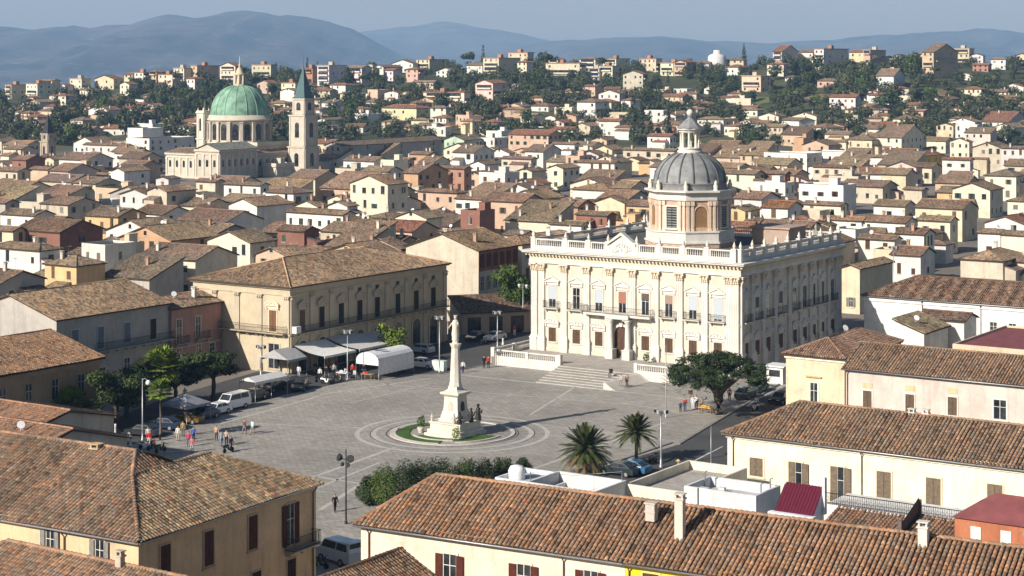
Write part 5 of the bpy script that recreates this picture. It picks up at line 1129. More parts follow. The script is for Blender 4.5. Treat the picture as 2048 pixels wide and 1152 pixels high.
# ---------------------------------------------------------------- cathedral with the green dome, towers, long institutions
simple('copper', (.185,.325,.235), .7, .38, .35); simple('slate_teal', (.060,.115,.120), .6, .2, 1.5)
REG['K'] = (320, 100); WSC = (.53,.475,.39)
def TK(L, c, r, ye, z, form, **k):
    q = 4.267; return house(320+L/q, 320+c/q, 320+r/q, 100+ye/q, z, form, **k)
cath = thing('cathedral', 'pale stone church with a big green copper dome left of the spired bell tower', 'church', (0,0,0)); 
def kid(t, name):
    "make a house-built volume a part of the cathedral"
    ch = list(t.children); loc = t.location.copy(); rz = t.rotation_euler.z
    q = HOUSES.pop(); o = [c for c in ch]; w, d, h = q['w'], q['d'], q['h']
    for f, ln in (('f', w), ('r', d)):
        b = MB(); b.box(-ln/2-.3, ln/2+.3, -.45, -.004, h-.9, h-.1); b.box(-ln/2, ln/2, -.2, -.004, h-2.0, h-1.7); b.box(-ln/2, ln/2, -.25, -.004, 0, 1.0); o.append(place(b.build('cornice', M['stone'], t, (.56,.50,.41)), f, w, d, ln/2, 0))
        k = max(2, int(ln/3.6)+1)
        for i in range(k): b = MB(); b.box(-.35, .35, -.28, -.004, 1.0, h-2.0); b.box(-.45, .45, -.36, -.004, h-2.6, h-2.0); o.append(place(b.build('pilaster', M['stone'], t, (.62,.56,.47)), f, w, d, .5+(ln-1)*i/(k-1), 0))
        for i in range(k-1):
            if h > 6: b = MB(); b.xprism(arch(1.1, min(2.6, h*.3), 6), -.06, -.005); o.append(place(b.build('window', M['glass_dark'], t), f, w, d, .5+(ln-1)*(i+.5)/(k-1), h*.42))
    ch = o
    for c in o:
        m = Matrix.Translation(loc) @ Matrix.Rotation(rz, 4, 'Z') @ c.matrix_basis; c.parent = cath; c.matrix_basis = m
    D.objects.remove(t); return ch
base = P(479.4, 345, 0); Yc = 732.0; s_ = F/Yc; dcx, dcy = (479.4-CX)/s_, Yc
cath.location = (dcx, dcy, 0)
def rel(): 
    for c in cath.children: c.location -= cath.location
W1 = dict(win=False, chim=0, detail=0, mode='flat')
kid(TK(50, 300, 330, 880, 9.5, 'u', wall=WSC, roof='brown', tp=.22, dep=14, **W1), 'x'); kid(TK(300, 505, 690, 850, 11.2, 'v', wall=WSC, roof=(.25,.27,.29), tp=.36, dep=22, **W1), 'x')
kid(TK(640, 820, 1100, 880, 8.8, 'v', wall=WSC, roof='tan', tp=.42, dep=34, **W1), 'x'); kid(TK(270, 520, 700, 1000, 4.2, 'f', wall=(.58,.52,.42), roof='tan', dep=24, **W1), 'x')
kid(TK(560, 830, 1000, 800, 12.2, 'f', wall=WSC, roof='tan', dep=24, **W1), 'x'); kid(TK(880, 990, 1230, 980, 4.6, 'f', wall=(.56,.50,.41), roof='tan', dep=10, **W1), 'x')
rel()
b = MB(); prof = [(12.6, 10), (12.6, 12.6), (12.1, 12.7), (12.1, 20.6), (12.5, 20.7), (12.9, 21.3), (12.3, 21.4), (12.0, 22.8), (11.4, 22.9)]; b.lathe(prof, 48); drum = b.build('drum', M['stone'], cath, WSC)
for k in range(16):
    an = k*PI/8+.2; b = MB(); b.box(-.55, .55, -.6, .4, 0, 7.6); b.box(-.75, .75, -.8, .4, 7.2, 7.7); b.box(-.75, .75, -.8, .4, 0, .6); o = b.build('pilaster', M['stone'], drum, WSC, (12.2*math.cos(an), 12.2*math.sin(an), 12.7), an+PI/2)
    an += PI/16; b = MB(); b.xprism(arch(2.3, 6.2, 8), -.15, .3); o = b.build('window', M['glass_dark'], drum, None, (12.1*math.cos(an), 12.1*math.sin(an), 13.4), an+PI/2)
b = MB(); dp = [(11.3*math.cos(t)**.86, 22.9+11.6*math.sin(t)) for t in [R(90*k/16) for k in range(16)]]; b.lathe(dp, 64); dome = b.build('dome', M['copper'], cath)
for k in range(16):
    an = k*PI/8; b = MB(); b.tube([(r*1.005*math.cos(an), r*1.005*math.sin(an), z) for r, z in dp], .16, 5); b.build('rib', M['copper'], dome)
b = MB(); b.lathe([(2.6,33.8), (2.4,34.8), (1.9,35.2), (1.6,38.2), (2.2,38.5), (2.2,39), (1.5,39.4), (1.2,40.6), (.5,41.5), (.35,42), (.55,42.4), (.2,42.9), (.1,46)], 12); lan = b.build('lantern', M['stone'], cath, (.55,.46,.30))
for k in range(8): an = k*PI/4; b = MB(); b.lathe([(.35,34.8), (.3,38.4)], 6, (2.2*math.cos(an), 2.2*math.sin(an))); b.build('column', M['stone'], lan, WSC)
# facade details: pilasters, doors, pediment band, small clerestory windows
fo = P(320+300/4.267, 100+850/4.267, 11.2)
def bell(name, lab, px0, px1, px2, ytop, base_z, tiers, spire, mats, cat='tower', wc=WSC, sp_h=12, ant=4.5, Yh=None, sm='slate_teal'):
    "square tower: tiers of (height, inset), arched openings, pyramidal spire"
    c = Vector(((px1-CX)/F*Yh, Yh, 0)); w = -along(c, U, px0); d = along(c, V, px2); d = w = (w+d)/2; o = c-U*w
    t = thing(name, lab, cat, (o.x, o.y, 0), ROT); z = 0
    for i, (hh, ins, op) in enumerate(tiers):
        b = MB(); b.box(ins, w-ins, ins, w-ins, z, z+hh); b.box(ins-.35, w-ins+.35, ins-.35, w-ins+.35, z+hh-.5, z+hh); b.build('wall', M['stone'], t, wc)
        for s in (0, 1):
            for q in ('f', 'r'): b = MB(); b.box(-.35, .35, -.2, 0, .3, hh-.6); place(b.build('pilaster', M['stone'], t, wc), q, w, w, (ins+.5) if s == 0 else (w-ins-.5), z, -ins)
        if op:
            for q in ('f', 'r', 'l'): b = MB(); b.xprism(arch(w*.26, hh*.48, 8), -.06, -.01); place(b.build('window', M['glass_dark'], t), q, w, w, w/2, z+hh*.28, -ins)
        z += hh
    ins = tiers[-1][1]
    if spire == 'pyr':
        b = MB(); b.lathe([((w/2-ins+.2)*1.38, z), ((w/2-ins)*1.2, z+.6), (.12, z+sp_h)], 4, (w/2, w/2), smooth=False, a0=PI/4); b.lathe([(.14, z+sp_h-.2), (.05, z+sp_h+ant)], 5, (w/2, w/2)); b.build('spire', M[sm], t)
    else:
        b = MB(); b.box(-.1, w+.1, -.1, w+.1, z, z+.5)
        for k in range(4): b.lathe([(.35,z+.5), (.2,z+1.2), (.05,z+1.7)], 6, (.4+(w-.8)*(k % 2), .4+(w-.8)*(k//2)))
        b.lathe([(.06, z), (.03, z+sp_h)], 5, (w*.6, w*.6)); b.build('crown', M['stone'], t, wc)
    return t
bell('bell_tower', 'tall stone bell tower with a teal pyramid spire right of the green dome', 576.5, 609.5, 634, 0, 0, [(10.8,-.3,1), (12.2,0,1), (6.4,.9,1)], 'pyr', None, Yh=722, sp_h=12.4, ant=5)
bell('clock_tower', 'slim pale stone tower left of the green dome', 390, 407.5, 417.5, 0, 0, [(13.5,0,0), (10.4,0,1)], 'flat', None, Yh=735, wc=(.66,.60,.50), sp_h=5)
bell('church_tower', 'old brown church tower with a dark needle spire at the far left of town', 80, 95.5, 112, 0, 0, [(9,0,1), (3.4,.3,1)], 'pyr', None, Yh=815, wc=(.40,.33,.25), sp_h=8.5, ant=1.0, sm='iron')
T('A',727,860,1118,805,'f','white','brown',10.5,storeys=4,label='long white institute with rows of small windows left of the green domed church',detail=0,cat='institute'); T('A',735,822,922,745,'f','white','brown',14,dep=12,win=False)
T('B',-90,8,340,838,'v','grey','grey brown',9.5,storeys=3,label='long grey shaded hall with many windows right of the spired bell tower',detail=0,dep=70,cat='hall',dmax=80)
# ---------------------------------------------------------------- hillside: apartment houses, villas, trees, woodland
HILL = [
 ('A',30,65,150,490,560,'cream'), ('A',150,215,305,485,575,'white'), ('A',225,300,345,465,545,'cream'), ('A',350,375,405,490,545,'white'), ('A',402,470,525,455,530,'pale cream'), ('A',545,655,712,455,515,'cream'), ('A',715,765,770,430,500,'cream'), ('A',775,825,860,420,495,'white'),
 ('A',860,900,960,412,460,'tan'), ('A',1000,1060,1078,395,455,'pale cream'), ('A',1100,1135,1260,380,455,'tan'), ('A',1268,1355,1365,380,460,'pale cream'), ('A',1450,1560,1590,375,470,'beige'), ('A',1480,1560,1600,482,545,'salmon'), ('A',1620,1700,1710,480,565,'pale cream'), ('A',1740,1800,1825,395,480,'terracotta'),
 ('A',1828,1895,1995,380,500,'white'), ('A',1900,1990,2016,490,550,'white'), ('A',1800,1900,1910,522,572,'beige'), ('A',160,230,320,590,640,'cream'), ('A',120,170,190,650,715,'cream'), ('A',320,420,440,560,605,'pale cream'), ('A',715,830,835,602,630,'white'), ('A',585,650,700,575,620,'tan'), ('A',455,520,570,610,655,'salmon'), ('A',1590,1690,1700,630,655,'beige'), ('A',1830,1880,1990,690,760,'white'), ('A',1880,1990,2000,610,640,'tan'),
 ('B',35,125,130,390,475,'white'), ('B',130,190,195,395,470,'cream'), ('B',195,250,360,385,420,'white'), ('B',440,515,620,345,415,'cream'), ('B',555,660,665,410,455,'white'), ('B',730,820,825,375,435,'white'), ('B',825,915,1040,335,440,'cream'), ('B',970,1080,1115,305,370,'cream'), ('B',780,880,965,480,592,'pale pink'), ('B',480,715,752,537,625,'pale cream'), ('B',240,440,520,622,705,'cream'), ('B',520,610,650,622,680,'pale grey'),
 ('B',1185,1380,1390,367,460,'beige'), ('B',1380,1470,1482,340,415,'white'), ('B',1515,1590,1670,340,415,'pale cream'), ('B',1720,1820,1830,340,392,'cream'), ('B',1630,1745,1760,427,525,'stone'), ('B',1845,1920,2010,365,440,'pale cream'), ('B',1490,1610,1635,540,610,'white'), ('B',1365,1470,1550,590,700,'white'), ('B',1100,1200,1205,612,650,'white'), ('B',1040,1120,1130,667,712,'white'), ('B',1490,1610,1640,697,787,'white'), ('B',1345,1440,1445,727,787,'beige'), ('B',1210,1290,1345,707,762,'cream'), ('B',130,210,215,587,635,'white'), ('B',410,500,510,692,740,'cream'), ('B',335,405,430,730,780,'cream'), ('B',500,640,650,728,755,'white'), ('B',1180,1240,1260,675,715,'white'), ('B',300,420,430,365,400,'white'),
 ('C',570,620,715,295,370,'pale cream'), ('C',715,800,805,300,345,'white'), ('C',808,862,1005,285,400,'white'), ('C',1010,1090,1095,300,345,'cream'), ('C',1095,1130,1220,290,392,'tan'), ('C',1430,1495,1635,300,445,'salmon'), ('C',1608,1700,1705,282,332,'cream'), ('C',390,500,558,440,530,'cream'), ('C',1165,1265,1330,437,512,'white'), ('C',825,945,950,467,502,'salmon'), ('C',895,1045,1050,562,640,'white'), ('C',145,230,255,562,602,'white'), ('C',245,340,375,562,602,'white'),
 ('C',1825,1910,1920,340,402,'white'), ('C',1865,2040,2050,507,547,'white'), ('C',1630,1720,1725,432,472,'white'), ('C',295,380,385,387,427,'white'), ('C',1970,2040,2060,320,392,'cream'), ('C',1700,1780,1790,320,360,'white'), ('C',0,70,130,360,440,'tan'), ('C',130,200,205,365,410,'white'), ('C',1190,1280,1290,335,375,'cream'), ('C',300,400,420,345,390,'beige'), ('C',1720,1810,1820,375,420,'terracotta'), ('C',370,480,490,632,672,'white'), ('C',1180,1230,1250,632,690,'beige'), ('C',640,700,705,445,475,'white'),
]
SCR = []
def block_h(reg, L, c, r, yt, yb, wall):
    ox, oy = REG[reg]; q = 2.88 if reg != 'K0' else 1.0; L, c, r, yt, yb = ox+L/q, ox+c/q, ox+r/q, oy+yt/q, oy+yb/q
    yb = max(yb, lerp_tab(RIDGE, c)+4); g0 = G(c, yb); rd = random.Random(int(c*31+yt)); sY = F/g0.y; h = (yb-yt)/sY; C0 = Vector((g0.x, g0.y, 0)); rot = rd.uniform(-9, 9)
    ax = Matrix.Rotation(R(rot), 3, 'Z') @ U; ay = Vector((-ax.y, ax.x, 0)); w = max(5, -along(C0, ax, L)); d = min(42, max(7, along(C0, ay, r))) if r > c+3 else rd.uniform(8, 12); o = C0-ax*w
    SCR.append((L-3, r+3, yb)); fl = max(1, round(h/3.3)); big = fl >= 3; t = thing('apartment_block' if big else 'villa', None, 'apartment block' if big else 'villa', (o.x, o.y, g0.z), math.atan2(ax.y, ax.x)); wc = WALLC[wall]; wc = tuple(min(.8, x*rd.uniform(.9, 1.05)) for x in wc)
    if big and rd.random() < .62:
        tp = 0; b = MB(); b.prism([(0,0), (w,0), (w,d), (0,d)], -6, h, 0, top=False); b.build('wall', M['plaster'], t, wc); b = MB(); b.box(-.5, w+.5, -.5, d+.5, h, h+.4); b.box(w*.35, w*.35+3, d*.4, d*.4+3, h+.4, h+2.6); ro = b.build('roof', M['terracotta'], t, rd.choice([(.36,.19,.11), (.42,.36,.28), (.30,.16,.10)])); rcn = 'flat'; rname = 'flat'
    else:
        form = rd.choice(['u', 'h', 'h', 'v']); tp = .30; rname = rd.choice(['red', 'brown', 'orange', 'tan']); ro, gab = make_roof(t, w, d, h, form, tp, 'flat', ROOFC[rname], ov=.6, seed=int(c)); b = MB(); b.prism([(0,0), (w,0), (w,d), (0,d)], -6, h, 0, top=False); [b.face(g_) for g_ in gab]; b.build('wall', M['plaster'], t, wc); rcn = form
    st = h/fl; nb = max(1, min(4, int(w/3.6)))
    for s in range(max(0, fl-4), fl):
        if big and rd.random() < .6:
            f = rd.choice(['f', 'f', 'r']); ln = w if f == 'f' else d; b = MB(); b.box(-ln*.42, ln*.42, -1.2, -.01, 0, .9); b.box(-ln*.42, ln*.42, -.05, -.004, .9, 2.6, 1); place(b.build('balcony', [M['plaster'], M['glass_dark']], t, tuple(min(.8, x*1.05) for x in wc)), f, w, d, ln/2, s*st+.1)
            if f == 'f': continue
        for k in range(nb):
            if rd.random() < .8: window(t, 'f', w, d, w*(k+.5)/nb, s*st+.9, 1.3, 1.5, rd.choice(['glass', 'closed', 'glass']), None, rd.choice(SHUTC), detail=0)
    if d > 8:
        for s in range(max(0, fl-3), fl):
            for k in range(2):
                if rd.random() < .6: window(t, 'r', w, d, d*(k+.5)/2, s*st+.9, 1.3, 1.5, 'glass', None, SHUTC[0], detail=0)
    HOUSES.append(dict(t=t, w=w, d=d, h=h, form=rcn, wall=wall, roof=rname, label=None, o=o, rz=t.rotation_euler.z, cat='apartment block' if big else 'villa', fl=fl)); OBST.append((*uv_(o+ax*w/2+ay*d/2), w/2+1, d/2+1))
REG['K0'] = (0, 0)
for e in HILL: block_h(*e)
rb = random.Random(21)
for k in range(120):
    px = rb.uniform(10, 2040); w = rb.uniform(16, 34); yb = lerp_tab(RIDGE, px)+rb.uniform(3, 26); h = rb.uniform(18, 36); s = rb.uniform(6, 16)
    if 1380 < px < 1530 or (320 < px < 520 and yb > 190): continue
    if any(a-w < px < b_+6 and abs(yb-c_) < 14 for a, b_, c_ in SCR): continue
    block_h('K0', px-w, px, px+s, yb-h, yb, rb.choice(['cream', 'white', 'pale cream', 'beige', 'tan', 'salmon', 'pale cream']))
rv = random.Random(9); nv = 0
for _ in range(2500):
    if nv >= 175: break
    px, py = rv.uniform(5, 2040), 178+100*rv.random()**.55
    if py < lerp_tab(RIDGE, px)+10 or (1470 < px < 1655 and py < 246) or (300 < px < 520 and py < 262): continue
    p = G(px, py)
    if p.y < 900 or p.y > 1330: continue
    u, v = uv_(p); w, d = rv.uniform(8, 15), rv.uniform(7, 11)
    if not free(u, v, w, d, -1.5): continue
    OBST.append((u+w/2, v+d/2, w/2, d/2)); nv += 1
    house_at(p, w, d, rv.uniform(3.6, 7.2), p.z-.3, rv.choice(['u','u','h','v','h','f']), rv.choice(['white','white','cream','pale cream','salmon','beige','tan','white']), rv.choice(['red','brown','orange','tan','brown']), rv.uniform(.26,.34), random.Random(nv+900), nv+900, ROT+R(rv.uniform(-25, 25)), cat='villa', name='villa')
REG['K0'] = (0, 0)
# water tower on the ridge
g0 = G(1434, 140); t = thing('water_tower', 'round grey white water tower on the ridge right of the domed palace lantern', 'water tower', tuple(g0)); b = MB(); b.lathe([(6.5,-4), (6.5,9), (5.6,10.5), (2.5,11.5), (2.5,14)], 20); b.build('tank', M['plaster'], t, (.62,.62,.62)); b = MB(); b.lathe([(.12,13), (.06,19)], 5); b.build('mast', M['galv'], t)
# ---- foliage ----
def leaves(mb, blobs, n, size, rd, asp=.5, up=.25, shell=.55, m=0, sq=1.0):
    tot = sum(bl[3]*bl[4]*bl[5] for bl in blobs); mx = max(b_[2]+b_[5] for b_ in blobs); mn = min(b_[2]-b_[5] for b_ in blobs)
    for bl in blobs:
        k = max(4, int(n*bl[3]*bl[4]*bl[5]/tot)); br = rd.uniform(-.18, .18)
        for _ in range(k):
            v = Vector((rd.gauss(0,1), rd.gauss(0,1), rd.gauss(0,1)*sq)).normalized(); rr = shell+(1-shell)*rd.random()**.6
            p = Vector((bl[0]+v.x*bl[3]*rr, bl[1]+v.y*bl[4]*rr, bl[2]+v.z*bl[5]*rr))
            nrm = (v+Vector((rd.gauss(0,.5), rd.gauss(0,.5), rd.gauss(0,.5)+up))).normalized(); a = nrm.orthogonal().normalized(); a = Matrix.Rotation(rd.uniform(0, 6.28), 3, nrm) @ a; b = nrm.cross(a); s = size*rd.uniform(.6, 1.3)
            r = min(1, max(0, .5+br+rd.uniform(-.28, .28)))
            mb.face((p-a*s, p-b*s*asp, p+a*s, p+b*s*asp), m, r=r)
def crown_mesh(kind, seed):
    rd = random.Random(seed); mb = MB()
    if kind == 'cypress': bl = [(rd.uniform(-.1,.1), rd.uniform(-.1,.1), 1.2+k*1.1, 1.15*(1-k/9)+.15, 1.15*(1-k/9)+.15, 1.2) for k in range(8)]; leaves(mb, bl, 320, .42, rd, .5, .5)
    elif kind == 'pine':
        bl = [(rd.uniform(-2.2,2.2), rd.uniform(-2.2,2.2), 6.8+rd.uniform(-.5,.6), rd.uniform(1.5,2.4), rd.uniform(1.5,2.4), rd.uniform(.8,1.2)) for k in range(7)]; leaves(mb, bl, 380, .5, rd, .5, .4)
    else:
        bl = [(0,0,4.2,2.2,2.2,2.4)]+[(rd.uniform(-2.3,2.3), rd.uniform(-2.3,2.3), rd.uniform(2.6,6.6), rd.uniform(1.1,2.0), rd.uniform(1.1,2.0), rd.uniform(1.0,1.8)) for k in range(8)]; leaves(mb, bl, 420, .52, rd, .6, .3)
    return mb
def trunk_mb(h, r, lean=.0, seed=1):
    rd = random.Random(seed); b = MB(); b.tube([(0,0,-1), (.05,0,h*.3), (lean*.5,.05,h*.65), (lean,0,h)], [r, r*.85, r*.7, r*.5], 6)
    for k in range(4): a = k*1.57+rd.random(); b.tube([(lean*.5,0,h*.6), (math.cos(a)*h*.22, math.sin(a)*h*.22, h*.85), (math.cos(a)*h*.34, math.sin(a)*h*.34, h*1.1)], [r*.5, r*.35, r*.15], 5)
    return b
CR = {}
for kd, mt in (('round','leaf_far'), ('round2','leaf_mid'), ('olive','leaf_olive'), ('cypress','leaf_far'), ('pine','leaf_far')):
    CR[kd] = [crown_mesh('round' if kd in ('round2', 'olive') else kd, hash_) for hash_ in range(11+len(kd), 11+len(kd)+(4 if kd == 'round' else 2))]
    CR[kd+'_m'] = [q.mesh('crown', [M[mt]]) for q in CR[kd]]
TRK = trunk_mb(4, .28).mesh('trunk', [M['bark']])
TREES = []
def far_tree(p, kind, sc_, rd, cat='tree'):
    nm = {'cypress': 'cypress', 'pine': 'pine_tree', 'olive': 'olive_tree'}.get(kind, 'tree'); t = thing(nm, None, nm.replace('_', ' ') if nm != 'tree' else 'tree', tuple(p), rd.uniform(0, 6.28)); t.scale = (sc_, sc_, sc_*rd.uniform(.85, 1.15))
    link('crown', rd.choice(CR[kind+'_m']), t); tr = link('trunk', TRK, t); TREES.append(dict(t=t, kind=kind, s=sc_)); return t
rt = random.Random(5); wood = MB()
def in_obst(p, pad=1.5):
    u, v = uv_(p)
    return any(abs(u-a) < hw+pad and abs(v-b) < hd+pad for a, b, hw, hd in OBST)
def field(px, py): return (1470 < px < 1650 and 176 < py < 246) or (800 < px < 900 and 172 < py < 192) or (1080 < px < 1160 and 178 < py < 205) or (1850 < px < 1950 and 172 < py < 200)
pts = []
for _ in range(14000):
    px, py = rt.uniform(-40, 2090), rt.uniform(132, 292); 
    top = lerp_tab(RIDGE, px)
    if py < top+2: continue
    n_ = math.sin(px*.011+py*.05)+math.sin(px*.027-py*.08+1.3)+.7*math.sin(px*.06+py*.13)
    dens = .54+.30*n_
    if py > 245: dens *= max(.3, (285-py)/50)
    if field(px, py) and rt.random() < .93: continue
    if rt.random() > dens: continue
    p = G(px, py)
    if p.y > 1420 or p.y < 880 or in_obst(p) : continue
    if rt.random() < .8 and any(a < px < b_ and yb_-4 < py < yb_+20 for a, b_, yb_ in SCR): continue
    if any((p-q).length < 4.2 for q in pts[-700:]): continue
    pts.append(p)
pts.sort(key=lambda p: p.y); print('hill trees', len(pts))
rt.shuffle(pts); ind = sorted(pts[:270], key=lambda p: p.y); rest = pts[270:]
for p in ind: far_tree(p, rt.choices(['round','round2','olive','cypress','pine'], [5,2.2,2.2,.9,.8])[0], rt.uniform(.6, 1.65), rt)
wd = {'leaf_far': MB(), 'leaf_mid': MB(), 'leaf_olive': MB()}
for p in rest:
    kd, mt = rt.choice([('olive','leaf_olive'), ('round','leaf_far'), ('round','leaf_far'), ('round2','leaf_far'), ('olive','leaf_olive'), ('round','leaf_mid')]); s = rt.uniform(.55, 1.5)
    wd['leaf_olive' if mt == 'leaf_olive' else 'leaf_far'].add(rt.choice(CR[kd]), Matrix.Translation(p-Vector((0,0,1))) @ Matrix.Rotation(rt.uniform(0, 6.28), 4, 'Z') @ Matrix.Diagonal((s, s, s*.95, 1)))
tag(wd['leaf_far'].build('woodland', M['leaf_far']), 'dark green woods covering the slopes between the hillside houses', kind='stuff')
tag(wd['leaf_olive'].build('woodland', M['leaf_olive']), 'grey green olive scrub mixed through the hillside woods', kind='stuff')
# marked single trees along the skyline and in town
for px, py, kd, s in ((1488,133,'cypress',1.9), (935,148,'pine',1.7), (1100,150,'pine',1.6), (405,172,'round',1.5), (1335,285,'cypress',2.2), (1300,285,'cypress',2.0), (1268,282,'cypress',2.1), (1283,284,'cypress',2.3), (1830,145,'round',1.9), (1790,150,'round',1.6), (2025,160,'cypress',1.6), (112,228,'cypress',1.9), (320,155,'pine',1.0), (1550,160,'round',1.5), (1590,158,'round',1.7), (985,172,'round',1.4)):
    far_tree(G(px, py), kd, s, rt)
for px, py, kd, s in ((305,345,'round2',.9), (1515,330,'round2',1.0), (1142,300,'round2',.9), (720,300,'cypress',1.2), (1640,290,'round',1.1), (860,285,'round',1.1), (690,320,'round',.7), (540,490,'round',.5), (1110,410,'round',.6), (1955,395,'round',.7), (1600,250,'round',1.3), (1150,270,'round2',1.0), (820,300,'cypress',1.3), (250,270,'round',1.6), (290,265,'round',1.5), (345,268,'olive',1.5)):
    far_tree(P(px, py) if py > 300 else G(px, py), kd, s, rt)
b = MB()
def patch(name, pts, mat, dz=.25):
    q = [G(*p) for p in pts]; b = MB(); n = 10
    for i in range(n):
        for j in range(n):
            f = lambda a, c: (q[0].lerp(q[1], a)).lerp(q[3].lerp(q[2], a), c)
            v = [f(i/n, j/n), f((i+1)/n, j/n), f((i+1)/n, (j+1)/n), f(i/n, (j+1)/n)]; b.face([(x.x, x.y, terr(x.x, x.y)+dz) for x in v])
    tag(b.build(name, M[mat]), kind='structure')
ground_mat('meadow', (.075,.105,.022), (.13,.14,.045), .03, .4); ground_mat('dry_field', (.15,.11,.065), (.20,.155,.09), .05, .4)
patch('field', [(1480,212), (1590,216), (1600,194), (1492,193)], 'meadow'); patch('field', [(1560,190), (1630,192), (1650,178), (1590,176)], 'meadow'); patch('field', [(1600,205), (1650,208), (1660,190), (1625,188)], 'dry_field', .3); patch('field', [(810,192), (890,194), (895,176), (820,174)], 'meadow'); patch('field', [(1860,200), (1945,202), (1950,176), (1870,175)], 'dry_field'); patch('field', [(1085,205), (1160,207), (1160,182), (1095,180)], 'meadow')
# ---------------------------------------------------------------- monument
WM = (.63,.585,.50)
t = thing('column_monument', 'white marble column with a saint statue on a stepped pedestal in the square', 'monument', (*P(911, 868)[:2], 0), ROT)
b = MB(); b.box(-2.6,2.6,-2.6,2.6,0,.35); b.box(-2.35,2.35,-2.35,2.35,.35,.75); b.build('steps', M['stone'], t, WM)
b = MB(); b.box(-2.1,2.1,-2.1,2.1,.75,1.55); b.box(-2.2,2.2,-2.2,2.2,1.45,1.62); b.build('base', M['stone'], t, WM)
b = MB()
pr = [(1.45,1.62), (1.45,1.9), (1.25,2.0), (1.2,2.3), (1.0,3.0), (.92,4.4), (1.0,4.5), (1.15,4.6), (1.3,4.75), (1.3,4.95), (.95,5.05), (.7,5.2), (.6,5.35), (.6,5.6)]
b.lathe([(r*1.414, z) for r, z in pr], 4, smooth=False, a0=PI/4); ped = b.build('pedestal', M['stone'], t, WM)
for q in range(4):
    b = MB(); b.xprism([(a*.5, z) for a, z in arch(1.4, 1.15, 8)], -.06, .02); rl = b.build('relief', M['bronze' if q == 1 else 'stone'], ped, (.5,.45,.38)); rl.location = (Matrix.Rotation(q*PI/2, 3, 'Z') @ Vector((0, -1.0, 2.75))); rl.rotation_euler = (-.06 if q == 0 else 0, 0, q*PI/2)
b = MB(); b.lathe([(.60*1.3,5.6), (.58*1.3,5.8), (.52*1.3,6.0), (.36*1.35,10.0), (.42*1.3,10.1), (.55*1.2,10.35), (.6*1.2,10.5), (.4,10.55), (.34,10.8), (.42,10.9)], 8, smooth=False, a0=PI/8); b.build('shaft', M['stone'], t, WM)
b = MB(); b.lathe([(.42,10.9), (.40,11.2), (.46,11.6), (.36,12.3), (.40,12.9), (.30,13.2), (.12,13.3)], 10); b.ball((0,0,13.55), .2, .2, .25); b.tube([(.3,0,13.0), (.6,-.25,12.6), (.75,-.6,12.9)], [.12,.1,.06], 6); b.tube([(-.3,0,13.0), (-.65,-.2,12.5), (-.75,-.5,12.2)], [.12,.1,.06], 6); b.tube([(-.8,-.45,11.6), (-.72,-.5,13.3)], .04, 5); b.lathe([(.26,13.75), (.27,13.78)], 10); b.build('statue', M['stone'], t, (.62,.55,.47))
for k, (x, y, s) in enumerate(((1.9,-1.9,1.0), (2.1,1.6,1.25), (1.2,-2.0,.8), (2.2,0,1.1), (-1.9,-2.0,.6), (-2.1,1.5,1.0))):
    b = MB(); b.lathe([(.28*s,0), (.3*s,.3*s), (.18*s,.7*s), (.24*s,1.0*s), (.1*s,1.2*s)], 7); b.ball((0,0,1.35*s), .15*s); b.tube([(.1,0,.95*s), (.4*s,-.1,.7*s), (.55*s,-.2,1.0*s)], .07*s, 5); b.tube([(-.1,0,.95*s), (-.35*s,-.15,.6*s)], .07*s, 5); b.build('bronze_figure', M['bronze'] if k not in (2, 4) else M['stone'], t, (.5,.46,.4), (x, y, 1.62))
# lawn segments and kerbs round it
def lawn(a0, a1, r0, r1): ring('lawn', MC, r0, r1, .10, 'lawn', a0, a1, .1); ring('lawn_kerb', MC, r1+.005, r1+.28, .16, 'kerbstone', a0, a1, .16)
lawn(165, 258, 5.0, 6.6); lawn(205, 272, 3.6, 4.6); lawn(274, 338, 2.6, 5.7); lawn(120, 163, 5.2, 6.4)
ring('lawn_kerb', MC, 6.9, 7.3, .12, 'kerbstone', 0, 360, .12); ring('lawn_kerb', MC, 4.62, 4.85, .15, 'kerbstone', 200, 272, .15)
def potted(p, lab, h=1.3, pot=True, mat='leaf_mid'):
    t = thing('potted_shrub', lab, 'potted plant', tuple(p)); b = MB()
    if pot: b.lathe([(.3,0), (.42,.5), (.46,.62), (.4,.62)], 10); b.build('pot', M['terracotta'], t, (.55,.5,.45))
    rd = random.Random(int(p.x*10)); b = MB(); leaves(b, [(0,0,h,.5,.5,.6), (.2,.1,h+.3,.3,.3,.5)], 260, .13, rd, .35, .5); b.build('foliage', M[mat], t)
potted(P(842,865), 'slim green shrub in a stone pot on the left side of the monument lawn', 1.3); potted(P(911,882), 'little yellow green shrub in front of the monument steps', .9, False, 'leaf_bright')
potted(P(1085,700,1.1), 'round green shrub on the terrace behind the left balustrade', .8, False); potted(P(1292,726,1.1), 'round green shrub on the terrace near the palace door', .8, False); 
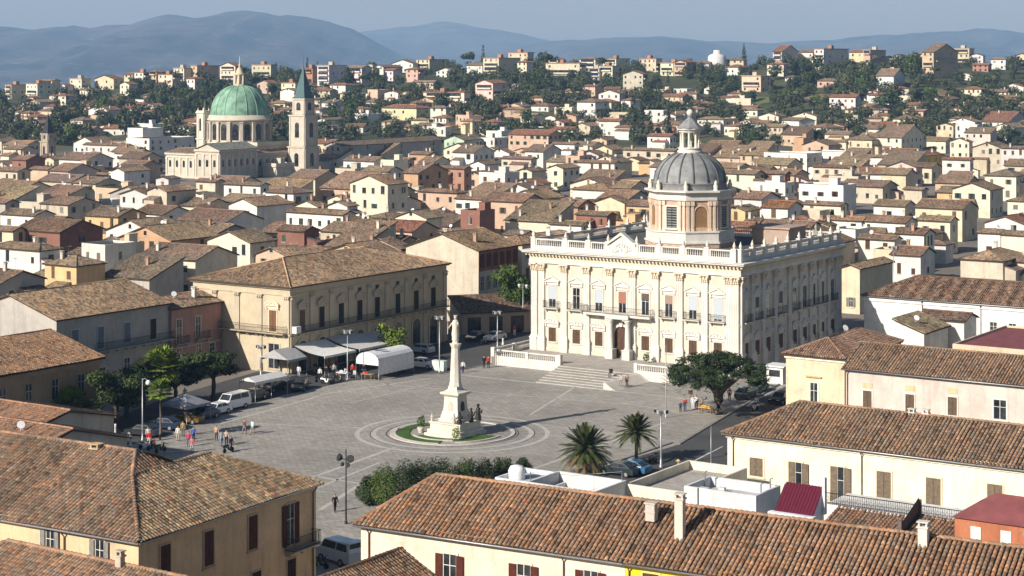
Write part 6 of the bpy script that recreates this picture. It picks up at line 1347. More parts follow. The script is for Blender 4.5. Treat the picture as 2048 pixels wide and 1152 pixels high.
# ---------------------------------------------------------------- trees in and round the square
def big_tree():
    p = P(1437, 829); t = thing('pine_tree', 'broad flat topped dark tree with a thick forked trunk beside the road', 'tree', tuple(p)); rd = random.Random(3)
    b = MB(); b.tube([(0,0,-.3), (0,0,.4), (.05,0,1.6), (-.05,0,2.5)], [.85,.62,.56,.62], 10)
    for k in range(9):
        a = k*.7+.3; r = rd.uniform(2.2, 4.4); b.tube([(0,0,2.2), (math.cos(a)*.8, math.sin(a)*.8, 3.2), (math.cos(a)*r, math.sin(a)*r, 4.6+rd.random())], [.38,.26,.10], 7)
    b.build('trunk', M['bark'], t); b = MB(); bl = []
    for k in range(70):
        a = rd.uniform(0, 6.28); r = 6.3*math.sqrt(rd.random()); top = 7.7-2.4*(r/6.2)**2; z = top-rd.random()**1.5*(2.4-1.0*(r/6.2)); bl.append((math.cos(a)*r, math.sin(a)*r, max(3.4, z), rd.uniform(.7,1.25), rd.uniform(.7,1.25), rd.uniform(.4,.65)))
    leaves(b, bl, 9500, .30, rd, .24, .8, .35)
    for k in range(900):                                            # spiky sprays at the rim
        a = rd.uniform(0, 6.28); r = rd.uniform(4.6, 6.9); z = 7.4-2.6*(r/6.2)**2-rd.random()*1.3; d = Vector((math.cos(a), math.sin(a), rd.uniform(-.2,.5))).normalized(); q = Vector((math.cos(a)*r, math.sin(a)*r, max(3.2, z))); s = d.cross(Vector((0,0,1))).normalized()*.09
        b.face((q-s, q+d*.9, q+s, q-d*.2), 0, r=rd.random())
    b.build('crown', M['leaf_dark'], t)
big_tree()
def broad(px, py, h, r, mat, lab, seed, n=3200, cz=None, name='tree', th=None, leaf=.22):
    p = P(px, py); t = thing(name, lab, 'tree', tuple(p)); rd = random.Random(seed); cz = cz or h*.62; b = MB(); b.tube([(0,0,-.2), (.1,.05,cz*.4), (0,0,cz*.8)], [r*.075+.07, r*.06+.05, r*.05], 8)
    for k in range(6): a = k*1.05+rd.random(); b.tube([(0,0,cz*.55), (math.cos(a)*r*.35, math.sin(a)*r*.35, cz*.9), (math.cos(a)*r*.7, math.sin(a)*r*.7, cz*1.12)], [r*.045, r*.03, .03], 5)
    b.build('trunk', M['bark'], t); rz = th or (h-cz)
    bl = [(0,0,cz,r*.55,r*.55,rz*.6)]
    for k in range(16):
        a = rd.uniform(0, 6.28); q = r*rd.uniform(.35, .8); zz = rd.uniform(-.7, .75); bl.append((math.cos(a)*q*math.sqrt(1-zz*zz*.5), math.sin(a)*q*math.sqrt(1-zz*zz*.5), cz+rz*zz, r*rd.uniform(.25,.42), r*rd.uniform(.25,.42), rz*rd.uniform(.22,.38)))
    b = MB(); leaves(b, bl, n, leaf, rd, .5, .35, .4); b.build('crown', M[mat], t); return t
broad(1030, 655, 10.4, 4.1, 'leaf_mid', 'dense green street tree left of the palace corner', 7, 5000, 6.6, leaf=.25)
broad(785, 728, 6.2, 2.6, 'leaf_bright', 'small bright yellow green tree in front of the arcade', 8, 1700, 3.7, leaf=.2)
broad(426, 800, 7.6, 4.1, 'leaf_dark', 'broad round green tree behind the parked white van', 9, 5200, 4.9, th=2.2)
broad(252, 836, 6.2, 4.2, 'leaf_dark', 'dark shaded tree under the grey house, left of the fan palms', 10, 5200, 3.9, th=2.3)
broad(232, 860, 7.4, 4.2, 'leaf_dark', 'tall dark tree at the left behind the low grey house, beside the street', 19, 5200, 4.7, th=2.7)
broad(350, 806, 6.4, 3.6, 'leaf_dark', 'dark shaded tree between the fan palms and the green round tree', 12, 3000, 3.4, th=1.8)
def palm(px, py, h, r, nfr, lab, seed, fan=False, droop=.5, dry=True, tr=.2, mat='leaf_palm'):
    p = P(px, py); t = thing('palm_tree', lab, 'palm', tuple(p)); rd = random.Random(seed); b = MB()
    b.tube([(0,0,-.3), (.06,0,h*.5), (0,0,h)], [tr*1.25, tr, tr*1.1], 8); b.build('trunk', M['palm_bark'], t)
    def frond(b, a, el, ln, dr, w):
        d = Vector((math.cos(a), math.sin(a), 0)); pts = []; 
        for k in range(9):
            s = k/8; pts.append(Vector((0,0,h))+d*(ln*s*math.cos(el)*(1-.15*s))+Vector((0,0,ln*(s*math.sin(el)-dr*s*s))))
        sd = d.cross(Vector((0,0,1)))
        for k in range(8):
            q0, q1 = pts[k], pts[k+1]; tt = (q1-q0).normalized(); b.face((q0-sd*.02, q1-sd*.015, q1+sd*.015, q0+sd*.02), 0, r=.7)
            for j in range(3):
                q = q0.lerp(q1, j/3); ww = 1.15*w*math.sin(PI*min(1, .18+.8*(k+j/3)/8))**.7
                for s in (-1, 1):
                    e = q+(sd*s*.75+tt*.75).normalized()*ww+Vector((0,0,-ww*.22+rd.uniform(-.03,.05))); m_ = tt*.075; b.face((q-m_, e, q+m_), 0, r=min(1, max(0, rd.gauss(.5,.22))))
    b = MB()
    if not fan:
        for k in range(nfr): u = k/nfr; frond(b, k*2.399+rd.uniform(-.2,.2), R(78-95*u+rd.uniform(-6,6)), r*rd.uniform(.95,1.15), droop*rd.uniform(.7,1.1), r*.17)
        b.build('crown', M[mat], t)
        if dry:
            b = MB()
            for k in range(nfr//2): frond(b, k*2.399+.5, R(rd.uniform(-38,-10)), r*rd.uniform(.7,.95), droop*.6, r*.14)
            b.build('dry_fronds', M['leaf_dry'], t)
    else:
        for k in range(nfr):
            u = k/nfr; a = k*2.399; el = R(80-110*u+rd.uniform(-8,8)); d = Vector((math.cos(a)*math.cos(el), math.sin(a)*math.cos(el), math.sin(el))); c = Vector((0,0,h))+d*r*.5; b.tube([(0,0,h), c], .02, 3, r=.6)
            sd = d.cross(Vector((0,0,1))).normalized() if abs(d.z) < .98 else Vector((1,0,0)); up = sd.cross(d)
            for j in range(13):
                an = R(-105+210*j/12); e = c+(d*math.cos(an)+sd*math.sin(an)).normalized()*r*.52*rd.uniform(.9,1.1)+up*rd.uniform(-.06,.06)-Vector((0,0,.08*r)); s = (e-c).cross(up).normalized()*r*.085; mid = c.lerp(e, .55); b.face((c, mid-s, e, mid+s), 0, r=min(1, max(0, rd.gauss(.5,.22))))
        b.build('crown', M[mat], t)
palm(1172, 945, 2.5, 3.5, 90, 'low bushy palm with brown lower fronds, left of the blue car', 1, tr=.32, droop=.34)
palm(1272, 926, 3.3, 2.95, 62, 'date palm on a bare trunk between the bushy palm and the road', 2, tr=.19, dry=False, droop=.34)
palm(320, 880, 5.6, 1.7, 26, 'thin fan palm on a tall bare trunk near the globe lamp', 3, True, tr=.09, mat='leaf_bright')
palm(322, 818, 5.2, 3.0, 48, 'large fan palm crown in front of the grey house', 4, True, tr=.2, mat='leaf_bright'); palm(288, 822, 4.6, 2.2, 34, 'fan palm with sunlit tips left of the large fan palm', 5, True, tr=.18, mat='leaf_palm'); palm(138, 862, 2.3, 3.3, 50, 'bushy fan palm behind the low roofs at the left edge', 6, True, tr=.2, mat='leaf_bright'); palm(190, 868, 1.6, 1.6, 22, 'small fan palm right of the bushy fan palm', 16, True, tr=.14, mat='leaf_palm')
def juniper(px, py, h, r, seed, lab):
    p = P(px, py); t = thing('juniper_bush', lab, 'bush', tuple(p), 0, 'junipers between the square and the bottom roof'); rd = random.Random(seed); b = MB(); bl = [(0,0,h*.42,r,r,h*.42), (0,0,h*.7,r*.6,r*.6,h*.28)]
    for k in range(9): a = rd.uniform(0, 6.28); q = r*rd.uniform(.2,.75); bl.append((math.cos(a)*q, math.sin(a)*q, h*rd.uniform(.35,.85), r*.32, r*.32, h*.18))
    leaves(b, bl, 2600, .17, rd, .3, .9, .45); b.build('foliage', M['leaf_mid' if seed % 4 == 1 else 'leaf_dark'], t); b = MB(); b.tube([(0,0,-.2), (0,0,h*.6)], [.12,.05], 6); b.build('stem', M['bark'], t)
JL = ['outermost dark juniper bush, left end of the clump beside the lamp post', 'second juniper bush from the left end of the clump', 'third juniper bush from the left end, tallest of the clump', 'fourth juniper bush from the left end of the clump', 'fifth juniper bush, middle of the clump behind the tiled ridge', 'sixth juniper bush from the left end of the clump', 'seventh juniper bush from the left end of the clump', 'small eighth juniper bush near the right end of the clump', 'last small juniper bush at the right end, beside the white terrace']
for k, (px, py, h, r) in enumerate(((738,1010,3.0,1.4), (772,1012,4.3,1.7), (812,1010,4.7,1.9), (852,1004,4.5,1.8), (890,1000,4.4,1.8), (928,994,4.1,1.7), (966,986,3.7,1.6), (1008,976,3.2,1.4), (1046,966,2.7,1.2))): juniper(px, py, h, r, k+40, JL[k])
# ---------------------------------------------------------------- lamps
def lamp(px, py, ytop, kind, lab, mat='galv', cat='street lamp', z0=0.0, r=.075):
    p = P(px, py, z0); h = (py-ytop)*p.y/F; t = thing('street_lamp' if kind != 'pole' else 'pole', lab, cat, tuple(p), ROT); b = MB(); b.lathe([(r*2,0), (r*2,.25), (r*1.3,.3), (r*1.1,1.2), (r*.7,h)], 8); b.build('post', M[mat], t)
    if kind == 'flood':
        b = MB(); b.box(-.7,.7,-.04,.04,h-.5,h-.42); b.box(-.04,.04,-.6,.6,h-.38,h-.3); b.build('cross_arm', M[mat], t)
        for k, (x, y) in enumerate(((-.6,0), (.6,0), (0,-.55), (0,.55))): b = MB(); b.box(-.26,.26,-.2,.14,-.22,.26); b.box(-.22,.22,-.24,-.2,-.18,.22, 1); b.build('lamp_head', [M['paint'], M['glass_dark']], t, (.32,.33,.33), (x, y, h-.25), k*1.3).scale = (.8,.8,.8)
    elif kind == 'twin':
        b = MB(); b.box(-.7,.7,-.04,.04,h-1.0,h-.92); b.build('cross_arm', M['iron'], t)
        for s in (-1, 1):
            for zz in (-.9, -1.5): b = MB(); b.lathe([(.05,-.18), (.2,-.1), (.3,.12), (.26,.16)], 10); o = b.build('lamp_head', M['iron'], t, None, (s*(.62 if zz > -1 else .3), -.1, h+zz+.05)); o.rotation_euler = (1.2, 0, s*.5); o.scale = (1.25,)*3 if zz > -1 else (.8,)*3
    elif kind == 'globe':
        b = MB(); b.tube([(0,0,h-.1), (.5,-.1,h+.05), (1.05,-.2,h-.1)], .04, 6); b.build('arm', M[mat], t); b = MB(); b.ball((1.1,-.2,h-.35), .3, n=12, k=8); b.build('globe', M['paint'], t, (.78,.78,.75))
    elif kind == 'lantern':
        b = MB(); b.tube([(-.7,0,h), (.7,0,h)], .04, 6); b.build('cross_arm', M[mat], t)
        for s in (-1, 1): b = MB(); b.lathe([(.1,-.45), (.24,-.1), (.26,0), (.1,.12)], 8); b.build('lamp_head', M['paint'], t, (.6,.6,.58), (s*.7, 0, h))
    return t
lamp(285, 882, 757, 'globe', 'tall slim post with a white globe lamp at the left of the square'); lamp(522, 752, 690, 'flood', 'floodlight mast between the round tree and the arcaded palace'); lamp(695, 762, 660, 'flood', 'floodlight mast in front of the market awnings'); lamp(879, 745, 632, 'flood', 'floodlight mast beside the white cabinet, left of the column top')
lamp(995, 694, 622, 'flood', 'floodlight mast beside the small white car left of the palace'); lamp(1046, 664, 570, 'lantern', 'slim lamp post under the dense street tree by the palace corner'); lamp(1332, 836, 690, 'pole', 'very tall thin bare pole in front of the palace, left of the big tree', cat='pole', r=.06); lamp(1322, 935, 818, 'flood', 'floodlight mast by the road, right of the date palm', r=.1)
lamp(692, 1048, 898, 'twin', 'dark lamp post with paired round floodlights beside the man in black', 'iron'); lamp(1422, 940, 852, 'pole', 'thin bare pole at the road edge left of the pale yellow house', cat='pole', r=.05); lamp(1787, 640, 492, 'flood', 'floodlight mast rising above the roofs behind the long white house'); lamp(1545, 740, 710, 'pole', 'short thick white post beside the kiosk behind the big tree', 'kerbstone', 'post', r=.14)
# ---------------------------------------------------------------- vehicles
def car_meshes(kind):
    b = MB(); L, Wd = (4.2, 1.72) if kind != 'van' else (4.8, 1.9); hw = Wd/2; out = {}
    pr = {'car': [(-2.1,.3), (2.05,.3), (2.12,.55), (2.0,.78), (1.0,.92), (-1.7,.98), (-2.1,.86)], 'estate': [(-2.2,.3), (2.05,.3), (2.12,.55), (2.0,.78), (1.0,.92), (-2.1,.98), (-2.2,.8)], 'van': [(-2.4,.35), (2.3,.35), (2.4,.7), (2.25,1.05), (1.6,1.25), (-2.4,1.25)]}[kind]
    cb = {'car': [(.95,.92), (.35,1.40), (-.9,1.43), (-1.75,.97)], 'estate': [(.95,.92), (.35,1.42), (-1.8,1.45), (-2.12,.97)], 'van': [(1.65,1.25), (1.05,2.0), (-2.2,2.05), (-2.38,1.25)]}[kind]
    def loft(poly, hws):
        n = len(poly); A = [(x, -w, z) for (x, z), w in zip(poly, hws)]; B = [(x, w, z) for (x, z), w in zip(poly, hws)]
        b.face(A); b.face(B[::-1])
        for i in range(n): j = (i+1) % n; b.face((A[j], A[i], B[i], B[j]))
    loft(pr, [hw*(.96 if z < .4 else (.93 if abs(x) > 2 else 1.0)) for x, z in pr]); loft(cb, [hw*.93, hw*.78, hw*.78, hw*.93]); out['body'] = b
    g_ = MB(); (x0,z0),(x1,z1),(x2,z2),(x3,z3) = cb
    for s in (-1, 1):
        e = .012; w0, w1 = hw*.93+e, hw*.78+e; f = lambda x, z: (x, s*(w0+(w1-w0)*(z-z0)/(z1-z0)), z); za, zb = z0+.08, z1-.08; xm = (x1+x2)/2
        fa = lambda z: x0+(x1-x0)*(z-z0)/(z1-z0)-.12; fb = lambda z: x3+(x2-x3)*(z-z3)/(z2-z3)+.12
        g_.face([f(fa(za), za), f(fa(zb), zb), f(xm+.05, zb), f(xm+.05, za)][::s]); 
        if kind != 'van': g_.face([f(xm-.05, za), f(xm-.05, zb), f(fb(zb), zb), f(fb(za), za)][::s])
        else: g_.face([f(xm-.05, za), f(xm-.05, zb), f(fb(zb)+.2, zb), f(fb(za)+.2, za)][::s])
    n1 = Vector((z1-z0, 0, x0-x1)).normalized()*.014; q = [(x0-.05,-hw*.84,z0+.06), (x0-.05,hw*.84,z0+.06), (x1+.06,hw*.71,z1-.06), (x1+.06,-hw*.71,z1-.06)]; g_.face([Vector(p)+n1 for p in q]); n2 = Vector((-(z2-z3), 0, x2-x3)).normalized()*.014; n2 = n2 if n2.x < 0 else -n2; q = [(x3+.06,hw*.84,z3+.08), (x3+.06,-hw*.84,z3+.08), (x2-.04,-hw*.71,z2-.06), (x2-.04,hw*.71,z2-.06)]; g_.face([Vector(p)+n2 for p in q]); out['glass'] = g_
    w_ = MB(); w_.add(_cyl(.33, .2), Matrix.Identity(4)); out['wheel'] = w_; rm = MB(); rm.add(_cyl(.2, .21), Matrix.Identity(4)); out['rim'] = rm
    hl = MB(); hl.box(0, .04, -.18, .18, -.07, .07); out['headlight'] = hl; return out
def _cyl(r, w):
    b = MB(); n = 14
    A = [(r*math.cos(2*PI*k/n), -w/2, r*math.sin(2*PI*k/n)) for k in range(n)]; B = [(x, w/2, z) for x, y, z in A]; b.face(A); b.face(B[::-1])
    for k in range(n): j = (k+1) % n; b.face((A[j], A[k], B[k], B[j]), smooth=True)
    return b
CM = {k: {n: m.mesh(n, [M[{'body':'car_paint','glass':'glass_dark','wheel':'rubber','rim':'galv','headlight':'paint'}[n]]]) for n, m in car_meshes(k).items()} for k in ('car', 'estate', 'van')}
def car(px, py, col, rz, lab, kind='car', grp='cars parked round the square', name='parked_car'):
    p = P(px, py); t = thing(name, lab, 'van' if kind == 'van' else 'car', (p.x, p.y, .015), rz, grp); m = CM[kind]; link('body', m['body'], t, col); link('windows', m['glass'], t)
    for x in (-1.3, 1.32):
        for y in (-.78, .78) if kind != 'van' else (-.87, .87): w_ = link('wheel', m['wheel'], t, None, (x, y, .33)); link('rim', m['rim'], w_)
    for y in (-.55, .55): link('headlight', m['headlight'], t, (.75,.75,.7), ((2.03 if kind != 'van' else 2.28), y, .66 if kind != 'van' else .85))
    return t
AU, AV = ROT, ROT+PI/2
WH, BK, SV, BL = (.75,.75,.75), (.015,.016,.018), (.50,.52,.54), (.05,.12,.30)
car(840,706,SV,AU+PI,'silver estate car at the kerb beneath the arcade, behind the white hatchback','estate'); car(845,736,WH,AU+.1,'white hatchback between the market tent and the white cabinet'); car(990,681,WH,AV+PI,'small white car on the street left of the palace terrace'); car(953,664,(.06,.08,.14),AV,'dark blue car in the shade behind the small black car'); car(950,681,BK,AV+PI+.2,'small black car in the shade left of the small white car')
car(432,829,WH,AV+PI,'white car parked in front of the white van by the round tree'); car(466,818,WH,AV+PI,'white van parked behind the white car by the round tree','van'); car(408,838,(.035,.06,.11),AV+PI,'light blue car between the grey gazebo and the white car'); car(372,846,(.15,.09,.02),AU+PI+.25,'mustard yellow car in front of the grey gazebo'); car(328,858,(.022,.033,.065),AU+PI+.2,'dark blue convertible in the shade left of the mustard yellow car')  # blue and mustard paints darkened: tree and house shade put into the colour
car(548,782,(.02,.02,.025),AV+PI+.1,'black car parked at the far end of the long white canopy'); car(576,772,(.10,.10,.11),AV+PI,'dark grey car between the long white canopy and the small black car'); car(286,872,(.03,.03,.035),AU+PI+.2,'black car in deep shade left of the dark blue convertible'); car(600,780,BK,AV+PI+.5,'small black car on the open paving left of the scooters'); car(506,800,BK,AV+PI,'black car half under the long white market canopy'); car(1492,796,(.02,.03,.04),AV+.1,'black saloon parked behind the big tree, nearer to its trunk'); car(1516,783,(.03,.05,.05),AV+.1,'dark green car parked behind the big tree, in front of the kiosk'); car(1562,806,BK,AV+PI,'black car in the shade of the cream hip roofed house')
car(1262,946,(.03,.12,.22),AU+PI,'blue teal car at the kerb below the date palm'); car(1238,950,(.02,.03,.035),AU+PI,'black car just left of the blue teal car'); car(678,1124,(.50,.51,.53),AU+PI-.2,'silver grey van in the lane between the two big bottom houses','van')
def scooter(px, py, rz, lab, col, rider=None):
    p = P(px, py); t = thing('scooter', lab, 'scooter', (p.x, p.y, .01), rz, 'scooters about the square'); b = MB(); b.tube([(-.7,0,.62), (-.5,0,.72), (.0,0,.66), (.12,0,.34), (.45,0,.32), (.58,0,.75), (.56,0,1.0)], [.16,.2,.17,.14,.13,.11,.08], 8); b.build('body', M['car_paint'], t, col)
    for x in (-.55, .68): w_ = MB(); w_.add(_cyl(.25, .11), Matrix.Translation((x, 0, .25))); w_.build('wheel', M['rubber'], t)
    b = MB(); b.box(-.68,.0,-.15,.15,.78,.88); b.build('seat', M['rubber'], t); b = MB(); b.tube([(.5,-.33,1.05), (.56,0,1.02), (.5,.33,1.05)], .03, 5); b.build('handlebar', M['iron'], t); return t
for a in ((1510,822,AV+PI,'white scooter on the road right of the big tree',(.6,.6,.62)), (1305,927,AV,'black scooter at the kerb right of the date palm',BK), (638,764,AV,'dark scooter left of the white scooter under the awnings',BK), (650,768,AU,'white scooter parked under the awnings',WH), (664,766,AV+.4,'grey scooter beside the floodlight mast under the awnings',(.2,.2,.2)), (612+62,764,AU+.5,'black scooter nearest the floodlight mast under the awnings',BK), (306,896,AV+.5,'red scooter at the lower left of the square',(.5,.03,.02)), (288,900,AU,'white scooter beside the red scooter',WH), (320,905,AV,'dark scooter in front of the thin fan palm trunk',BK), (456,905,AV,'black scooter among the walkers on the left of the square',BK), (640,1136,AU,'dark scooter behind the silver grey van',BK), (968,690,AV,'black scooter beside the small black car left of the palace',BK)): scooter(*a)
# ---------------------------------------------------------------- market: awnings, tent, canopies
def cloth_thing(name, lab, cat, o, rz, build, col, legs=(), hl=2.4):
    t = thing(name, lab, cat, (o.x, o.y, 0), rz); b = MB(); build(b); b.build('canopy', M['cloth'], t, col)
    for x, y, h in legs: q = MB(); q.tube([(x,y,0), (x,y,h)], .04, 6); q.build('leg', M['galv'], t)
    return t
ac = c_arc = P(580, 571, 12.3)
def sheet_aw(lab, v0, v1, dep, z0, z1, col):
    def f(b):
        n = 6
        for k in range(n):
            a, c_ = k/n, (k+1)/n; zz = lambda s: z0+(z1-z0)*s-.25*math.sin(PI*s); b.face(((.05+dep*a,v0,zz(a)), (.05+dep*c_,v0,zz(c_)), (.05+dep*c_,v1,zz(c_)), (.05+dep*a,v1,zz(a))), smooth=True); b.face(((.05+dep*a,v1,zz(a)-.04), (.05+dep*c_,v1,zz(c_)-.04), (.05+dep*c_,v0,zz(c_)-.04), (.05+dep*a,v0,zz(a)-.04)), smooth=True)
        b.box(dep, dep+.08, v0, v1, z1-.3, z1)
    cloth_thing('awning', lab, 'awning', c_arc, ROT, f, col, [(dep+.02, v0+.1, z1), (dep+.02, v1-.1, z1)])
sheet_aw('large pale awning fixed to the near end of the arcade', .6, 7.5, 5.6, 4.0, 2.9, (.68,.67,.64)); sheet_aw('grey awning in the middle of the arcade behind the floodlight mast', 7.8, 14.5, 6.0, 4.2, 3.0, (.50,.49,.48)); sheet_aw('small grey awning at the arcade beside the bright green tree', 15, 19.5, 3.2, 3.8, 2.8, (.45,.45,.46))
def tent(lab, px, py, w, d, hs, hr, col, sides=True):
    o = P(px, py)
    def f(b):
        n = 8; pts = [(w*.5-w*.5*math.cos(PI*k/n), hs+(hr-hs)*math.sin(PI*k/n)) for k in range(n+1)]
        for (x0, z0), (x1, z1) in zip(pts, pts[1:]): b.face(((x0,0,z0), (x1,0,z1), (x1,d,z1), (x0,d,z0)), smooth=True)
        b.face([(x, 0, z) for x, z in pts]+[(w,0,hs-.5), (0,0,hs-.5)]); b.face(([(x, d, z) for x, z in pts]+[(w,d,hs-.5), (0,d,hs-.5)])[::-1])
        if sides: b.face(((w,0,.7), (w,d,.7), (w,d,hs), (w,0,hs)))
    t = cloth_thing('market_tent', lab, 'market tent', o, ROT, f, col, [(0,0,hs), (w,0,hs), (0,d,hs), (w,d,hs)])
    return t, o
tent('white barrel roofed market tent with a grey side sheet, right of the awnings', 712, 756, 3.9, 8.0, 2.5, 3.7, (.64,.64,.645))
def ridge_can(lab, px, py, w, d, hs, hr, col):
    o = P(px, py)
    def f(b):
        for s, (x0, x1) in enumerate(((0, w/2), (w/2, w))):
            z0, z1 = (hs, hr) if s == 0 else (hr, hs); b.face(((x0,0,z0), (x1,0,z1), (x1,d,z1), (x0,d,z0)))
        b.face(((0,0,hs), (w,0,hs), (w/2,0,hr))); b.face(((w,d,hs), (0,d,hs), (w/2,d,hr))); b.box(-.03,0,0,d,hs-.35,hs); b.box(w,w+.03,0,d,hs-.35,hs)
    n = max(2, int(d/3)+1); cloth_thing('market_canopy', lab, 'market canopy', o, ROT, f, col, [(x, d*k/(n-1), hs) for x in (0.03, w-.03) for k in range(n)])
ridge_can('long white market canopy on thin legs behind the black cars', 479, 800, 2.7, 6.2, 2.5, 3.0, (.58,.58,.56)); ridge_can('grey canopy against the near end of the arcaded palace', 520, 752, 5.0, 4.0, 2.6, 3.8, (.36,.36,.36))
o = P(368, 838)
def gz(b):
    q = [(-2.1,-2.1), (2.1,-2.1), (2.1,2.1), (-2.1,2.1)]
    for k in range(4): a, c_ = q[k], q[(k+1) % 4]; b.face(((*a,2.2), (*c_,2.2), (0,0,3.3))); b.face(((*a,1.9), (*c_,1.9), (*c_,2.2), (*a,2.2)))
cloth_thing('gazebo', 'grey white pyramid gazebo over the parked cars at the left', 'gazebo', P(372, 842), ROT, gz, (.24,.25,.27), [(s*2.05, q*2.05, 2.2) for s in (-1, 1) for q in (-1, 1)])  # pale cloth coloured dark grey, its shade painted in
def stall(px, py, lab, top, goods):
    p = P(px, py); t = thing('market_stall', lab, 'stall', tuple(p), ROT); b = MB(); b.box(-.9,.9,-.45,.45,.78,.86); b.build('table_top', M['wood'], t, top)
    for x in (-.8,.8):
        for y in (-.38,.38): q = MB(); q.box(x-.03,x+.03,y-.03,y+.03,0,.78); q.build('leg', M['wood'], t, (.3,.2,.1))
    rd = random.Random(int(px)); b = MB()
    for k in range(9): b.ball((rd.uniform(-.75,.75), rd.uniform(-.35,.35), .95), rd.uniform(.09,.16), n=6, k=4)
    b.build('goods', M['paint'], t, goods)
stall(1412, 828, 'small stall with orange and yellow goods beside the big tree trunk', (.6,.35,.05), (.75,.38,.04)); stall(686, 757, 'table with white goods in front of the market tent', (.6,.6,.6), (.7,.7,.7)); stall(736, 760, 'table with red goods at the front of the market tent', (.3,.2,.12), (.55,.06,.05)); stall(810, 740, 'table with red and black goods right of the market tent', (.05,.05,.05), (.5,.03,.03))
def cafe(px, py, lab, col): 
    p = P(px, py); t = thing('cafe_chair', lab, 'chair', tuple(p), px*.7, 'chairs under the market awnings'); b = MB(); b.box(-.22,.22,-.22,.22,.42,.47); b.build('seat', M['paint'], t, col); b = MB(); b.box(-.22,.22,.18,.22,.5,.9); b.build('backrest', M['paint'], t, col)
    for x in (-.2,.2):
        for y in (-.2,.2): q = MB(); q.box(x-.02,x+.02,y-.02,y+.02,0,.42); q.build('leg', M['galv'], t)
    return t
rd = random.Random(2)
for k in range(10): cafe(610+rd.uniform(0,110), 732+rd.uniform(0,26), 'chair standing in the dark under the market awnings', rd.choice([BK, (.3,.3,.3), (.55,.55,.55), (.25,.1,.05)]))
p = P(879, 741); t = thing('cabinet', 'pair of white metal cabinets at the foot of a floodlight mast', 'cabinet', tuple(p), ROT); b = MB(); b.box(-1.0,-.03,-.4,.4,.1,1.35); b.box(-1.05,0,-.45,.45,1.35,1.42); b.build('cabinet_box', M['paint'], t, (.6,.62,.58)); b = MB(); b.box(.03,1.0,-.4,.4,.1,1.35); b.box(0.001,1.05,-.45,.45,1.35,1.42); b.build('cabinet_box', M['paint'], t, (.55,.65,.58)); b = MB(); b.box(-1,1,-.38,.38,0,.1); b.build('plinth', M['kerbstone'], t)
p = P(1549, 768); t = thing('kiosk', 'little white kiosk behind the big tree, beside the dark green car', 'kiosk', tuple(p), ROT); b = MB(); b.box(-1.2,1.2,0,2.4,0,2.3); b.build('wall', M['plaster'], t, (.72,.71,.68)); b = MB(); b.box(-1.5,1.5,-.3,2.7,2.3,2.45); b.build('roof', M['paint'], t, (.7,.7,.68)); b = MB(); b.box(-.8,.8,-.04,-.004,1.0,1.9); b.build('window', M['glass_dark'], t)
# white curved wall and bollards at the lower left
p0 = P(194, 893); t = thing('curved_wall', 'white curved ramp wall above the lower left roof', 'wall', tuple(p0), 0); b = MB(); n = 10; pts = [P(194+62*k/n, 893+18*(k/n)**1.5)-p0 for k in range(n+1)]; hh = [1.5*(1-(k/n)**2)+.25 for k in range(n+1)]
for k in range(n):
    a, c_ = pts[k], pts[k+1]; up = Vector((0,0,1)); off = Vector((.1,.3,0)); b.face((a, c_, c_+up*hh[k+1], a+up*hh[k])); b.face((a+up*hh[k], c_+up*hh[k+1], c_+up*hh[k+1]+off, a+up*hh[k]+off)); b.face((c_+off, a+off, a+off+up*hh[k], c_+off+up*hh[k+1]))
b.build('wall', M['plaster'], t, (.74,.73,.70))
for px, py, h, lab in ((231,882,1.9,'tall white bollard with a ball top, left of the globe lamp post'), (261,892,1.1,'short white bollard between the tall bollard and the globe lamp post'), (1006,689,.9,'white bollard beside the small white car left of the palace')):
    t = thing('bollard', lab, 'bollard', tuple(P(px, py))); b = MB(); b.lathe([(.2,0), (.2,.15), (.13,.2), (.12,h-.25), (.16,h-.2), (.05,h-.15)], 10); b.build('post', M['paint'], t, (.72,.70,.66)); b = MB(); b.ball((0,0,h-.06), .14); b.build('ball', M['paint'], t, (.74,.72,.70))
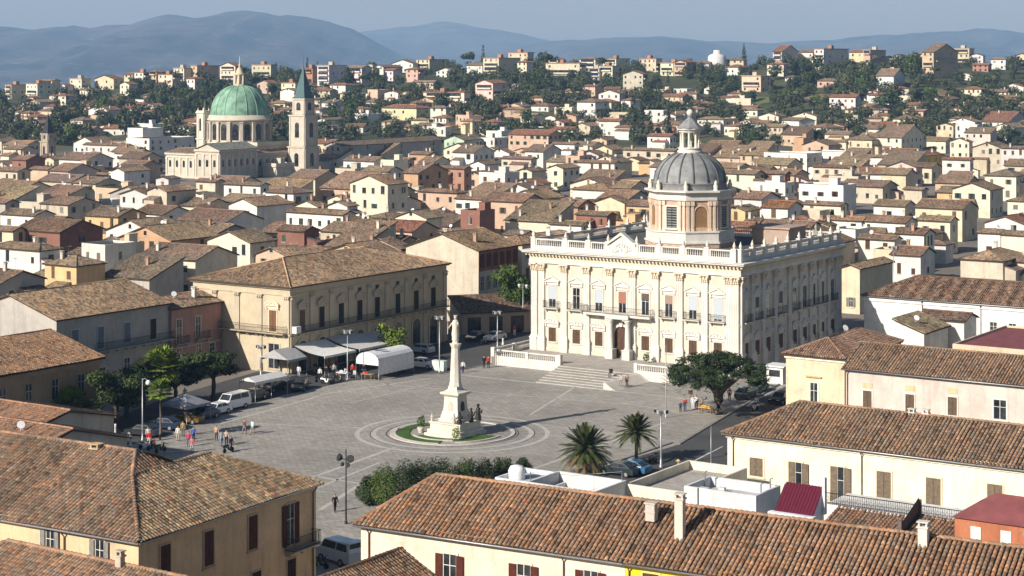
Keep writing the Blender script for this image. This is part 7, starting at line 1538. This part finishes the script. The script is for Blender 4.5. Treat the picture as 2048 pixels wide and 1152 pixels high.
# ---------------------------------------------------------------- people
def body_mesh(pose):
    "one skinned body per pose; returns a plain mesh with five material slots by height and place"
    st = pose == 'walk'; si = pose == 'sit'; v = [(0,0,.95), (0,0,1.15), (0,-.01,1.38), (0,-.01,1.50), (0,-.03,1.60), (0,-.02,1.74)]; rad = [.15,.135,.17,.06,.095,.085]; e = [(0,1),(1,2),(2,3),(3,4),(4,5)]
    def chain(root, pts, rs):
        pr = root
        for p, r in zip(pts, rs): v.append(p); rad.append(r); e.append((pr, len(v)-1)); pr = len(v)-1
    for s in (-1, 1):
        sw = s*(.14 if st else .02); chain(2, [(s*.2,0,1.40), (s*.25,-sw*.6,1.12), (s*.24,-.08-sw*1.1,.90), (s*.23,-.11-sw*1.3,.80)], [.075,.055,.045,.042])
        if si: chain(0, [(s*.1,-.05,.90), (s*.12,-.45,.88), (s*.12,-.48,.45), (s*.12,-.62,.40)], [.10,.08,.06,.05])
        else: chain(0, [(s*.1,0,.88), (s*.1,sw*1.0-.03,.50), (s*.1,sw*1.7+.03,.09), (s*.1,sw*1.7-.13,.045)], [.105,.075,.055,.045])
    if si: v = [(x, y, z-.45) for x, y, z in v]
    me = D.meshes.new('person_base'); me.from_pydata(v, e, []); ob = D.objects.new('person_base', me); C.objects.link(ob); sk = ob.modifiers.new('skin', 'SKIN'); su = ob.modifiers.new('sub', 'SUBSURF'); su.levels = 1
    for i, r in enumerate(rad): d = me.skin_vertices[0].data[i]; d.radius = (r, r*.8 if i in (1, 2) else r); d.use_root = (i == 0)
    dg = bpy.context.evaluated_depsgraph_get(); m2 = D.meshes.new_from_object(ob.evaluated_get(dg)); D.objects.remove(ob); m2.name = 'body'
    dz = -.45 if si else 0
    for _ in range(5): m2.materials.append(None)
    for f in m2.polygons:
        c_ = f.center; z = c_.z-dz; ax = abs(c_.x)
        if z > 1.68 or (z > 1.56 and c_.y > .0): k = 3
        elif z > 1.47: k = 0
        elif ax > .17 and z < .93 and z > .7: k = 0
        elif z > .98 or (ax > .16 and z > .9): k = 1
        elif z > .11 or si and z > .42: k = 2
        else: k = 4
        f.material_index = k; f.use_smooth = True
    return m2
PB = {k: body_mesh(k) for k in ('stand', 'walk', 'sit')}; PALM = {}
def pm(c, base='cloth'):
    key = (c, base)
    if key not in PALM:
        g = N('clothing'); PALM[key] = g.out(c, .85)
    return PALM[key]
def person(px, py, top, legs, lab, rz=0.0, pose='stand', hair=(.03,.02,.015), sc_=1.0, z=0.0, hat=None):
    p = P(px, py, z); o = link('person', PB[pose], None, None, (p.x, p.y, p.z), rz); o.scale = (sc_,)*3; tag(o, lab, 'person')
    for k, m_ in enumerate((M['skin'], pm(top), pm(legs), pm(hair), pm((.03,.025,.02)))): o.material_slots[k].link = 'OBJECT'; o.material_slots[k].material = m_
    if hat: b = MB(); b.lathe([(.26,1.70), (.25,1.72), (.11,1.73), (.10,1.84), (.02,1.86)], 10); b.build('hat', M['cloth'], o, hat)
    return o
W_, K_, N_, RD = (.7,.7,.7), (.012,.012,.014), (.03,.04,.10), (.5,.03,.03)
for a in ((670,1024,K_,K_,'person all in black walking beside the paired floodlight post',.4,'walk'), (505,869,(.45,.60,.62),(.30,.24,.17),'person in a pale blue top walking, right one of the pair',-.6,'walk'), (489,868,(.14,.05,.05),(.22,.19,.16),'person in a dark red jacket walking, left one of the pair',-.6,'walk'),
    (433,881,(.50,.33,.22),(.05,.05,.06),'person in a tan jacket left of the group on the square'), (443,893,(.30,.34,.40),(.15,.18,.25),'person in grey, near side of the group on the square',.5,'walk'), (453,890,(.45,.35,.28),K_,'person in beige at the back of the group on the square'), (462,903,N_,K_,'person in navy pushing along at the front of the group',1.0,'walk'),
    (377,893,(.45,.06,.14),(.10,.10,.2),'person in a crimson top near the road markings'), (387,884,(.05,.12,.40),N_,'person in a blue jacket behind the crimson top',.3,'walk'), (384,905,(.55,.15,.15),(.35,.35,.38),'person in a pink top with grey trousers in front of the crimson top'), (356,882,(.62,.60,.55),(.4,.38,.33),'person in pale clothes at the shade edge left of the blue jacket'), (366,872,(.35,.25,.10),(.2,.15,.1),'person in brown standing behind the pale dressed walker'), (298,892,RD,(.55,.55,.55),'person in a red jacket standing by the red scooter'), (296,884,(.5,.48,.45),K_,'person in light grey behind the red scooter'), (211,872,(.60,.20,.24),(.25,.25,.4),'person in pink at the far lower left by the white curved wall'),
    (926,746,(.65,.62,.60),N_,'person in a white top and navy trousers near the column top',.2,'walk'), (968,736,K_,K_,'person in black, left of the pair by the terrace corner'), (977,736,(.35,.04,.03),K_,'person in a red top, right of the pair by the terrace corner'), (1029,672,RD,W_,'person in a red top and white trousers on the street by the palace corner'), (1120,699,K_,K_,'person in black at the foot of the palace facade',0,'stand',(.03,.02,.015),1.0,1.1),
    (1361,824,N_,K_,'small person in navy near the tall thin pole',0,'stand',(.03,.02,.015),.75), (1370,823,(.35,.06,.04),(.06,.12,.3),'person in red and blue between the thin pole and the big tree'), (1381,803,(.05,.03,.03),(.25,.2,.2),'person in dark brown farther back, left of the big tree'), (1386,819,W_,W_,'person all in white left of the orange stall'), (1393,817,(.6,.6,.6),K_,'person in white and black beside the orange stall'), (1404,822,(.25,.2,.17),(.1,.1,.1),'person in grey brown behind the orange stall'),
    (1222,752,K_,(.1,.1,.1),'person in black sitting on the palace steps',-.5,'sit',(.03,.02,.015),1.0,.75), (1243,768,(.35,.33,.30),(.3,.26,.2),'person in grey sitting low on the sloping step wall',-.5,'sit',(.03,.02,.015),1.0,.55), (1254,775,(.30,.17,.12),(.2,.15,.12),'person in brown standing at the foot of the palace steps'),
    (1357,958,K_,K_,'person in black with a straw hat on the road below the floodlight mast',.5,'walk',(.03,.02,.015),1.1,0,(.6,.42,.2)), (1513,820,(.55,.57,.60),(.1,.1,.12),'person in a pale jacket beside the white scooter on the road'), (1459,802,(.25,.06,.06),K_,'person in dark red at the rear of the black saloon'),
    (640,760,W_,K_,'person in white at the left front of the awnings'), (653,757,K_,K_,'person in black among the scooters'), (668,752,(.3,.3,.32),K_,'person in grey under the middle awning'), (630,748,K_,(.2,.2,.25),'person in black deep under the large awning'), (705,752,RD,K_,'person in red between the mast and the market tent'), (728,752,K_,N_,'person in dark clothes before the market tent'), (716,742,(.4,.25,.2),K_,'person in brown beside the market tent'), (800,748,RD,K_,'person in a red top just right of the market tent'), (806,746,(.2,.02,.02),K_,'person in maroon right of the red top'), (598,755,W_,(.4,.4,.5),'person in white at the corner of the arcaded palace'), (545,785,(.5,.5,.5),N_,'person in grey under the long white canopy'), (530,792,(.5,.25,.3),N_,'person in pink under the long white canopy'), (518,796,(.15,.25,.5),K_,'person in blue beside the half covered black car'), (370,802,W_,K_,'person in white in the shade behind the grey gazebo'), (726,1030,K_,K_,'x')):
    if a[4] != 'x': person(*a)
# ---------------------------------------------------------------- labels: what each repeated thing looks like and what it stands by
ORD = ['', 'second', 'third', 'fourth', 'fifth', 'sixth', 'seventh', 'eighth', 'ninth', 'tenth', 'eleventh', 'twelfth', 'thirteenth', 'fourteenth', 'fifteenth', 'sixteenth', 'seventeenth', 'eighteenth', 'nineteenth', 'twentieth']
LM = [('green dome', 480, 240), ('spired bell tower', 606, 260), ('slim clock tower', 403, 270), ('palace dome', 1370, 340), ('arcaded palace', 650, 570), ('pink house', 390, 640), ('white palace', 1250, 560), ('dark needle spire', 95, 265), ('long white institute', 330, 290), ('long white house', 1880, 570),
      ('grey shaded hall', 740, 300), ('tall pale gabled house', 920, 490), ('bright yellow gable', 1825, 305), ('cream hip roofed house', 1640, 680)]
LH = [('green dome', 480, 200), ('teal spire', 606, 170), ('grey water tower', 1434, 115), ('palace lantern', 1370, 240), ('dark needle spire', 95, 240), ('tallest skyline cypress', 1488, 110), ('green field', 1560, 200), ('grey shaded hall', 740, 290), ('long white institute', 330, 280), ('bright yellow gable', 1825, 300)]
bpy.context.view_layer.update()
def relate(px, py, lms):
    nm, lx, ly = min(lms, key=lambda l: math.hypot((px-l[1])*.6, py-l[2])); dx, dy = px-lx, py-ly
    return ('left of' if dx < 0 else 'right of') if abs(dx) > abs(dy)*1.4 else ('beyond' if dy < 0 else 'in front of'), nm, math.hypot(dx, dy)
def number(items):
    "items: (object, head, direction, landmark, distance)"
    seen = {}
    for it in items: seen.setdefault(it[1:4], []).append(it)
    for (head, dr, lm), l in seen.items():
        for k, it in enumerate(sorted(l, key=lambda q: q[4])):
            it[0]['label'] = f"{head}, {ORD[k]+' one ' if k else ''}{dr} the {lm}" if k else f"{head}, {dr} the {lm}" if len(l) == 1 else f"{head}, first one {dr} the {lm}"
FW = {'u': 'side gabled', 'v': 'front gabled', 'h': 'hip roofed', 'f': 'flat roofed', 'm': 'lean-to roofed', 'r': 'lean-to roofed', 'flat': 'flat roofed'}
its = []
for hh in HOUSES:
    t = hh['t']
    if t.get('label'): continue
    c = hh['o']+Vector((math.cos(hh['rz']), math.sin(hh['rz']), 0))*hh['w']/2; px, py = px_of(Vector((c.x, c.y, t.location.z+hh['h'])))
    wl_ = hh['wall'] if isinstance(hh['wall'], str) else 'grey'; rf_ = hh['roof'] if isinstance(hh['roof'], str) else 'grey'
    if hh['cat'] == 'apartment block': head = f"{wl_} {hh['fl']} storey apartment block, "+('flat roof' if hh['form'] == 'flat' else f"{rf_} tiles"); t['group'] = 'apartment blocks on the hill'
    elif hh['cat'] == 'villa': head = f"{wl_} {FW[hh['form']]} hillside house"+('' if hh['form'] in 'flat' else f", {rf_} roof"); t['group'] = 'houses scattered on the hillside'
    elif hh['cat'] == 'outbuilding': head = f"low {wl_} {FW[hh['form']]} outbuilding"+('' if hh['form'] == 'f' else f", {rf_} tiles"); t['group'] = 'low outbuildings of the old town'
    else: head = f"{wl_} {FW[hh['form']]} house"+('' if hh['form'] == 'f' else f", {rf_} tiles"); t['group'] = 'houses of the old town'
    its.append((t, head, *relate(px, py, LM if hh['cat'] in ('house', 'outbuilding') else LH)))
KW = {'round': 'dark tree', 'round2': 'mid green tree', 'olive': 'grey green tree', 'cypress': 'narrow upright cypress', 'pine': 'umbrella pine'}
for q in TREES:
    t = q['t']; px, py = px_of(t.location); sz = 'large ' if q['s'] > 1.25 else ('small ' if q['s'] < .95 else ''); dr, nm, ds = relate(px, py, LH if t.location.y > 880 else LM); t['group'] = 'trees on the hillside' if t.location.y > 880 else 'trees among the town houses'
    band = ' low on the slope' if py > 235 else (' near the ridge' if py < lerp_tab(RIDGE, px)+28 else ' halfway up')
    if t.location.y <= 880: band = ' among town roofs'
    its.append((t, sz+KW[q['kind']]+band, dr, nm, ds))
number(its)
for o in bpy.context.scene.objects:
    if o.parent:
        for k in ('label', 'category', 'group'):
            if k in o and k != 'label': del o[k]
